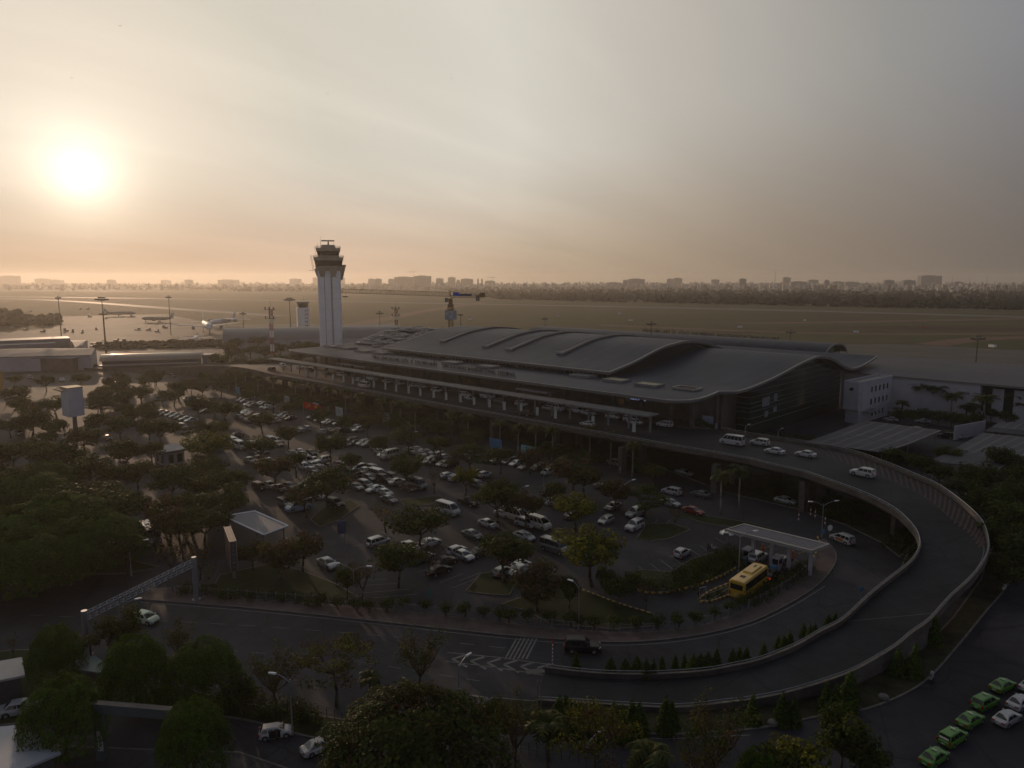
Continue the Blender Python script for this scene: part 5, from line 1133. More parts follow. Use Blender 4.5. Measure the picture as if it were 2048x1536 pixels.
def rdir(rr):
    z = rr.uniform(-1, 1); a = rr.uniform(0, 6.28); q = math.sqrt(1 - z * z); return Vector((q * math.cos(a), q * math.sin(a), z))
def crown_clumps(rr, clumps, per, s, mats_w, up=.5):
    """clumps: (centre, radius, flatten)"""
    b = MB()
    for c, r, fl in clumps:
        mi = rr.choices(range(len(mats_w)), mats_w)[0]
        for _ in range(int(per * r * r)):
            d = rdir(rr); q = r * rr.uniform(.55, 1.0) ** .6
            p = Vector(c) + Vector((d.x * q, d.y * q, d.z * q * fl)); nn = d + Vector((rr.uniform(-.6, .6), rr.uniform(-.6, .6), up + rr.uniform(-.3, .5)))
            leaf(b, p, nn, s, rr, mi if rr.random() < .8 else rr.randrange(len(mats_w)))
    return b
def limbs(rr, h0, h1, spread, n, r0, lean=0):
    b = MB(); top = Vector((rr.uniform(-lean, lean), rr.uniform(-lean, lean), h0)); mid = top * .5 + Vector((rr.uniform(-.15, .15), rr.uniform(-.15, .15), 0)); b.tube((0, 0, -.1), mid, r0 * 1.15, r0 * .9, 8); b.tube(mid, top, r0 * .9, r0 * .75, 8)
    ends = []
    for k in range(n):
        a = 6.28 * k / n + rr.uniform(-.4, .4); q = spread * rr.uniform(.5, 1); e = Vector((top.x + math.cos(a) * q, top.y + math.sin(a) * q, h0 + (h1 - h0) * rr.uniform(.45, .95))); m = top.lerp(e, .5) + Vector((0, 0, -.08 * (h1 - h0)))
        b.tube(top, m, r0 * .55, r0 * .35, 6); b.tube(m, e, r0 * .35, r0 * .12, 5); ends.append(e)
        for j in range(2):
            e2 = m.lerp(e, .4) + Vector((rr.uniform(-1, 1), rr.uniform(-1, 1), rr.uniform(0, .8))) * spread * .35; b.tube(m.lerp(e, .4), e2, r0 * .2, r0 * .07, 4); ends.append(e2)
    return b, ends
TREE = {}
def make_tree(kind, seed):
    rr = random.Random(seed)
    if kind in ('round', 'yellowish', 'reddish', 'olive'):        # broad lot tree, 7 m tall, crown radius 3.6
        tr, ends = limbs(rr, 2.2, 5.6, 2.5, 6, .16, .25); cl = []
        for e in ends: cl.append((e + Vector((0, 0, .3)), rr.uniform(.75, 1.25), .75))
        ex, ey, ez = rr.uniform(2.3, 3.3), rr.uniform(2.3, 3.3), rr.uniform(1.4, 2.2)
        for _ in range(20):
            d = rdir(rr); q = rr.random() ** .4; cl.append(((d.x * q * ex, d.y * q * ey, 4.5 + d.z * q * ez), rr.uniform(.5, 1.1), .8))
        mw, w_ = {'round': (('dark', 'mid', 'olive'), (5, 3, 1)), 'yellowish': (('yellow', 'olive', 'mid'), (4, 3, 2)), 'reddish': (('rust', 'olive', 'dark'), (4, 2, 2)), 'olive': (('olive', 'mid', 'dark'), (4, 3, 2))}[kind]
        cr = crown_clumps(rr, cl, 70, .23, w_)
    elif kind == 'layered':    # flat-layered terminalia, 7.5 m
        tr, ends = limbs(rr, 2.4, 7, 2.6, 5, .15, .2); cl = []
        for L_, (z, q0) in enumerate(((3.6, 3.5), (4.9, 3.0), (6.0, 2.2), (7.0, 1.2))):
            for k in range(9 - L_ * 2):
                a = rr.uniform(0, 6.28); q = q0 * math.sqrt(rr.uniform(.1, 1)); cl.append(((q * math.cos(a), q * math.sin(a), z + rr.uniform(-.25, .25)), rr.uniform(.8, 1.3), .32))
        mw, w_ = ('dark', 'mid', 'olive'), (5, 3, 2); cr = crown_clumps(rr, cl, 80, .22, w_, 1.2)
    elif kind in ('bare', 'golden'):   # thin see-through crown
        tr, ends = limbs(rr, 1.8, 6.6, 2.2, 8, .12, .3); cl = [(e, rr.uniform(.45, .8), .9) for e in ends]
        mw, w_ = (('rust', 'olive'), (3, 2)) if kind == 'bare' else (('gold', 'olive', 'rust'), (4, 2, 2)); cr = crown_clumps(rr, cl, 20, .2, w_, .2)
    elif kind == 'conifer':    # clipped thuja, 3 m
        tr = MB(); tr.tube((0, 0, -.1), (0, 0, 1.2), .07, .05, 6); cr = MB(); mw = ('dark', 'bright')
        core = MB()
        for _ in range(1000):
            z = 3.0 * (1 - math.sqrt(rr.random())) + .12; q = (.78 * (1 - (z / 3.15) ** 1.5) + .05) * rr.uniform(.7, 1.06) * (1 + .18 * math.sin(z * 7 + seed)); a = rr.uniform(0, 6.28)
            leaf(cr, Vector((q * math.cos(a), q * math.sin(a), z)), Vector((math.cos(a), math.sin(a), .7)), .15, rr, 0 if rr.random() < .62 else 1)
    elif kind == 'ball':       # clipped round shrub on a stem, 2.2 m
        tr = MB()
        for k in range(3): tr.tube((0, 0, -.1), (rr.uniform(-.4, .4), rr.uniform(-.4, .4), 1.2), .06, .04, 5)
        cl = [((rr.uniform(-.55, .55), rr.uniform(-.55, .55), 1.45 + rr.uniform(-.2, .25)), rr.uniform(.5, .75), .8) for _ in range(7)] + [((0, 0, 1.5), .95, .75)]
        mw, w_ = ('dark', 'mid'), (4, 1); cr = crown_clumps(rr, cl, 120, .13, w_, .4)
    elif kind == 'bush':       # low mass of shrubbery 1.8 m high
        tr = MB(); tr.tube((0, 0, -.1), (.1, 0, .8), .06, .03, 5); cl = [((rr.uniform(-1.6, 1.6), rr.uniform(-1.6, 1.6), rr.uniform(.5, 1.3)), rr.uniform(.6, .95), .8) for _ in range(12)]
        mw, w_ = ('dark', 'mid', 'olive'), (4, 2, 1); cr = crown_clumps(rr, cl, 45, .19, w_, .6)
    elif kind in ('royal', 'fan', 'smallpalm'):
        h = {'royal': 9.0, 'fan': 5.5, 'smallpalm': 4.5}[kind]; tr = MB(); q = [Vector((0, 0, -.1)), Vector((.08, .03, h * .4)), Vector((.05, .1, h * .8)), Vector((.1, .08, h))]; rs = (.24, .2, .17, .12)
        for a, c, r0, r1 in zip(q, q[1:], rs, rs[1:]): tr.tube(a, c, r0, r1, 8)
        cr = MB(); nf = 22 if kind == 'royal' else 18; top = q[-1]
        for k in range(nf):
            a = 6.28 * k / nf + rr.uniform(-.2, .2); e0 = rr.uniform(.1, 1.25); L_ = rr.uniform(2.9, 3.9) if kind == 'royal' else rr.uniform(2.2, 3.0); p = Vector(top); prev = None
            for j in range(9):
                u = j / 8; el_ = e0 - u * 1.9; d = Vector((math.cos(a) * math.cos(el_), math.sin(a) * math.cos(el_), math.sin(el_))); side = Vector((-math.sin(a), math.cos(a), 0)); p2 = p + d * L_ / 9
                for sgn in (-1, 1):
                    wl = .85 * math.sin(math.pi * min(.97, u * .9 + .12)); tip = p + side * sgn * wl + Vector((0, 0, -.32 * wl)) + d * .2
                    cr.quad(p, p2, tip + d * .14, tip, 0 if rr.random() < .7 else 1)
                p = p2
        mw = ('palm', 'olive')
    elif kind in ('dome', 'flame', 'fresh'):     # big foreground crowns with fine leaves; nominal 8 m tall, radius 5
        tr, ends = limbs(rr, 2.6, 6.6, 3.4, 8, .26, .3); cl = []
        for _ in range(70):
            a = rr.uniform(0, 6.28); q = 4.3 * math.sqrt(rr.random()); z = 3.0 + 4.3 * math.sqrt(max(0, 1 - (q / 4.8) ** 2)) * rr.uniform(.35, 1.0); cl.append(((q * math.cos(a), q * math.sin(a), z), rr.uniform(.5, .95), .75))
        for e in ends: cl.append((e, 1.0, .8))
        mw, w_ = {'dome': (('green', 'bright', 'mid'), (5, 2, 2)), 'fresh': (('bright', 'dark', 'mid'), (4, 3, 2)), 'flame': (('dark', 'mid', 'olive'), (6, 3, 1))}[kind]
        cr = crown_clumps(rr, cl, 130, .14, w_, .6)
        def rad_(a, u):      # lumpy dome outline: radius factor for azimuth a, height fraction u
            return (1 + .07 * math.sin(3 * a + seed) + .06 * math.sin(7 * a + u * 5 + seed * 2) + .05 * math.sin(13 * a - u * 11)) * math.sin(math.pi * (.12 + .88 * min(1, (1 - u) * 1.0)) ** .8 / 1.0 * .5 + .0) ** .62
        for _ in range(9500):
            a = rr.uniform(0, 6.28); u = rr.random() ** .85; q = 4.6 * rad_(a, u) * rr.uniform(.9, 1.03); z = 2.1 + 5.6 * u
            lump = math.sin(a * 5 + u * 9 + seed) + math.sin(a * 9 - u * 14)
            if u > .8: q *= math.sqrt(rr.random()) * .5 + .5
            leaf(cr, Vector((q * math.cos(a), q * math.sin(a), z + .15 * lump)), Vector((math.cos(a), math.sin(a), .35 + u)) + rdir(rr) * .5, .15, rr, (1 if lump > .9 and rr.random() < .7 else 0) if rr.random() < .8 else 2)
        if kind == 'flame':
            mw = mw + ('flower',)
            for _ in range(3000):
                a = rr.uniform(0, 6.28); u = rr.random() ** .7; q = 4.6 * rad_(a, u) * rr.uniform(.97, 1.05); q = q * (1 if u < .8 else math.sqrt(rr.random())); z = 2.2 + 5.65 * u
                if math.sin(u * 12.3 + a * 3) + math.sin(a * 7 + u * 5) < rr.uniform(-.6, 1.4): continue
                leaf(cr, Vector((q * math.cos(a), q * math.sin(a), z)), rdir(rr) + Vector((0, 0, .8)), .1, rr, 3)
    elif kind in ('sparse', 'umbrella'):   # tall open crown of thin sprays, 8 m
        if kind == 'sparse':
            tr, ends = limbs(rr, 2.4, 8.2, 2.4, 9, .15, .4); cl = [(e, rr.uniform(.45, .8), 1.1) for e in ends] + [(e * .8 + Vector((rr.uniform(-.6, .6), rr.uniform(-.6, .6), .6)), rr.uniform(.35, .6), 1.3) for e in ends]
            mw, w_ = ('olive', 'dark', 'rust'), (3, 3, 2)
        else:
            tr, ends = limbs(rr, 3.2, 5.6, 3.0, 9, .15, .3); cl = [(e, rr.uniform(.6, .9), .5) for e in ends] + [((3.4 * math.cos(a), 3.4 * math.sin(a), 4.4 + rr.uniform(-.5, .4)), .7, .8) for a in [rr.uniform(0, 6.28) for _ in range(14)]] + [((rr.uniform(-2, 2), rr.uniform(-2, 2), 5.7), .9, .4) for _ in range(8)]
            mw, w_ = ('olive', 'rust', 'yellow'), (4, 2, 1)
        cr = crown_clumps(rr, cl, 85, .13, w_, .3)
    tm = M['palmtrunk'] if kind == 'royal' else M['trunk']
    return (tr.mesh('trunk_' + kind, tm, True), cr.mesh('crown_' + kind, [LM[k] for k in mw]))
NOMH = {'round': 6.6, 'yellowish': 6.6, 'reddish': 6.6, 'olive': 6.6, 'layered': 7.4, 'bare': 6.9, 'golden': 6.9, 'conifer': 3.0, 'ball': 2.3, 'bush': 2.0, 'royal': 10.2, 'fan': 6.6, 'smallpalm': 5.4, 'dome': 7.8, 'flame': 7.9, 'fresh': 7.8, 'sparse': 8.6, 'umbrella': 6.3}
NV_ = {'conifer': 3, 'ball': 3, 'bush': 3, 'round': 6, 'royal': 3, 'olive': 4, 'layered': 3}
LOOK = {'round': ('tree', 'dark broad tree'), 'yellowish': ('tree', 'yellow green tree'), 'reddish': ('tree', 'reddish brown tree'), 'olive': ('tree', 'olive green tree'), 'layered': ('tree', 'flat layered tree'), 'bare': ('tree', 'thin nearly bare tree'), 'golden': ('tree', 'golden flowering tree'), 'conifer': ('conifer', 'small pointed conifer'), 'ball': ('shrub', 'round clipped shrub'), 'bush': ('shrub', 'low spreading shrub'), 'royal': ('palm tree', 'tall pale stemmed palm'), 'fan': ('palm tree', 'short bushy palm'), 'smallpalm': ('palm tree', 'small dark palm'), 'dome': ('tree', 'dense domed tree'), 'flame': ('tree', 'red flowering tree'), 'fresh': ('tree', 'fresh green tree'), 'sparse': ('tree', 'tall wispy tree'), 'umbrella': ('tree', 'umbrella shaped tree')}
GRP = {'conifer': 'small conifers along the ramp walls', 'ball': 'round shrubs along the fence', 'royal': 'tall palms along the viaduct'}
tseed = [0]
def tree(kind, p, h, label=None, where='', group=None, wide=1.0):
    k = tseed[0]; tseed[0] += 1; vr = k % NV_.get(kind, 2)
    if (kind, vr) not in TREE: TREE[(kind, vr)] = make_tree(kind, 31 * vr + sum(map(ord, kind)))
    tm, cm = TREE[(kind, vr)]; s = h / NOMH[kind]
    nm = {'tree': 'tree', 'conifer': 'conifer', 'shrub': 'shrub', 'palm tree': 'palm_tree'}[LOOK[kind][0]]
    t = thing(nm, (p[0], p[1], p[2] if len(p) > 2 else 0), R.uniform(0, 6.28), label, LOOK[kind][0], group or GRP.get(kind), (s * wide, s * wide, s))
    link('trunk', tm, t); link('crown', cm, t)
    if not label: AUTO.append((t, LOOK[kind][1], where))
    return t
def ttop(kind, u, vt, h, wide=1.0, label=None, where='', group=None):
    """tree whose top is seen at (u, vt) and which is h tall"""
    p = at(u, vt, h); return tree(kind, (p.x, p.y, 0), h, label, where, group, wide)
TG = 'trees in the car park'
T_LOT = '''523 822 round 7 1.1|574 848 round 7 1|660 868 olive 7.5 1.05|548 908 reddish 8 1.25|655 935 round 8.5 1.3|735 828 round 7 1|818 850 layered 8 1.4|940 885 layered 8 1.3|812 907 round 7.5 1.15|868 932 bare 6 .9|930 932 yellowish 6.5 .8|770 992 golden 7 1|838 1008 round 8 1.15|995 960 round 8.5 1.1|602 1066 reddish 6.5 1.1
1143 914 reddish 9 1.3|1152 988 yellowish 7 1.15|1290 970 layered 6.5 1.3|1186 1058 yellowish 9 1.05|1050 980 reddish 7.5 .9|1010 958 round 7 .8|1010 1060 round 8.5 1.1|1350 998 bare 6 .8|720 1108 bare 7.5 .9|692 1128 round 5.5 .7|795 1080 round 7.5 1|860 1065 bare 7 1|1140 1148 round 6 .6|1075 1128 reddish 7 1.1|1295 1150 bare 5.5 .9|1238 1148 round 5 .8|1212 1135 round 4 .8|1268 1140 round 4 .7
320 834 round 8.5 1.35|414 866 yellowish 8.5 1.35|345 928 round 8.5 1.2|408 940 olive 8 1.1|165 852 round 8 1.2|60 815 round 8.5 1.3|250 878 round 8 1.2|150 968 round 9 1.4|50 950 dome 9 1.4|110 995 dome 10 1.4|230 980 round 9 1.3|280 765 round 8 1.2|355 760 round 8 1.2|440 758 round 7.5 1.1|200 775 round 8 1.3|110 790 round 8 1.2|30 770 round 8 1.3|395 790 round 7.5 1.1|450 800 round 8 1.3|430 838 olive 7 1|240 830 round 8 1.2|520 870 round 7 1.1
20 1020 dome 10 1.5|190 1030 dome 9 1.3|310 1010 bare 8 1|330 1060 bare 8 1.1|90 1040 dome 9 1.3|360 985 round 7 1|470 935 round 7 1|450 975 olive 7.5 1.2|590 900 round 6.5 .9|700 905 round 6 .9|610 965 reddish 7 1.1|100 880 round 8 1.2|20 880 round 8 1.3|180 910 round 8 1.2|270 920 round 7.5 1.1|15 935 round 9 1.2|395 1080 bare 6.5 1|556 1085 reddish 6 1.1|505 1082 reddish 5 1.0|415 1115 bare 5 .9
760 870 round 6.5 .9|880 870 round 6.5 1|1000 890 round 7 1|1060 895 reddish 6.5 1|1110 960 round 6 .8|1230 958 reddish 6.5 1.1|1170 930 round 7 1|690 830 round 7 .9|790 832 round 6.5 1|870 838 round 6.5 1|940 858 olive 6.5 1|640 815 round 6.5 1|580 800 round 7 1.1|545 785 round 7 1|500 775 round 7 1|470 745 round 7 1.1|410 742 round 7 1|310 740 round 7 1.1|160 745 round 7 1.2|90 750 round 7 1.1|240 742 round 7 1.1|560 765 round 6.5 .9|610 785 olive 6.5 .9|90 925 dome 8 1.2|200 960 olive 8 1.2|140 890 round 7.5 1|300 880 round 7 1|405 1010 round 7.5 1.1|360 1030 bare 7.5 1.1|130 1070 dome 8 1.1|250 1065 round 7 1|40 1075 dome 9 1.2'''
for row in T_LOT.split('\n'):
    for it in row.split('|'):
        u, v, k, h, w_ = it.split(); ttop(k, float(u), float(v), float(h) * 1.02, float(w_) * (1.16 if k not in ('bare', 'dome') else 1.05), None, 'in the car park', TG)
# the darker, denser planting of the left part of the car park and along the viaduct
KEEP = [(147, 815, 34), (340, 905, 38), (360, 838, 34), (512, 1045, 55), (124, 920, 30), (170, 946, 34), (289, 1005, 32), (300, 1075, 40), (495, 890, 40), (512, 830, 45), (124, 760, 25), (378, 800, 18), (620, 822, 40), (459, 1100, 30), (490, 790, 30), (263, 958, 22)]
n_ = 0
while n_ < 66:
    u, v = R.uniform(-30, 470), (R.uniform(745, 1060) if n_ < 40 else R.uniform(738, 830))
    if u > 420 and v > 960 or any(math.hypot(u - a, v - b) < c + 12 for a, b, c in KEEP): continue
    n_ += 1; tree(R.choice(('round', 'round', 'olive', 'layered', 'reddish')), at(u, v + 45 * 150 / max(100, at(u, v).y)), R.uniform(5.5, 7.8), None, 'in the left part of the car park', TG, R.uniform(1.0, 1.35))
for k in range(30):
    p = T(-2 + k * 6.6 + R.uniform(-1.5, 1.5), -45.5 + R.uniform(-2, 2)); q = px((p.x, p.y, 4))
    if any(abs(q[0] - a) < c and abs(q[1] - b) < c for a, b, c in ((1055, 902, 34), (991, 887, 26), (1430, 950, 30), (1244, 920, 22), (1343, 985, 40), (1227, 925, 25))): continue
    tree(R.choice(('round', 'layered', 'olive')), p, R.uniform(4.6, 6.2), None, 'along the foot of the viaduct', 'trees along the foot of the viaduct', R.uniform(1.2, 1.5))
for k in range(40):
    p = T(6 + k * 4.7, -36 + R.uniform(-3, 8)); tree('bush', p, R.uniform(1.6, 2.6), None, 'in the dark under the viaduct', 'shrubs under the viaduct', 1.3)
# palms along the viaduct
for k, (u, v) in enumerate(((1180, 850), (1266, 880), (1222, 862), (1445, 940), (1482, 930), (1071, 848), (1105, 852), (1036, 845), (1000, 838), (935, 826), (905, 820), (830, 806), (800, 800), (765, 793), (720, 785), (690, 778), (655, 770), (620, 765), (590, 760), (470, 738), (490, 741), (455, 736), (515, 748), (545, 753))):
    ttop('royal', u, v, 9.6 if k > 4 else 9.2, 1.0, None, 'beside the viaduct')
# conifers along the ramp
for (u, v) in ((1152,1304),(1222,1315),(1251,1317),(1274,1311),(1293,1318),(1308,1319),(1325,1311),(1351,1309),(1369,1307),(1387,1308),(1402,1307),(1417,1304),(1434,1298),(1466,1298),(1480,1294),(1494,1294),(1528,1286),(1557,1271),(1569,1270),(1581,1262),(1608,1246),(1621,1249),(1631,1247),(1658,1229),(1671,1225)):
    ttop('conifer', u, v, R.uniform(1.7, 2.4), R.uniform(.85, 1.4), None, 'between the near road and the ramp')
for (u, v) in ((1119,1393),(1132,1391),(1150,1403),(1162,1408),(1186,1401),(1228,1404),(1247,1411),(1264,1401),(1279,1405),(1332,1394),(1344,1402),(1507,1389),(1567,1386),(1590,1397),(1655,1364),(1674,1371),(1704,1343),(1697,1350),(1798,1298),(1833,1288),(1872,1233)):
    ttop('conifer', u, v, R.uniform(3.0, 4.2), R.uniform(.8, 1.1), None, 'below the outer ramp wall')
# clipped shrubs along the fence
for (u, v) in ((640,1186),(675,1190),(712,1193),(738,1196),(773,1194),(808,1193),(850,1196),(892,1202),(930,1203),(966,1209),(1000,1212),(1018,1214),(1055,1215),(1099,1219),(1142,1222),(1160,1226),(1188,1228),(1228,1230),(1274,1231),(1317,1228),(1358,1224),(1392,1219),(1429,1211),(1459,1199),(1482,1190)):
    ttop('ball', u, v, R.uniform(2.1, 2.5), 1.1, None, 'inside the fence')
for (u, v) in ((1500,1180),(1515,1172),(1530,1164),(1545,1155),(1560,1146),(1575,1138),(1590,1130),(1602,1120),(1612,1112)):
    ttop('bush', u, v + 4, 2.0, .75, None, 'in the hedge by the toll lane', 'shrubs of the toll lane hedges')
for (u, v) in ((1245,1150),(1280,1148),(1315,1152),(1350,1138),(1370,1128),(1385,1118),(1400,1113),(1415,1105),(1430,1108),(1440,1094),(1455,1100),(1465,1085),(1472,1098),(1400,1135),(1425,1125),(1450,1116),(1475,1110),(1380,1148),(1350,1158)):
    ttop('bush', u, v, 2.2, .8, None, 'in the bed left of the toll plaza', 'shrubs of the toll lane hedges')
for (u, v) in ((1420, 1186), (1440, 1178)): ttop('bush', u, v, 1.0, .8, None, 'on the small toll lane island', 'shrubs of the toll lane hedges')
for k in range(13): ttop('bush', 366 + k * 22, 1163 + k * 1.9, R.uniform(1.5, 1.9), 1.0, None, 'on the grass behind the left fence', 'shrubs behind the left fence')
# dark planting under the viaduct and at its far side
for k in range(46):
    i = R.randint(22, 58); p = EI[i].lerp(EO[i], R.uniform(.1, 1.0)); 
    if p.z > 5: tree('bush', (p.x, p.y, .1), R.uniform(1.6, 2.6), None, 'in the dark under the viaduct', 'shrubs under the viaduct', 1.2)
for (u, v, k, h, w_) in ((1500,855,'bush',2.2,1.6),(1530,862,'bush',2.4,1.6),(1570,862,'bush',2.4,1.7),(1610,868,'bush',2.6,1.7),(1650,872,'bush',3,1.6),(1690,885,'bush',3,1.8),(1640,880,'bush',2.6,1.4),(1740,893,'bush',4,1.4),(1790,895,'round',6,1.2),(1845,905,'round',7,1.2),(1905,890,'olive',7,1.2),(1780,878,'olive',5,1),(1960,925,'round',8,1.3),(2010,890,'round',9,1.2),(2040,930,'round',9,1.2),(1930,950,'round',7,1.3),(1985,970,'round',8,1.2),(2030,1000,'round',9,1.2),(2000,1040,'round',8,1.2),(2045,1070,'round',8,1.1),(2010,1110,'round',6,1.2),(1880,925,'round',6,1.2),(1955,985,'bush',4,1.6),(2030,960,'round',8,1.2),(1820,905,'bush',3.5,1.6)):
    ttop(k, u, v, h, w_, None, 'at the far side of the ramp', 'greenery beyond the ramp')
# palms and trees in front of the warehouse
for (u, v, k, h) in ((1845,766,'royal',11),(1880,770,'royal',11),(1905,784,'royal',10),(1970,788,'royal',11),(2034,780,'royal',11),(1840,768,'fan',8),(1822,785,'fan',7),(1876,772,'fan',8),(1898,786,'fan',7),(1915,790,'fan',7),(1805,800,'fan',6),(1968,792,'fan',8),(2030,785,'fan',8),(2045,800,'fan',8),(1860,795,'fan',6),(1935,810,'fan',6),(1950,805,'fan',7)):
    ttop(k, u, v, h, 1.45, None, 'in front of the white warehouse', 'palms in front of the warehouse')
for (u, v) in ((1800,815),(1825,818),(1852,816),(1880,820),(1905,822),(1930,826),(1952,822),(1985,815),(2015,822)): ttop('round', u, v, 5.5, 1.15, None, 'under the palms by the warehouse', 'trees under the palms by the warehouse')
for (u, v) in ((1935, 845), (1900, 858), (1950, 850), (1990, 858)): ttop('bush', u, v, 2.4, 1.3, None, 'in the yard by the warehouse', 'shrubs in the warehouse yard')
# dark trees behind the far end of the terminal
for k, (u, v) in enumerate(((455,682),(470,676),(492,672),(515,670),(540,667),(565,664),(590,663),(612,661),(632,662),(700,662),(720,664),(742,663),(762,667),(470,695),(500,690),(530,688),(560,685),(595,683),(625,680),(645,688),(710,680),(735,680),(440,705),(480,712),(520,712),(560,708),(600,700))):
    ttop('round' if k % 3 else 'olive', u, v, R.uniform(8, 11), 1.5, None, 'behind the far end of the terminal', 'trees behind the far end of the terminal')
# foreground
FGR = 'foreground trees'
def fg(kind, u, v, h, w_, label): ttop(kind, u, v, h, w_, label, '', FGR)
fg('flame', 822, 1400, 11.5, 1.2, 'big domed tree covered in red blossom at the bottom centre')
fg('dome', 105, 1255, 8, .62, 'dark leafy tree left of the gantry foot'); fg('fresh', 120, 1362, 8.5, .78, 'fresh green tree over the flat roof at lower left'); fg('dome', 265, 1276, 9, .68, 'dense domed tree just right of the gantry foot'); fg('dome', 402, 1286, 8, .88, 'broad dense domed tree right of its twin'); fg('fresh', 382, 1408, 8.5, .64, 'egg shaped bright green tree at the bottom left')
fg('olive', 240, 1222, 6.5, .9, 'olive tree in front of the gantry beam'); fg('sparse', 355, 1222, 8, .9, 'wispy tree between gantry and the broad domes'); fg('sparse', 545, 1272, 9, 1.1, 'wispy brown tree left of the yellow tinged one'); fg('umbrella', 668, 1278, 8, 1.0, 'yellow tinged spreading tree with a clear trunk'); fg('sparse', 835, 1238, 9.5, 1.1, 'tall wispy tree behind the red blossom dome'); fg('fan', 738, 1345, 4.5, 1, 'small palm between the yellow tinged tree and blossom dome')
fg('sparse', 1030, 1362, 9.5, .9, 'wispy tree right of the blossom dome'); fg('smallpalm', 1098, 1432, 7.0, .85, 'single palm left of the umbrella tree'); fg('umbrella', 1190, 1416, 8.5, .85, 'umbrella shaped tree with a lamp in front of it'); fg('smallpalm', 1302, 1490, 7, .85, 'low palm right of the umbrella tree'); fg('sparse', 1432, 1366, 11, 1.0, 'tallest wispy tree in front of the ramp'); fg('yellowish', 1600, 1476, 7, .9, 'yellow green rounded tree at the bottom right'); fg('olive', 1690, 1424, 7, .8, 'olive tree behind the yellow green rounded one'); fg('sparse', 1390, 1440, 8, .9, 'wispy yellowing tree right of the low palm'); fg('round', 1740, 1470, 6, .7, 'dark tree at the right of the olive one'); fg('round', 480, 1350, 5, .9, 'small dark tree right of the broad dome'); fg('round', 985, 1400, 6, .8, 'dark small tree touching the blossom dome'); fg('smallpalm', 180, 1270, 4.5, .8, 'small palm at the gantry foot'); fg('bare', 20, 1255, 4.5, .5, 'thin sapling at the left edge'); fg('dome', 1530, 1500, 6, .7, 'dark tree left of the yellow green one')
for (u, v) in ((500,1385),(540,1395),(580,1402),(470,1375),(610,1408),(350,1375),(310,1380),(420,1395)): ttop('bush', u, v, 2.0, 1.1, None, 'along the foreground hedge', 'shrubs of the foreground hedge')
# ------------------------------------------------------------------ street furniture
def lamp(u, v, vt, label, arms=2, hd=0.0, z=0, armlen=2.2, name='street_lamp'):
    p = at(u, v, z); h = None
    for k in range(200):
        h = 2 + k * .08
        if px((p.x, p.y, z + h))[1] <= vt: break
    t = thing(name, p, hd, label, 'street lamp', 'street lamps')
    b = MB(); b.tube((0, 0, 0), (0, 0, h - .5), .1, .06, 7); b.tube((0, 0, 0), (0, 0, .9), .15, .14, 7); b.build('pole', M['steel'], t)
    for s in ((1, -1) if arms == 2 else (1,)):
        b = MB(); q = [(0, 0, h - .9), (s * armlen * .4, 0, h - .35), (s * armlen * .8, 0, h - .05), (s * armlen, 0, h)]; b.path(q, .05, 5); b.build('arm', M['steel'], t)
        b = MB(); b.hexa([(s * (armlen - .1), -.14, h - .06), (s * (armlen + .75), -.12, h + .02), (s * (armlen + .75), .12, h + .02), (s * (armlen - .1), .14, h - .06), (s * (armlen - .1), -.1, h + .1), (s * (armlen + .7), -.07, h + .12), (s * (armlen + .7), .07, h + .12), (s * (armlen - .1), .1, h + .1)] if s > 0 else [(s * (armlen + .75), -.12, h + .02), (s * (armlen - .1), -.14, h - .06), (s * (armlen - .1), .14, h - .06), (s * (armlen + .75), .12, h + .02), (s * (armlen + .7), -.07, h + .12), (s * (armlen - .1), -.1, h + .1), (s * (armlen - .1), .1, h + .1), (s * (armlen + .7), .07, h + .12)]); b.build('lamp_head', M['lampglass'], t)
    return t
lamp(1643, 1074, 1003, 'double armed street lamp beyond the toll plaza roof', 2, .1); lamp(1477, 1152, 1064, 'double armed street lamp in front of the toll plaza roof', 2, .15); lamp(1157, 1262, 1165, 'street lamp by the fence above the black off-roader', 1, 2.6, 0, 1.0)
lamp(709, 1215, 1130, 'street lamp by the fence at the left of the near road', 2, 2.9); lamp(263, 1152, 1082, 'street lamp on the pavement left of the gantry', 2, .2); lamp(918, 1392, 1322, 'leaning lamp head between blossom dome and chevrons', 1, .9, 0, 1.4)
lamp(585, 1470, 1350, 'street lamp behind the white hatchback on the forecourt', 1, 3.0, 0, 1.6); lamp(1174, 1512, 1482, 'lamp head in front of the umbrella shaped tree', 1, .6, 0, 1.4); lamp(243, 1285, 1204, 'lamp in front of the gantry beam', 1, .4, 0, 2.0)
lamp(1087, 975, 932, 'car park lamp left of the tall reddish tree', 1, .5, 0, 2.2); lamp(1247, 1010, 963, 'car park lamp above the layered tree', 1, .5, 0, 2.2); lamp(1033, 1020, 976, 'car park lamp above the reddish tree', 1, .5, 0, 2.2); lamp(816, 905, 865, 'car park lamp between two crowns near the viaduct', 1, .4, 0, 2.2)
lamp(1556, 872, 860, 'small lamp behind the viaduct parapet below the glass wall', 1, .5, 4, 1.2); lamp(1930, 835, 818, 'pale double lamp in front of the warehouse wall', 2, .1, 0, 4); lamp(1490, 870, 850, 'lamp at the far railing of the viaduct', 1, .4, 8, .8)
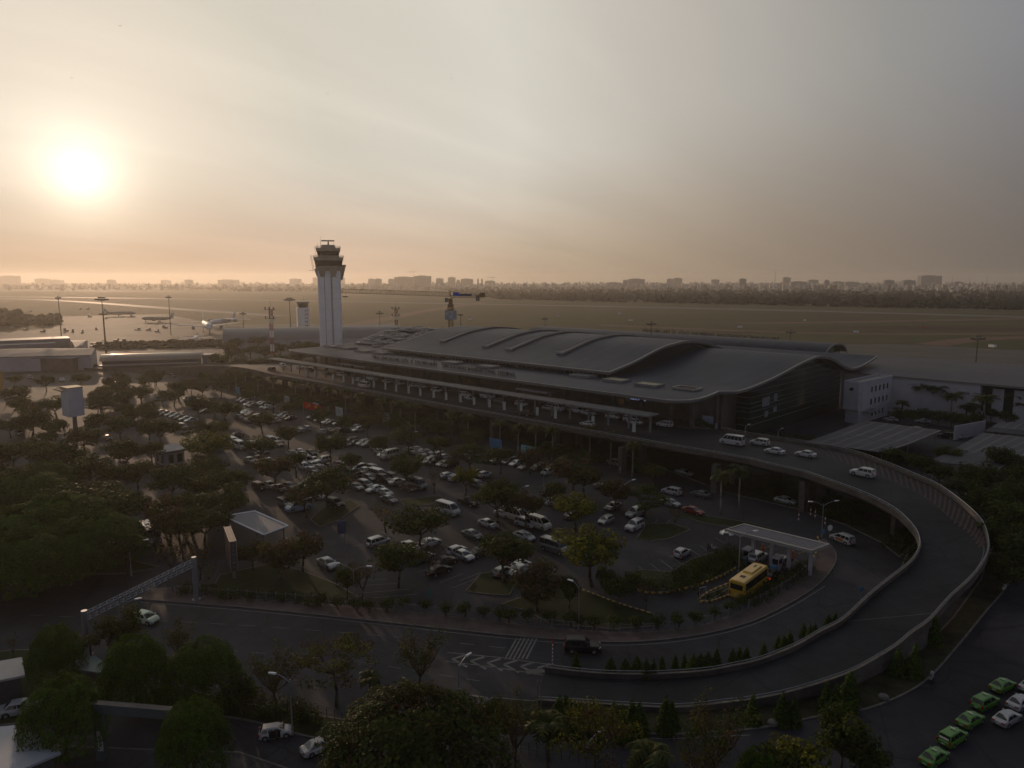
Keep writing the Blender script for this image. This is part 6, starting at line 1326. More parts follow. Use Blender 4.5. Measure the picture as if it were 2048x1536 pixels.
def post_sign(u, v, vt, wd, hh, m, label, posts=2, hd=None, back=None):
    p = at(u, v); k = 0; h = 2
    while px((p.x, p.y, h))[1] > vt and h < 16: h += .05
    t = thing('sign_board', p, HE1 if hd is None else hd, label, 'sign')
    b = MB(); b.box((0, 0, h - hh / 2), (wd, .14, hh)); o = b.build('panel', m, t)
    b = MB(); b.box((0, -.08, h - hh / 2), (wd * .96, .03, .12)); 
    for i in range(3): b.box((-wd * .1 + .1 * i, .085, h - hh * (.25 + .22 * i)), (wd * .6, .02, hh * .07)); b.box((-wd * .1 + .1 * i, -.085, h - hh * (.25 + .22 * i)), (wd * .6, .02, hh * .07))
    b = MB()
    for i in range(posts):
        x = (i - (posts - 1) / 2) * wd * .6; b.tube((x, 0, 0), (x, 0, h - hh), .09, n=6)
    b.build('post', M['steel'], t); return t
post_sign(476, 796, 774, 3.4, 2.6, M['teal'], 'dim blue board, leftmost in the row before the viaduct'); post_sign(507, 803, 781, 3.4, 2.6, M['blue'], 'bright blue board second in the row before the viaduct'); post_sign(541, 812, 790, 3.6, 2.6, M['teal'], 'dull teal board right of the bright blue one')
post_sign(575, 822, 792, 3.6, 4.0, mat('poster_a', (.3, .33, .34), .6, var=.6, scale=.7), 'tall pale poster board with dark figure, left of the flags'); post_sign(632, 828, 806, 3.6, 3.0, mat('poster_b', (.3, .36, .36), .6, var=.5, scale=.6), 'pale poster board just above the right red flag'); post_sign(679, 840, 815, 4.2, 3.0, mat('poster_c', (.33, .38, .38), .6, var=.5, scale=.5), 'pale poster board right of the red flags')
post_sign(991, 908, 878, 4.6, 2.6, M['blue'], 'dim blue board left of the teal one by the viaduct'); post_sign(1056, 928, 892, 4.9, 2.9, M['teal'], 'large teal board on one post by the viaduct', 1); post_sign(773, 855, 826, 3.0, 4.2, mat('poster_d', (.2, .23, .22), .6, var=.5, scale=.6), 'dim poster board half hidden by trees before the viaduct'); post_sign(816, 868, 842, 2.0, 3.6, M['banner'], 'narrow pale board among the trees below the viaduct')
post_sign(684, 1083, 1042, 1.5, 2.4, mat('navy', (.03, .05, .12), .5, var=.1), 'tall navy sign on twin posts at the kerb island', 2, 0.3); post_sign(2, 800, 742, 2.6, 8.0, mat('ochre_board', (.42, .24, .06), .6, var=.2), 'tall ochre board cut by the left edge', 2, .9)
# red flags
for k, (u, lab) in enumerate(((608, 'red flag with a yellow emblem, left of the pair'), (623, 'red flag with a yellow star, right of the pair'))):
    p = at(u, 850 + k * 4); t = thing('flag', p, .1, lab, 'flag'); b = MB(); b.tube((0, 0, 0), (0, 0, 8.0), .06, .04, 6); b.build('pole', M['steel'], t)
    b = MB(); n = 8
    R_ = [[(3.4 * i / n, .22 * math.sin(i * 1.1), 7.9 - .16 * i - 2.1 * j) for j in (0, 1)] for i in range(n + 1)]
    for a, c in zip(R_, R_[1:]): b.quad(a[0], a[1], c[1], c[0]); b.quad(*[(q[0], q[1] + .02, q[2]) for q in (c[0], c[1], a[1], a[0])])
    b.build('cloth', mat('flag_red', (.5, .012, .01), .8, var=0), t)
    b = MB(); c = Vector((1.65, -.3, 6.55)); ym = mat('flag_yellow', (.6, .42, .03), .8, var=0)
    if k == 1:
        P = []
        for i in range(10): r_ = .62 if i % 2 == 0 else .24; a = math.pi / 2 + i * math.pi / 5; P.append((c.x + r_ * math.cos(a), c.y, c.z + r_ * math.sin(a)))
        b.poly(P)
        b.build('star', ym, t)
    else:
        for i in range(9): a0, a1 = -2.2 + i * .36, -2.2 + (i + 1) * .36; b.quad((c.x + .55 * math.cos(a0), c.y, c.z + .55 * math.sin(a0)), (c.x + .55 * math.cos(a1), c.y, c.z + .55 * math.sin(a1)), (c.x + .42 * math.cos(a1), c.y, c.z + .42 * math.sin(a1)), (c.x + .42 * math.cos(a0), c.y, c.z + .42 * math.sin(a0)))
        b.hexa([(c.x - .4, c.y - .01, c.z - .5), (c.x - .3, c.y - .01, c.z - .55), (c.x - .3, c.y + .01, c.z - .55), (c.x - .4, c.y + .01, c.z - .5), (c.x + .2, c.y - .01, c.z + .4), (c.x + .3, c.y - .01, c.z + .35), (c.x + .3, c.y + .01, c.z + .35), (c.x + .2, c.y + .01, c.z + .4)]); b.build('emblem', ym, t)
# white three-sided billboard
p = at(150, 868); t = thing('billboard', p, 0, 'big white three sided billboard above the trees at left', 'billboard'); f = lambda u, v: None
h0 = 0; 
def zat(p, v):
    lo, hi_ = 0.0, 60.0
    for _ in range(40):
        m_ = (lo + hi_) / 2
        if px((p.x, p.y, m_))[1] > v: lo = m_
        else: hi_ = m_
    return lo
zb, zt = zat(p, 832), zat(p, 776); s_ = (p.y) / FPX * 1.0
P = [(-27 * s_, 1.2), (3 * s_, -2.6), (17 * s_, 1.6), (-1, 4.5)]
b = MB(); b.prism(P, zb, zt); b.build('panel', mat('billboard_sheet', (.42, .42, .46), .6, var=.08), t); b = MB(); b.tube((0, .5, 0), (0, .5, zb), .7, .6, 10); b.build('pole', M['grey'], t)
b = MB(); b.prism([(x * 1.04, y * 1.04) for x, y in P], zt + .01, zt + .3)
for i in range(6): x = P[0][0] + (P[1][0] - P[0][0]) * i / 5; y = P[0][1] + (P[1][1] - P[0][1]) * i / 5; b.tube((x, y, zt + .3), (x - .6, y - 1.6, zt - .3), .08, n=4); b.box((x - .6, y - 1.6, zt - .35), (.7, .5, .4))
b.build('lamp', mat('tan_top', (.3, .22, .12), .7, var=.3), t)
# guard house
p = at(340, 925); t = thing('guard_house', p, HE1, 'small flat roofed guard house among the trees at left', 'building'); b = MB(); b.box((0, 0, 1.7), (6.4, 5.0, 3.4)); b.build('wall', M['wall'], t); b = MB(); b.box((0, 0, 3.65), (8.4, 7.2, .5)); b.build('roof', M['grey'], t)
for x in (-1.6, 1.6): b = MB(); b.box((x, 2.52, 1.5), (1.6, .08, 2.0)); b.build('window', M['glass'], t)
for y in (-1.3, .9): b = MB(); b.box((3.22, y, 1.6), (.08, 1.3, 2.2)); b.build('window', M['glass'], t)
for y in (-1.3, .9): b = MB(); b.box((-3.22, y, 1.6), (.08, 1.3, 2.2)); b.build('window', M['glass'], t)
b = MB(); b.box((0, -2.54, 1.2), (1.2, .08, 2.3)); b.build('door', M['brown'], t)
# blue roofed shelter and totem
C4 = [at(448, 1032, 4.6), at(528, 1069, 4.2), at(576, 1051, 4.2), at(510, 1022, 4.6)]; ce = sum(C4, Vector()) / 4; t = thing('ticket_shelter', (ce.x, ce.y, 0), 0, 'open shelter with a smooth slate blue roof beside the totem', 'shelter')
b = MB(); q = [(v.x - ce.x, v.y - ce.y, v.z) for v in C4]; b.hexa([(x, y, z - .3) for x, y, z in q] + q); b.build('roof', mat('slate_roof', (.07, .085, .115), .6, var=.1, scale=.3), t)
b = MB()
for i in range(4): b.tube(Vector(q[i]) + Vector((0, 0, -.02)), Vector(q[(i + 1) % 4]) + Vector((0, 0, -.02)), .17, n=4)
b.build('roof_edge_trim', M['white'], t)
for i in range(4):
    x, y, z = q[i]; b = MB(); b.tube((x * .85, y * .85, 0), (x * .85, y * .85, z - .3), .14, n=8); b.build('post', M['grey'], t)
fa, fb2 = at(465.5, 1083, 6.3), at(454, 1053, 6.3); dv = fb2 - fa; dv.z = 0; Lt = dv.length; hd = math.atan2(dv.y, dv.x) - math.pi / 2; zt = 6.3
t = thing('totem_sign', (fa.x, fa.y, 0), hd, 'deep brown slab sign with vertical writing on its narrow front near the blue roof', 'sign')
b = MB(); b.box((0, Lt / 2, zt / 2 + .7), (.95, Lt, zt - 1.4)); b.build('panel', M['brown'], t); b = MB(); b.box((0, .6, .7), (.5, .6, 1.4)); b.box((0, Lt - .6, .7), (.5, .6, 1.4)); b.build('post', M['grey'], t)
b = MB()
for x in (-.5, .5): b.box((x, Lt / 2, zt + .03), (.1, Lt + .1, .12)); b.box((x, -.03, zt / 2 + .7), (.1, .1, zt - 1.4))
b.build('frame', mat('pale_frame', (.25, .22, .18), .6, var=.1), t)
b = MB(); b.box((0, -.03, zt / 2 + .75), (.72, .04, zt - 1.8)); b.build('sign_face', M['dark'], t)
c = bpy.data.curves.new('w', 'FONT'); c.body = 'T\nÂ\nN\nS\nƠ\nN'; c.size = .72; c.extrude = .01; c.align_x = 'CENTER'; c.space_line = .95; o = bpy.data.objects.new('w', c); C.objects.link(o); me = bpy.data.meshes.new_from_object(o.evaluated_get(bpy.context.evaluated_depsgraph_get())); bpy.data.objects.remove(o)
me.transform(Matrix.Translation((0, -.065, zt - 1.0)) @ Matrix.Rotation(math.pi / 2, 4, 'X')); me.materials.clear(); me.materials.append(M['grey']); link('lettering', me, t)
# silver truss gantry over the road
pl, pr = at(176, 1312), at(393, 1201); zl, zr_ = zat(pl, 1221), zat(pr, 1114); t = thing('gantry', (pl + pr) / 2, 0, 'silver truss gantry spanning the road at left', 'gantry'); g0 = (pl + pr) / 2
for p_, z_ in ((pl, zl), (pr, zr_)): b = MB(); q = p_ - g0; b.tube((q.x, q.y, 0), (q.x, q.y, z_), .36, .36, 12); b.tube((q.x, q.y, 0), (q.x, q.y, .25), .6, .6, 12); b.build('post', M['steel'], t)
b = MB(); a, c = pl - g0, pr - g0; truss(b, (a.x, a.y, zl - .8), (c.x, c.y, zr_ - .8), .8, .8, 18, .045); b.build('truss_beam', M['steel'], t)
# fence along the pavement
fen = thing('fence', FIN[30], 0, 'low grey railing fence with posts along the car park edge', 'fence'); fb_ = FIN[30]; dense = crom([p for p in FIN], 72)
for p in dense: b = MB(); b.box((p.x - fb_.x, p.y - fb_.y, .75), (.14, .14, 1.3)); b.build('post', M['grey'], fen)
b = MB(); 
for z in (.3, 1.2): b.path([(p.x - fb_.x, p.y - fb_.y, z) for p in dense], .03, 4)
for a, c in zip(dense, dense[1:]):
    for k in range(1, 9): q = a.lerp(c, k / 9); b.tube((q.x - fb_.x, q.y - fb_.y, .3), (q.x - fb_.x, q.y - fb_.y, 1.2), .016, n=3, caps=False)
b.build('bars', M['grey'], fen)
def small_fence(l, label, n=16):
    P = cpx_(l, n); t = thing('fence', P[n // 2], 0, label, 'fence'); o = P[n // 2]; b = MB()
    for p in P: b.tube((p.x - o.x, p.y - o.y, 0), (p.x - o.x, p.y - o.y, 1.3), .05, n=5)
    b.build('post', M['dark'], t); b = MB()
    for z in (.5, .9, 1.25): b.path([(p.x - o.x, p.y - o.y, z) for p in P], .025, 4)
    b.build('rail', M['dark'], t)
small_fence([(470, 1390), (560, 1412), (640, 1432), (700, 1448)], 'dark wire fence behind the forecourt hedge'); small_fence([(1010, 1500), (1080, 1512), (1160, 1526), (1260, 1545)], 'dark fence at the bottom edge under the palms')
# toll plaza
C4 = [at(1449.5, 1058, 5.2), at(1623, 1101, 5.2), at(1654, 1087, 5.2), at(1488, 1046.5, 5.2)]; ce = sum(C4, Vector()) / 4; t = thing('toll_plaza_roof', (ce.x, ce.y, 0), 0, 'flat ribbed roof on posts over the toll lanes', 'canopy'); q = [(v.x - ce.x, v.y - ce.y, 5.2) for v in C4]; ax = Vector(q[1]) - Vector(q[0]); ay = Vector(q[3]) - Vector(q[0])
b = MB(); i_ = [Vector(q[0]) + ax * a + ay * c for a, c in ((.02, .1), (.98, .1), (.98, .9), (.02, .9))]; b.hexa([(p.x, p.y, 4.85) for p in i_] + [(p.x, p.y, 5.05) for p in i_]); b.build('roof', M['dark'], t)
b = MB(); n = 30
for k in range(n): p0 = Vector(q[0]) + ax * (.03 + .94 * (k + .5) / n) + ay * .1; p1 = p0 + ay * .8; d = ax.normalized() * .16; b.hexa([(p0 - d)[:2] + (5.05,), (p0 + d)[:2] + (5.05,), (p1 + d)[:2] + (5.05,), (p1 - d)[:2] + (5.05,), (p0 - d * .6)[:2] + (5.13,), (p0 + d * .6)[:2] + (5.13,), (p1 + d * .6)[:2] + (5.13,), (p1 - d * .6)[:2] + (5.13,)] if False else [tuple((p0 - d).xy) + (5.055,), tuple((p0 + d).xy) + (5.055,), tuple((p1 + d).xy) + (5.055,), tuple((p1 - d).xy) + (5.055,), tuple((p0 - d * .6).xy) + (5.14,), tuple((p0 + d * .6).xy) + (5.14,), tuple((p1 + d * .6).xy) + (5.14,), tuple((p1 - d * .6).xy) + (5.14,)])
b.build('roof_ribs', M['grey'], t)
b = MB()
for a0, a1, c0, c1 in ((0, 1, 0, .1), (0, 1, .9, 1), (0, .02, .1, .9), (.98, 1, .1, .9)):
    pp = [Vector(q[0]) + ax * a + ay * c for a, c in ((a0, c0), (a1, c0), (a1, c1), (a0, c1))]; b.hexa([(p.x, p.y, 4.7) for p in pp] + [(p.x, p.y, 5.2) for p in pp])
b.build('roof_edge_trim', mat('pale_trim', (.24, .23, .22), .6, var=.08), t)
for a in (.24, .46, .66, .9):
    p = Vector(q[0]) + ax * a + ay * .5; b = MB(); b.box((p.x, p.y, 2.4), (.5, .5, 4.75), HE1); b.build('post', M['wall'], t)
def booth(u, v, label):
    t = thing('toll_booth', at(u, v), HE2, label, 'booth', None, .82); b = MB(); b.box((0, 0, .55), (2.2, 1.5, 1.1)); b.box((0, 0, 2.45), (2.4, 1.7, .3))
    for x in (-1, 1):
        for y in (-.68, .68): b.box((x, y, 1.7), (.16, .12, 1.3))
    b.build('frame', M['wall'], t); b = MB(); b.box((0, 0, 1.7), (1.96, 1.3, 1.28)); b.build('window', M['glass'], t); b = MB(); b.box((-1.9, -.1, .55), (1.2, 1.0, 1.1)); b.build('barrier_base', M['blue'], t)
booth(1496, 1120, 'white toll booth at the far lane'); booth(1554, 1137, 'white toll booth at the near lane')
for (u, v, lab) in ((1525, 1108, 'orange barrier machine of the far lane with a striped boom'), (1585, 1122, 'orange barrier machine of the near lane with a striped boom')):
    t = thing('barrier', at(u, v), HE1, lab, 'barrier'); b = MB(); b.box((0, 0, .6), (.5, .5, 1.2)); b.box((0, 0, 1.5), (.3, .3, .6)); b.build('housing', M['orange'], t); b = MB()
    for k in range(8): b.tube((-.3 - k * .32, 0, 1.1 + k * .22), (-.3 - (k + 1) * .32, 0, 1.1 + (k + 1) * .22), .07, n=5, m=k % 2)
    b.build('boom', [M['yellowpaint'], M['dark']], t)
t = thing('traffic_island', at(1580, 1133), HE2, 'pale rounded island nose beside the near toll booth', 'island'); b = MB(); b.prism([(2.6 * math.cos(a) , .9 * math.sin(a)) for a in [6.28 * k / 20 for k in range(20)]], 0, .45); b.build('kerb', M['kerb'], t)
# parasol
t = thing('parasol', at(1453, 1086), 0, 'white parasol opened beside the hedge bed', 'parasol'); b = MB(); b.tube((0, 0, 0), (0, 0, 2.5), .04, n=6); b.build('pole', M['steel'], t); b = MB(); n = 8; ct = b.vert((0, 0, 2.75)); rg = [b.vert((1.35 * math.cos(6.283 * k / n), 1.35 * math.sin(6.283 * k / n), 2.05 + (.0))) for k in range(n)]; lo_ = [b.vert((1.35 * math.cos(6.283 * k / n), 1.35 * math.sin(6.283 * k / n), 1.8)) for k in range(n)]
for k in range(n): b.face([ct, rg[k], rg[(k + 1) % n]], k % 2); b.face([rg[k], lo_[k], lo_[(k + 1) % n], rg[(k + 1) % n]], k % 2)
b.build('canopy', [M['white'], M['dark']], t)
# round road signs, marker poles, blocks
def round_sign(u, v, h, m, label, r=.42):
    t = thing('road_sign', at(u, v), rad(20), label, 'road sign'); b = MB(); b.tube((0, 0, 0), (0, 0, h), .04, n=6); b.build('post', M['steel'], t); b = MB(); b.tube((0, -.05, h), (0, -.09, h), r, r, 18); b.build('plate', m, t)
round_sign(1658, 1082, 2.5, M['white'], 'white backed round sign right of the far street lamp', .55); round_sign(1644, 1086, 2.2, M['blue'], 'blue round sign left of the white backed one', .5); round_sign(1721, 1199, 1.6, M['blue'], 'small round sign on the inner ramp parapet', .4)
t = thing('marker_pole', at(1105, 1332), 0, 'red and white striped pole at the ramp nose', 'pole'); b = MB()
for k in range(12): b.tube((0, 0, k * .24), (0, 0, k * .24 + .24), .07, n=8, m=k % 2)
b.tube((0, 0, 2.9), (0, 0, 3.9), .1, .02, 8, 0); b.build('post', [M['red'], M['white']], t)
for (u, v, lab) in ((1075, 1440, 'pale thin pole left of the twin at the planting bed'), (1082, 1440, 'pale thin pole right of the twin at the planting bed')):
    t = thing('pole', at(u, v), 0, lab, 'pole'); b = MB(); b.tube((0, 0, 0), (0, 0, 4.6), .05, n=6); b.tube((0, 0, 0), (0, 0, .1), .14, n=8); b.build('post', M['steel'], t)
for (u, v, lab) in ((1405, 1215, 'pale goal shaped post at the toll lane island'),):
    t = thing('height_frame', at(u, v), 0, lab, 'post'); b = MB(); b.tube((-.5, 0, 0), (-.5, 0, 3), .05, n=6); b.tube((.5, .4, 0), (.5, .4, 3), .05, n=6); b.tube((-.5, 0, 3), (.5, .4, 3), .05, n=6); b.build('post', M['steel'], t)
for (u, v, lab) in ((1767, 1397, 'pale stone block on the bed, right one'), (1546, 1449, 'pale stone block on the bed, left one')):
    t = thing('stone_block', at(u, v, .14), .4, lab, 'block'); b = MB(); b.lathe([(.55, 0), (.6, .15), (.5, .4), (.25, .5)], 9); b.build('stone', M['kerb'], t)
for k, (u, v) in enumerate(((1597, 1040), (1621, 1030), (1630, 1034), (1650, 1048))):
    t = thing('bollard', at(u, v), 0, None, 'bollard', 'banded bollards under the curve'); AUTO.append((t, 'banded bollard', 'under the curve of the viaduct')); b = MB()
    for j in range(4): b.tube((0, 0, j * .45), (0, 0, j * .45 + .45), .1, n=8, m=j % 2)
    b.build('post', [M['white'], M['red']], t)
# foreground buildings at the left edge
def roof_px(name, l, z, th, m, label, wallm=None):
    P = pxs(l, z); ce = sum(P, Vector()) / len(P); t = thing(name, (ce.x, ce.y, 0), 0, label, 'building'); b = MB(); b.prism([(p.x - ce.x, p.y - ce.y) for p in P], z - th, z); b.build('roof', m, t)
    b = MB(); P2 = inset(P, .7); b.prism([(p.x - ce.x, p.y - ce.y) for p in P2], 0, z - th - .01); b.build('wall', wallm or M['dark'], t); return t
roof_px('flat_roofed_building', [(-90, 1462), (50, 1448), (122, 1504), (40, 1540), (-60, 1580)], 3.6, .25, mat('pale_flat_roof', (.34, .36, .4), .6, var=.1), 'pale flat roofed building in the bottom left corner'); roof_px('flat_roofed_building', [(-60, 1332), (44, 1314), (50, 1350), (-60, 1372)], 3.6, .25, mat('pale_flat_roof_b', (.36, .34, .33), .6, var=.1), 'pale flat roofed hut at the left edge')
roof_px('shed', [(150, 1320), (190, 1310), (215, 1330), (205, 1346), (160, 1340)], 2.8, .2, mat('teal_sheet', (.06, .11, .12), .5, var=.15), 'small teal roofed shed between the domed trees')
pa, pb_ = at(205, 1520), at(350, 1535); t = thing('gate_portal', (pa + pb_) / 2, 0, 'dark teal gate portal with a sign beam at lower left', 'gate'); o_ = (pa + pb_) / 2; zt = zat(pa, 1404) - 1.0; a, c = pa - o_, pb_ - o_; tm_ = mat('teal_gate', (.05, .075, .08), .6, var=.15)
for q in (a, c): b = MB(); b.box((q.x, q.y, zt / 2), (.75, .75, zt)); b.build('post', tm_, t)
b = MB(); b.wall([(a.x - .5, a.y, 0), (c.x, c.y, 0)], zt + .01, zt + .95, .6); b.build('beam', tm_, t); b = MB(); b.wall([(a.x - .6, a.y, 0), (c.x + .1, c.y, 0)], zt + .96, zt + 1.02, .7); b.build('beam_cap', M['kerb'], t); b = MB(); b.box((a.x + .2, a.y - .45, zt * .45), (.5, .1, zt * .4)); b.build('notice', M['wall'], t)
# ------------------------------------------------------------------ right hand compound
P = [at(1689.6, 761, 14), at(1719, 764.6, 14), at(1785, 750.5, 14)]; P.append(P[0] + (P[2] - P[1])); ce = sum(P, Vector()) / 4; t = thing('office_block', (ce.x, ce.y, 0), 0, 'white three storey office block at the right end of the glass hall', 'building'); L2 = [(p.x - ce.x, p.y - ce.y) for p in P]
b = MB(); b.prism(L2, 4.6, 13.3); b.prism([(x * .9, y * .9) for x, y in L2], 0, 4.6); b.build('wall', M['wall'], t); b = MB(); b.wall([(x, y, 0) for x, y in L2 + L2[:1]], 13.3, 14.0, .3); b.build('roof_parapet', M['wall'], t); b = MB(); b.prism([(x * .97, y * .97) for x, y in L2], 13.305, 13.4); b.build('roof', M['roof_dark'], t)
v1 = Vector((*L2[1], 0)); v2 = Vector((*L2[2], 0)); d = (v2 - v1); nrm = Vector((d.y, -d.x, 0)).normalized()
hd = math.atan2(d.y, d.x)
for zc in (6.3, 10.4):
    for k in range(5):
        c = v1 + d * (.38 + .12 * k) + nrm * .03; b = MB(); b.box((c.x, c.y, zc + .3), (1.0, .1, 1.9), hd); f_ = b.build('window', M['glass'], t)
    c = v1 + d * .1 + nrm * .03; b = MB(); b.box((c.x, c.y, zc + .4), (1.8, .08, 3.0), hd); b.build('wall_panel', mat('louvre', (.34, .33, .34), .7, var=.1), t)
for k in range(4): c = (v1 + d * (.45 + .12 * k)) * .9 + nrm * .05; b = MB(); b.box((c.x, c.y, 2.4), (.9, .12, 1.7), hd); b.build('window', M['glass'], t)
c = (Vector((*L2[0], 0)) + v1) / 2; d0 = v1 - Vector((*L2[0], 0)); n0 = Vector((d0.y, -d0.x, 0)).normalized(); c2 = c + n0 * .04; b = MB(); b.box((c2.x, c2.y, 11.5), (1.2, .1, 1.0), math.atan2(d0.y, d0.x)); b.build('window', M['glass'], t)
b = MB(); c3 = v1 + d * .3 + nrm * 1.3; b.box((c3.x, c3.y, 3.9), (9, 2.6, .25), hd); b.build('porch_roof', M['grey'], t)
A_, B_ = at(1800, 752, 13), at(1962, 766, 13); d = B_ - A_; d.z = 0; d.normalize(); nn = Vector((-d.y, d.x, 0)); B2 = B_ + d * 60
if nn.y < 0: nn = -nn
w0 = thing('warehouse', A_ + nn * 20 - Vector((0, 0, 13)) + d * 40, 0, 'long white warehouse with a low grey roof at the right', 'building'); wc = w0.location.copy(); loc = lambda s, k, z: tuple((A_ + d * s + nn * k).xy - wc.xy) + (z,)
Lw = (B_ - A_).length
b = MB(); rs = [[loc(s, k, z) for k, z in ((-.8, 12.9), (20, 14.4), (42, 15.6), (46, 15.2))] for s in (-22, -5, Lw + .5, Lw + 20, Lw + 70)]; b.loft(rs, closed=False, caps=False); b.build('roof', mat('warehouse_roof', (.105, .1, .108), .7, var=.15, scale=.06), w0)
b = MB(); b.prism([loc(-20, 0, 0)[:2], loc(Lw, 0, 0)[:2], loc(Lw, 44, 0)[:2], loc(-20, 44, 0)[:2]], 0, 12.5); b.build('wall', M['wall'], w0)
b = MB(); b.prism([loc(Lw + .02, 3, 0)[:2], loc(Lw + 70, 3, 0)[:2], loc(Lw + 70, 44, 0)[:2], loc(Lw + .02, 44, 0)[:2]], 0, 12.4); b.build('wall', M['green_glass'], w0)
b = MB()
for k in range(9): b.prism([loc(Lw + 3.0 + k * 6, 2.6, 0)[:2], loc(Lw + 6.2 + k * 6, 2.6, 0)[:2], loc(Lw + 6.2 + k * 6, 2.95, 0)[:2], loc(Lw + 3.0 + k * 6, 2.95, 0)[:2]], 0, 11.2)
b.prism([loc(Lw + .1, 2.4, 0)[:2], loc(Lw + 70, 2.4, 0)[:2], loc(Lw + 70, 2.55, 0)[:2], loc(Lw + .1, 2.55, 0)[:2]], 0, 3.4); b.build('pilaster', M['wall'], w0)
b = MB(); b.prism([loc(Lw * .74, -.1, 0)[:2], loc(Lw * .88, -.1, 0)[:2], loc(Lw * .88, -.02, 0)[:2], loc(Lw * .74, -.02, 0)[:2]], 8.6, 9.6); b.build('vent', M['grey'], w0)
b = MB(); b.prism([loc(-20, -.5, 0)[:2], loc(Lw + 70, -.5, 0)[:2], loc(Lw + 70, -.2, 0)[:2], loc(-20, -.2, 0)[:2]], 12.3, 12.75); b.build('gutter', M['fascia'], w0)
def shed(l, label, zs=(4.6, 5.4, 4.4)):
    (a, b1, c1, d1, e1, f1) = [at(u, v, z) for (u, v), z in zip(l, (zs[0], zs[0], zs[1], zs[1], zs[2], zs[2]))]
    ce = (a + b1 + c1 + d1 + e1 + f1) / 6; t = thing('shed', (ce.x, ce.y, 0), 0, label, 'shed'); f = lambda p: Vector((p.x - ce.x, p.y - ce.y, p.z)); m = MB()
    n = 5
    for (p, q, r_, s_) in ((a, b1, c1, d1), (d1, c1, e1, f1)):
        p, q, r_, s_ = f(p), f(q), f(r_), f(s_); m.quad(p, q, r_, s_, 0); m.quad(*[x - Vector((0, 0, .2)) for x in (s_, r_, q, p)], 0)
        for k in range(1, n + 1):
            u0 = k / (n + 1); dx = (q - p) * .02; z_ = Vector((0, 0, .03)); m.quad(p.lerp(q, u0) - dx + z_, p.lerp(q, u0) + dx + z_, s_.lerp(r_, u0) + dx + z_, s_.lerp(r_, u0) - dx + z_, 1)
    m.build('roof', [mat('shed_sheet', (.085, .082, .092), .75, var=.2, scale=.25), M['dark']], t); m = MB(); m.wall([f(a), f(b1)], zs[0] - .25, zs[0] + .05, .2); m.wall([f(b1), f(c1), f(e1)], [zs[0] - .25, zs[1] - .25, zs[2] - .25], [zs[0] + .06, zs[1] + .06, zs[2] + .06], .2); m.build('roof_edge_trim', M['fascia'], t)
    for p in (a, b1, e1, f1, c1, d1, a.lerp(b1, .5), d1.lerp(c1, .5), f1.lerp(e1, .5)): q = f(p) * .93; m = MB(); m.tube((q.x, q.y, 0), (q.x, q.y, p.z - .2), .12, n=6); m.build('post', M['grey'], t)
shed([(1727, 841), (1880, 861), (1822, 885), (1663, 866), (1765, 905), (1610, 884)], 'open shed with a dark banded grey roof, nearer the glass hall'); shed([(1964, 866), (2120, 882), (2040, 912), (1901, 902), (1995, 938), (1858, 922)], 'open shed with a corrugated roof near the right edge'); shed([(1998, 844), (2140, 852), (2110, 866), (1984, 854), (2090, 874), (1968, 862)], 'further corrugated shed roof at the right edge')
pa, pb_ = at(1907, 880), at(1968, 868); t = thing('compound_wall', (pa + pb_) / 2, 0, 'pale free standing wall in the warehouse yard', 'wall'); o_ = (pa + pb_) / 2; b = MB(); b.wall([pa - o_, pb_ - o_], 0, 4.2, .3); b.build('wall', M['wall'], t)
# blast fence beside the taxiway
l = cpx_([(1690, 728), (1800, 729), (1900, 735), (2060, 745), (2200, 752)], 40); t = thing('blast_fence', l[20], 0, 'long dark post fence between warehouse and taxiway', 'fence'); o_ = l[20]; b = MB(); b.wall([p - o_ for p in l], 0, 3.2, .15); b.build('panel', mat('fence_mesh', (.09, .09, .1), .8, var=.3, scale=.2), t); b = MB()
for p in l: q = p - o_; b.box((q.x, q.y, 1.8), (.35, .35, 3.6))
b.build('post', M['steel'], t)
p = at(1730, 730); t = thing('orange_barrier', p, .3, 'orange barrier and loader near the pier gable', 'barrier'); b = MB(); b.box((0, 0, 2.2), (9, 1, .6)); b.box((0, 0, .9), (6, 1, 1.2)); b.build('panel', M['orange'], t)
# ------------------------------------------------------------------ people, tiny in the picture
def person_mesh():
    me = bpy.data.meshes.new('person_body'); J = [(0, 0, .95), (0, 0, 1.2), (0, 0, 1.42), (0, .02, 1.52), (0, .03, 1.66), (.1, 0, .92), (.12, .05, .5), (.12, 0, .06), (.12, .14, .03), (-.1, 0, .92), (-.12, -.08, .5), (-.12, -.12, .06), (-.12, .02, .03), (.2, 0, 1.38), (.25, -.03, 1.1), (.24, .06, .86), (-.2, 0, 1.38), (-.25, .03, 1.1), (-.24, .1, .86)]
    E_ = [(0, 1), (1, 2), (2, 3), (3, 4), (0, 5), (5, 6), (6, 7), (7, 8), (0, 9), (9, 10), (10, 11), (11, 12), (2, 13), (13, 14), (14, 15), (2, 16), (16, 17), (17, 18)]; rr = [.15, .14, .15, .06, .105, .09, .065, .05, .04, .09, .065, .05, .04, .065, .045, .035, .065, .045, .035]
    me.from_pydata(J, E_, []); o = bpy.data.objects.new('pp', me); C.objects.link(o); o.modifiers.new('s', 'SKIN'); o.modifiers.new('d', 'SUBSURF').levels = 1
    for v, r in zip(me.skin_vertices[0].data, rr): v.radius = (r, r)
    me.skin_vertices[0].data[0].use_root = True
    bpy.context.view_layer.update(); m2 = bpy.data.meshes.new_from_object(o.evaluated_get(bpy.context.evaluated_depsgraph_get())); bpy.data.objects.remove(o); return m2
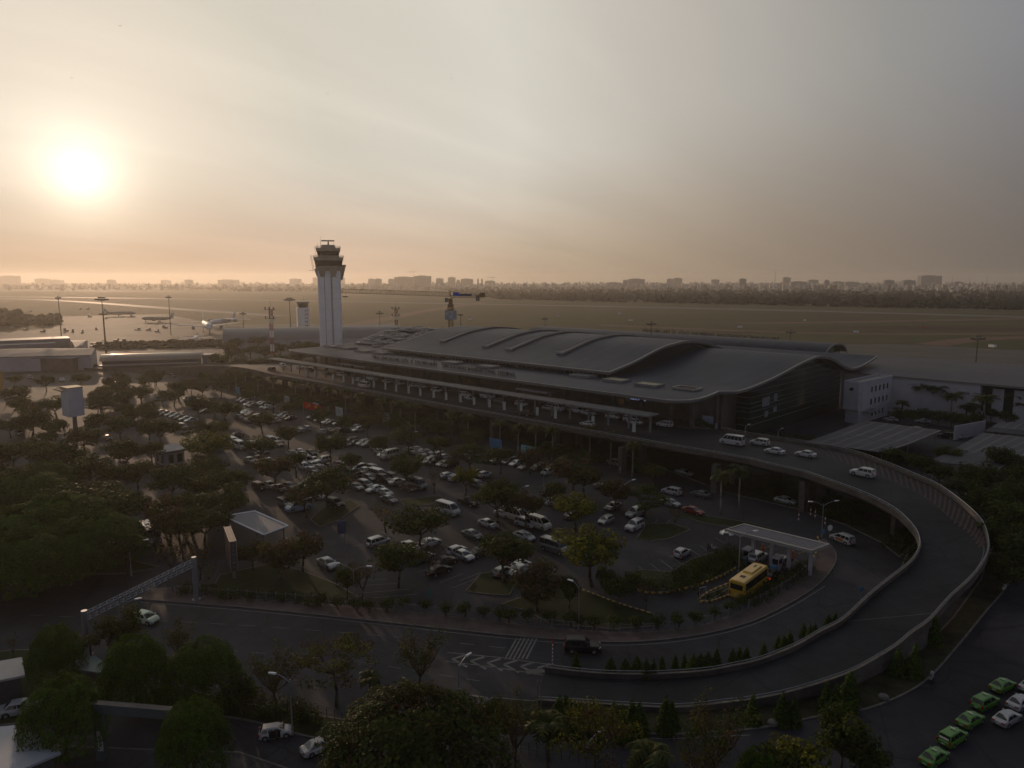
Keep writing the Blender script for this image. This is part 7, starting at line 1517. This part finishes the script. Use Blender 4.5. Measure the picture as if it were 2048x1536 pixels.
PM = person_mesh(); PC = [mat('clothes_dark', (.03, .03, .035), .85, var=.3, scale=3), mat('clothes_pale', (.35, .35, .36), .85, var=.3, scale=3), mat('clothes_teal', (.05, .2, .18), .85, var=.3, scale=3)]; PM.materials.append(PC[0]); SK = mat('hair_and_skin', (.05, .035, .028), .7, var=0)
hm_ = MB(); hm_.lathe([(.03, 1.78), (.085, 1.74), (.098, 1.68), (.09, 1.64)], 8, (0, .02, 0)); HM = hm_.mesh('hair', SK)
def person(p, k, label, hd=0): t = thing('person', p, hd, label, 'person'); o = link('person_body', PM, t); o.material_slots[0].link = 'OBJECT'; o.material_slots[0].material = PC[k]; link('hair', HM, t)
person(at(858, 1198), 2, 'person in teal walking across the car park bays'); person(at(1546, 860, 8.17) if False else at(1440, 857, 8.17), 0, 'person in dark clothes at the right end of the terminal forecourt', 1); person(at(1432, 858, 8.17), 1, 'person in pale clothes at the right end of the terminal forecourt', 2); person(at(1240, 946), 1, 'person in pale clothes beside a viaduct pier', 1); person(at(1398, 1200, .15), 0, 'person in dark clothes standing on the toll lane island', .5); person(at(1416, 1106), 0, 'person in dark clothes beside the parked pickup', 2)
for k in range(14):
    p = T(8 + k * 12.5 + R.uniform(-4, 4), R.uniform(-17, -11.5), 8.17); t_ = thing('person', p, R.uniform(0, 6), None, 'person', 'people waiting in front of the hall'); AUTO.append((t_, 'standing person', 'in front of the hall')); o = link('person_body', PM, t_); o.material_slots[0].link = 'OBJECT'; o.material_slots[0].material = PC[k % 2]; link('hair', HM, t_)
for k, (u, v) in enumerate(((1405, 852), (1412, 856), (1422, 860), (1395, 848))): t = thing('potted_plant', at(u, v, 8.17), 0, None, 'plant', 'potted plants at the end of the forecourt'); AUTO.append((t, 'potted plant', 'at the end of the terminal forecourt')); link('foliage', TREE[('ball', 0)][1], t).location.z = -.4; b = MB(); b.lathe([(.3, 0), (.45, .6)], 10); b.build('pot', M['kerb'], t)
t = thing('poster_panel', at(1406, 852, 8.17) + Vector((1.5, 1, 0)), HE1, 'pale blue poster panel at the right end of the forecourt', 'sign'); b = MB(); b.box((0, 0, 1.4), (3.2, .12, 2.2)); b.build('panel', mat('pale_blue_poster', (.22, .26, .34), .6, var=.4, scale=1), t)
# ------------------------------------------------------------------ skyline, houses and woods
RF = random.Random(11)
TWR = [(0,36,551,0),(72,98,557,0),(101,125,559.5,0),(215,230,559,0),(323,340,560,0),(370,385,559,0),(438,476,559,0),(580,602,557,0),(628,688,554.5,0),(737,750,557,0),(751,763,557,0),(777,790,557.5,0),(790,828,553,0),(829,862,551,0),(872,887,556,0),(896,911,554,0),(913,920,559.5,0),(922,946,557,0),(970,990,561,1),(1213,1240,564,0),(1246,1256,559.5,0),(1256,1289,557,0),(1334,1346,557,0),(1347,1364,555.5,0),(1423,1438,558.5,0),(1479,1492,556.5,0),(1559,1576,564,2),(1566,1581,554,0),(1580,1612,562.5,0),(1617,1636,559,0),(1649,1658,559.5,0),(1663,1690,562.5,0),(1768,1787,559.5,0),(1806,1829,559.5,0),(1840,1880,550.5,0),(1690,1715,563,0),(1908,1925,563,0)]
TM = [mat('far_tower_grey', (.24, .23, .23), .8, var=.15, scale=.02), mat('far_tower_dark', (.13, .12, .12), .8, var=.15, scale=.02), mat('far_tower_tan', (.42, .28, .2), .8, var=.15, scale=.02)]; FWN = mat('far_windows', (.05, .052, .055), .3, var=0)
for u0, u1, vt, mk in TWR:
    D = RF.uniform(3900, 5000) if u0 > 650 else RF.uniform(5400, 6600); a, c = atD(u0, vt, D), atD(u1, vt, D); w_ = c.x - a.x; h = a.z; t = thing('apartment_block', ((a.x + c.x) / 2, D, 0), RF.uniform(-.1, .1), None, 'building', 'distant buildings on the skyline')
    AUTO.append((t, ('wide ' if u1 - u0 > 24 else 'narrow ' if u1 - u0 < 15 else '') + ('tan' if mk == 2 else 'grey') + ' distant block', 'on the skyline')); dp_ = max(18, w_ * .4)
    b = MB(); b.prism([(-w_ / 2, -dp_ / 2), (w_ / 2, -dp_ / 2), (w_ / 2, dp_ / 2), (-w_ / 2, dp_ / 2)], 0, h - 3); b.prism([(-w_ * .3, -dp_ * .3), (w_ * .2, -dp_ * .3), (w_ * .2, dp_ * .3), (-w_ * .3, dp_ * .3)], h - 3, h); b.build('wall', TM[mk], t)
    b = MB(); n = max(2, int(w_ / 9)); nf = max(2, int((h - 6) / 7))
    for i in range(n):
        for j in range(nf): b.box((-w_ / 2 + w_ * (i + .5) / n, -dp_ / 2 - .2, 5 + (h - 8) * (j + .4) / nf), (w_ / n * .5, .3, (h - 8) / nf * .5))
    b.build('window', FWN, t)
for u, lab in ((956, 'left twin church spire on the skyline'), (964, 'right twin church spire on the skyline')): p = atD(u, 557, 4300); t = thing('spire', (p.x, 4300, 0), 0, lab, 'spire'); b = MB(); b.box((0, 0, 20), (9, 9, 40)); b.lathe([(6.4, 40), (.3, p.z + 3)], 4); b.build('tower', TM[1], t)
for u, vt, D in ((1551, 539, 3800), (827, 543, 4400), (1905, 553, 4400), (985, 554, 4300), (1975, 553, 4200), (1940, 555, 4200)):
    p = atD(u, vt, D); t = thing('radio_mast' if u != 827 else 'tower_crane', (p.x, D, 0), 0, None, 'mast', None); AUTO.append((t, 'thin mast', 'on the skyline')); b = MB(); b.tube((0, 0, 0), (0, 0, p.z), 1.6, .7, 5)
    if u in (827, 985): b.box((-8, 0, p.z - 2), (50, 2, 2))
    b.build('mast', TM[1], t)
hb_ = MB()
for _ in range(5200):
    u = RF.uniform(-260, 2320); v = 565.5 + 15 * RF.random() ** 1.7 + (max(0, u - 1000) / 1100) * 4; p = at(u, v); 
    if p.y > 6900 or (u < 720 and RF.random() < .6): continue
    s = RF.uniform(5, 15); h = RF.choice((7, 8, 10, 12, 14, 18, 24)); hb_.box((p.x, p.y, h / 2), (s, RF.uniform(6, 16), h), RF.uniform(-.4, .4), RF.randrange(4))
o = hb_.build('city_houses', [mat('house_wall_%d' % k, c, .8, var=0) for k, c in enumerate(((.42, .4, .38), (.3, .27, .25), (.5, .44, .38), (.2, .16, .14)))]); tag(o, 'low houses of the far city reading as one pale mass', 'houses', None, 'stuff')
WM = [mat('wood_leaf_%d' % k, c, .95, var=.3, scale=.02, world=True, spec=.1) for k, c in enumerate(((.012, .016, .009), (.017, .019, .011), (.024, .021, .014)))]
def blob(b, p, r, h, rr, m):
    n = 6; prof = ((.55, .1), (1.0, .4), (.85, .75), (.35, 1.0)); rings = []
    for q, z in prof: rings.append([b.vert((p.x + r * q * rr.uniform(.7, 1.25) * math.cos(6.283 * k / n), p.y + r * q * rr.uniform(.7, 1.25) * math.sin(6.283 * k / n), h * z * rr.uniform(.88, 1.12))) for k in range(n)])
    for a, c in zip(rings, rings[1:]):
        for k in range(n): b.face([a[k], a[(k + 1) % n], c[(k + 1) % n], c[k]], m)
    b.face(rings[-1], m)
wb_ = MB(); near = [(-300, 574), (0, 573), (200, 574), (380, 578), (480, 584), (640, 583), (720, 578), (850, 577), (940, 590), (1000, 599), (1200, 604), (1500, 610), (1800, 616), (2100, 622), (2400, 628)]
far_ = [(-300, 566), (600, 567), (900, 569), (1000, 573), (1500, 574), (2400, 576)]
for _ in range(7800):
    u = RF.uniform(-300, 2400)
    if u < 900 and RF.random() < .45: continue
    v0, v1 = interp(far_, u), interp(near, u); v = v0 + (v1 - v0) * RF.random() ** .8; p = at(u, v); blob(wb_, p, RF.uniform(3, 9), RF.uniform(4, 9.5) * (1.6 if RF.random() < .06 else 1), RF, RF.choices((0, 1, 2), (5, 3, 2))[0])
o = wb_.build('woods', WM); tag(o, 'dark belt of woods beyond the airfield', 'woods', None, 'stuff')
wb_ = MB()
for _ in range(420):
    u = RF.uniform(-200, 118); v = RF.uniform(630, 655) if u < 40 else RF.uniform(634, 652); p = at(u, v); blob(wb_, p, RF.uniform(3, 6), RF.uniform(5, 11) * (1 if u < 45 else .55), RF, RF.randrange(3))
for _ in range(300):
    u = RF.uniform(190, 440); p = at(u, RF.uniform(688, 700) + (u - 190) * -.02); blob(wb_, p, RF.uniform(1.5, 3.5), RF.uniform(1, 2.6), RF, RF.randrange(3))
o = wb_.build('airfield_shrubbery', WM); tag(o, 'dark scrub beside the apron at the left', 'scrub', None, 'stuff')
# small things out on the grass
for k, (u, v, m_) in enumerate(((1712, 665, 'white'), (1610, 642, 'white'), (1262, 642, 'white'), (1118, 633, 'white'), (1985, 694, 'white'), (1480, 655, 'white'), (1850, 656, 'orange'), (940, 640, 'white'), (1780, 603, 'white'), (1240, 628, 'white'))):
    p = at(u, v); t = thing('marker_hut', p, RF.uniform(0, 3), None, 'hut', 'small huts on the airfield grass'); AUTO.append((t, 'tiny pale hut', 'on the airfield grass')); b = MB(); b.box((0, 0, .9), (4.5, 2.4, 1.8)); b.build('wall', M[m_], t); b = MB(); b.box((0, 0, 1.9), (4.9, 2.8, .2)); b.build('roof', M['grey'], t)
# a few birds
for k, (u, v) in enumerate(((240, 52), (143, 156), (655, 188), (903, 157), (750, 262), (800, 82))):
    p = atD(u, v, 160 + 20 * k); t = thing('bird', p, RF.uniform(0, 3), None, 'bird', 'birds in the sky'); AUTO.append((t, 'tiny dark bird', 'in the sky')); b = MB(); b.loft([[(x, r * math.cos(a), r * math.sin(a)) for a in [6.28 * i / 6 for i in range(6)]] for x, r in ((-.22, .01), (-.1, .05), (.06, .05), (.18, .02))]); b.build('body', M['dark'], t)
    for s in (1, -1): b = MB(); b.hexa([(-.06, s * .03, 0), (.08, s * .03, 0), (.02, s * .42, .14), (-.05, s * .42, .14), (-.06, s * .03, .015), (.08, s * .03, .015), (.02, s * .42, .15), (-.05, s * .42, .15)]); b.build('wing', M['dark'], t)
# ------------------------------------------------------------------ labels of the many, by what they stand nearest to in the picture
for o in list(bpy.data.objects):
    if o.parent is None and o.get('category') and not o.get('label') and not any(o is a[0] for a in AUTO):
        AUTO.append((o, {'service_vehicle': 'apron service vehicle', 'advertising_panel': 'pale upright panel'}.get(o.name.split('.')[0], o.name.split('.')[0].replace('_', ' ')), {'service_vehicle': 'on the apron', 'advertising_panel': 'under the median shelter'}.get(o.name.split('.')[0], '')))
LANDM = [((147, 805), 'the white billboard'), ((512, 1045), 'the slate blue roof'), ((1550, 1075), 'the toll plaza roof'), ((285, 1180), 'the gantry'), ((620, 822), 'the red flags'), ((340, 905), 'the guard house'), ((660, 600), 'the tall control tower'), ((900, 600), 'the tower crane'), ((1497, 1165), 'the yellow coach'), ((1165, 1290), 'the black off-roader'), ((1055, 902), 'the large teal board'), ((758, 1080), 'the raised bonnet'), ((1725, 945), 'the lone ramp off-roader'), ((1090, 1335), 'the ramp nose'), ((1464, 880), 'the viaduct minibus'), ((1310, 830), "the shelter's right end"), ((516, 719), "the shelter's left end"), ((420, 650), 'the wide airliner'), ((1740, 795), 'the white office block'), ((1684, 1075), 'the orange sided taxi'), ((1855, 1535), 'the lowest green taxi'), ((2047, 768), 'the right edge'), ((0, 768), 'the left edge'), ((1024, 600), "the photo's centre line"), ((1606, 1000), 'the right viaduct pier'), ((457, 1100), 'the brown totem'), ((820, 1400), 'the red blossom dome'), ((1452, 1078), 'the white parasol'), ((685, 1060), 'the tall navy sign'), ((122, 620), 'the leftmost floodlight mast'), ((210, 640), 'the wide floodlight mast')]
ORD = ['', 'second ', 'third ', 'fourth ', 'fifth ', 'sixth ', 'seventh ', 'eighth ', 'ninth ', 'tenth ', 'eleventh ', 'twelfth ', 'thirteenth ', 'fourteenth ', 'fifteenth ', 'sixteenth ', 'seventeenth ', 'eighteenth ', 'nineteenth ', 'twentieth ']
bpy.context.view_layer.update()
byl = {}
for o, look, where in AUTO: byl.setdefault((look, where), []).append(o)
for (look, where), L_ in byl.items():
    if len(L_) == 1: L_[0]['label'] = (look + ' ' + where).strip() if len((look + ' ' + where).split()) >= 4 else look + ' ' + where + ' alone'; continue
    pos = [px(o.matrix_world.translation + Vector((0, 0, 1))) for o in L_]; best = {}
    for (lu, lv), nm in LANDM:
        order = sorted(range(len(L_)), key=lambda i: (pos[i][0] - lu) ** 2 + (pos[i][1] - lv) ** 2)
        for r_, i in enumerate(order):
            d_ = math.hypot(pos[i][0] - lu, pos[i][1] - lv)
            if i not in best or (r_ * 60 + d_) < best[i][0]: best[i] = (r_ * 60 + d_, r_, nm)
    seen = set()
    for i, o in enumerate(L_):
        sc_2, r_, nm = best[i]; lab = f"{look} {where}, {ORD[min(r_, 19)]}nearest of its kind to {nm}"
        if len(lab.split()) > 16: lab = f"{look} {where}, {ORD[min(r_, 19)]}nearest {nm}"
        if len(lab.split()) > 16: lab = f"{look}, {ORD[min(r_, 19)]}nearest of its kind to {nm}"
        o['label'] = lab
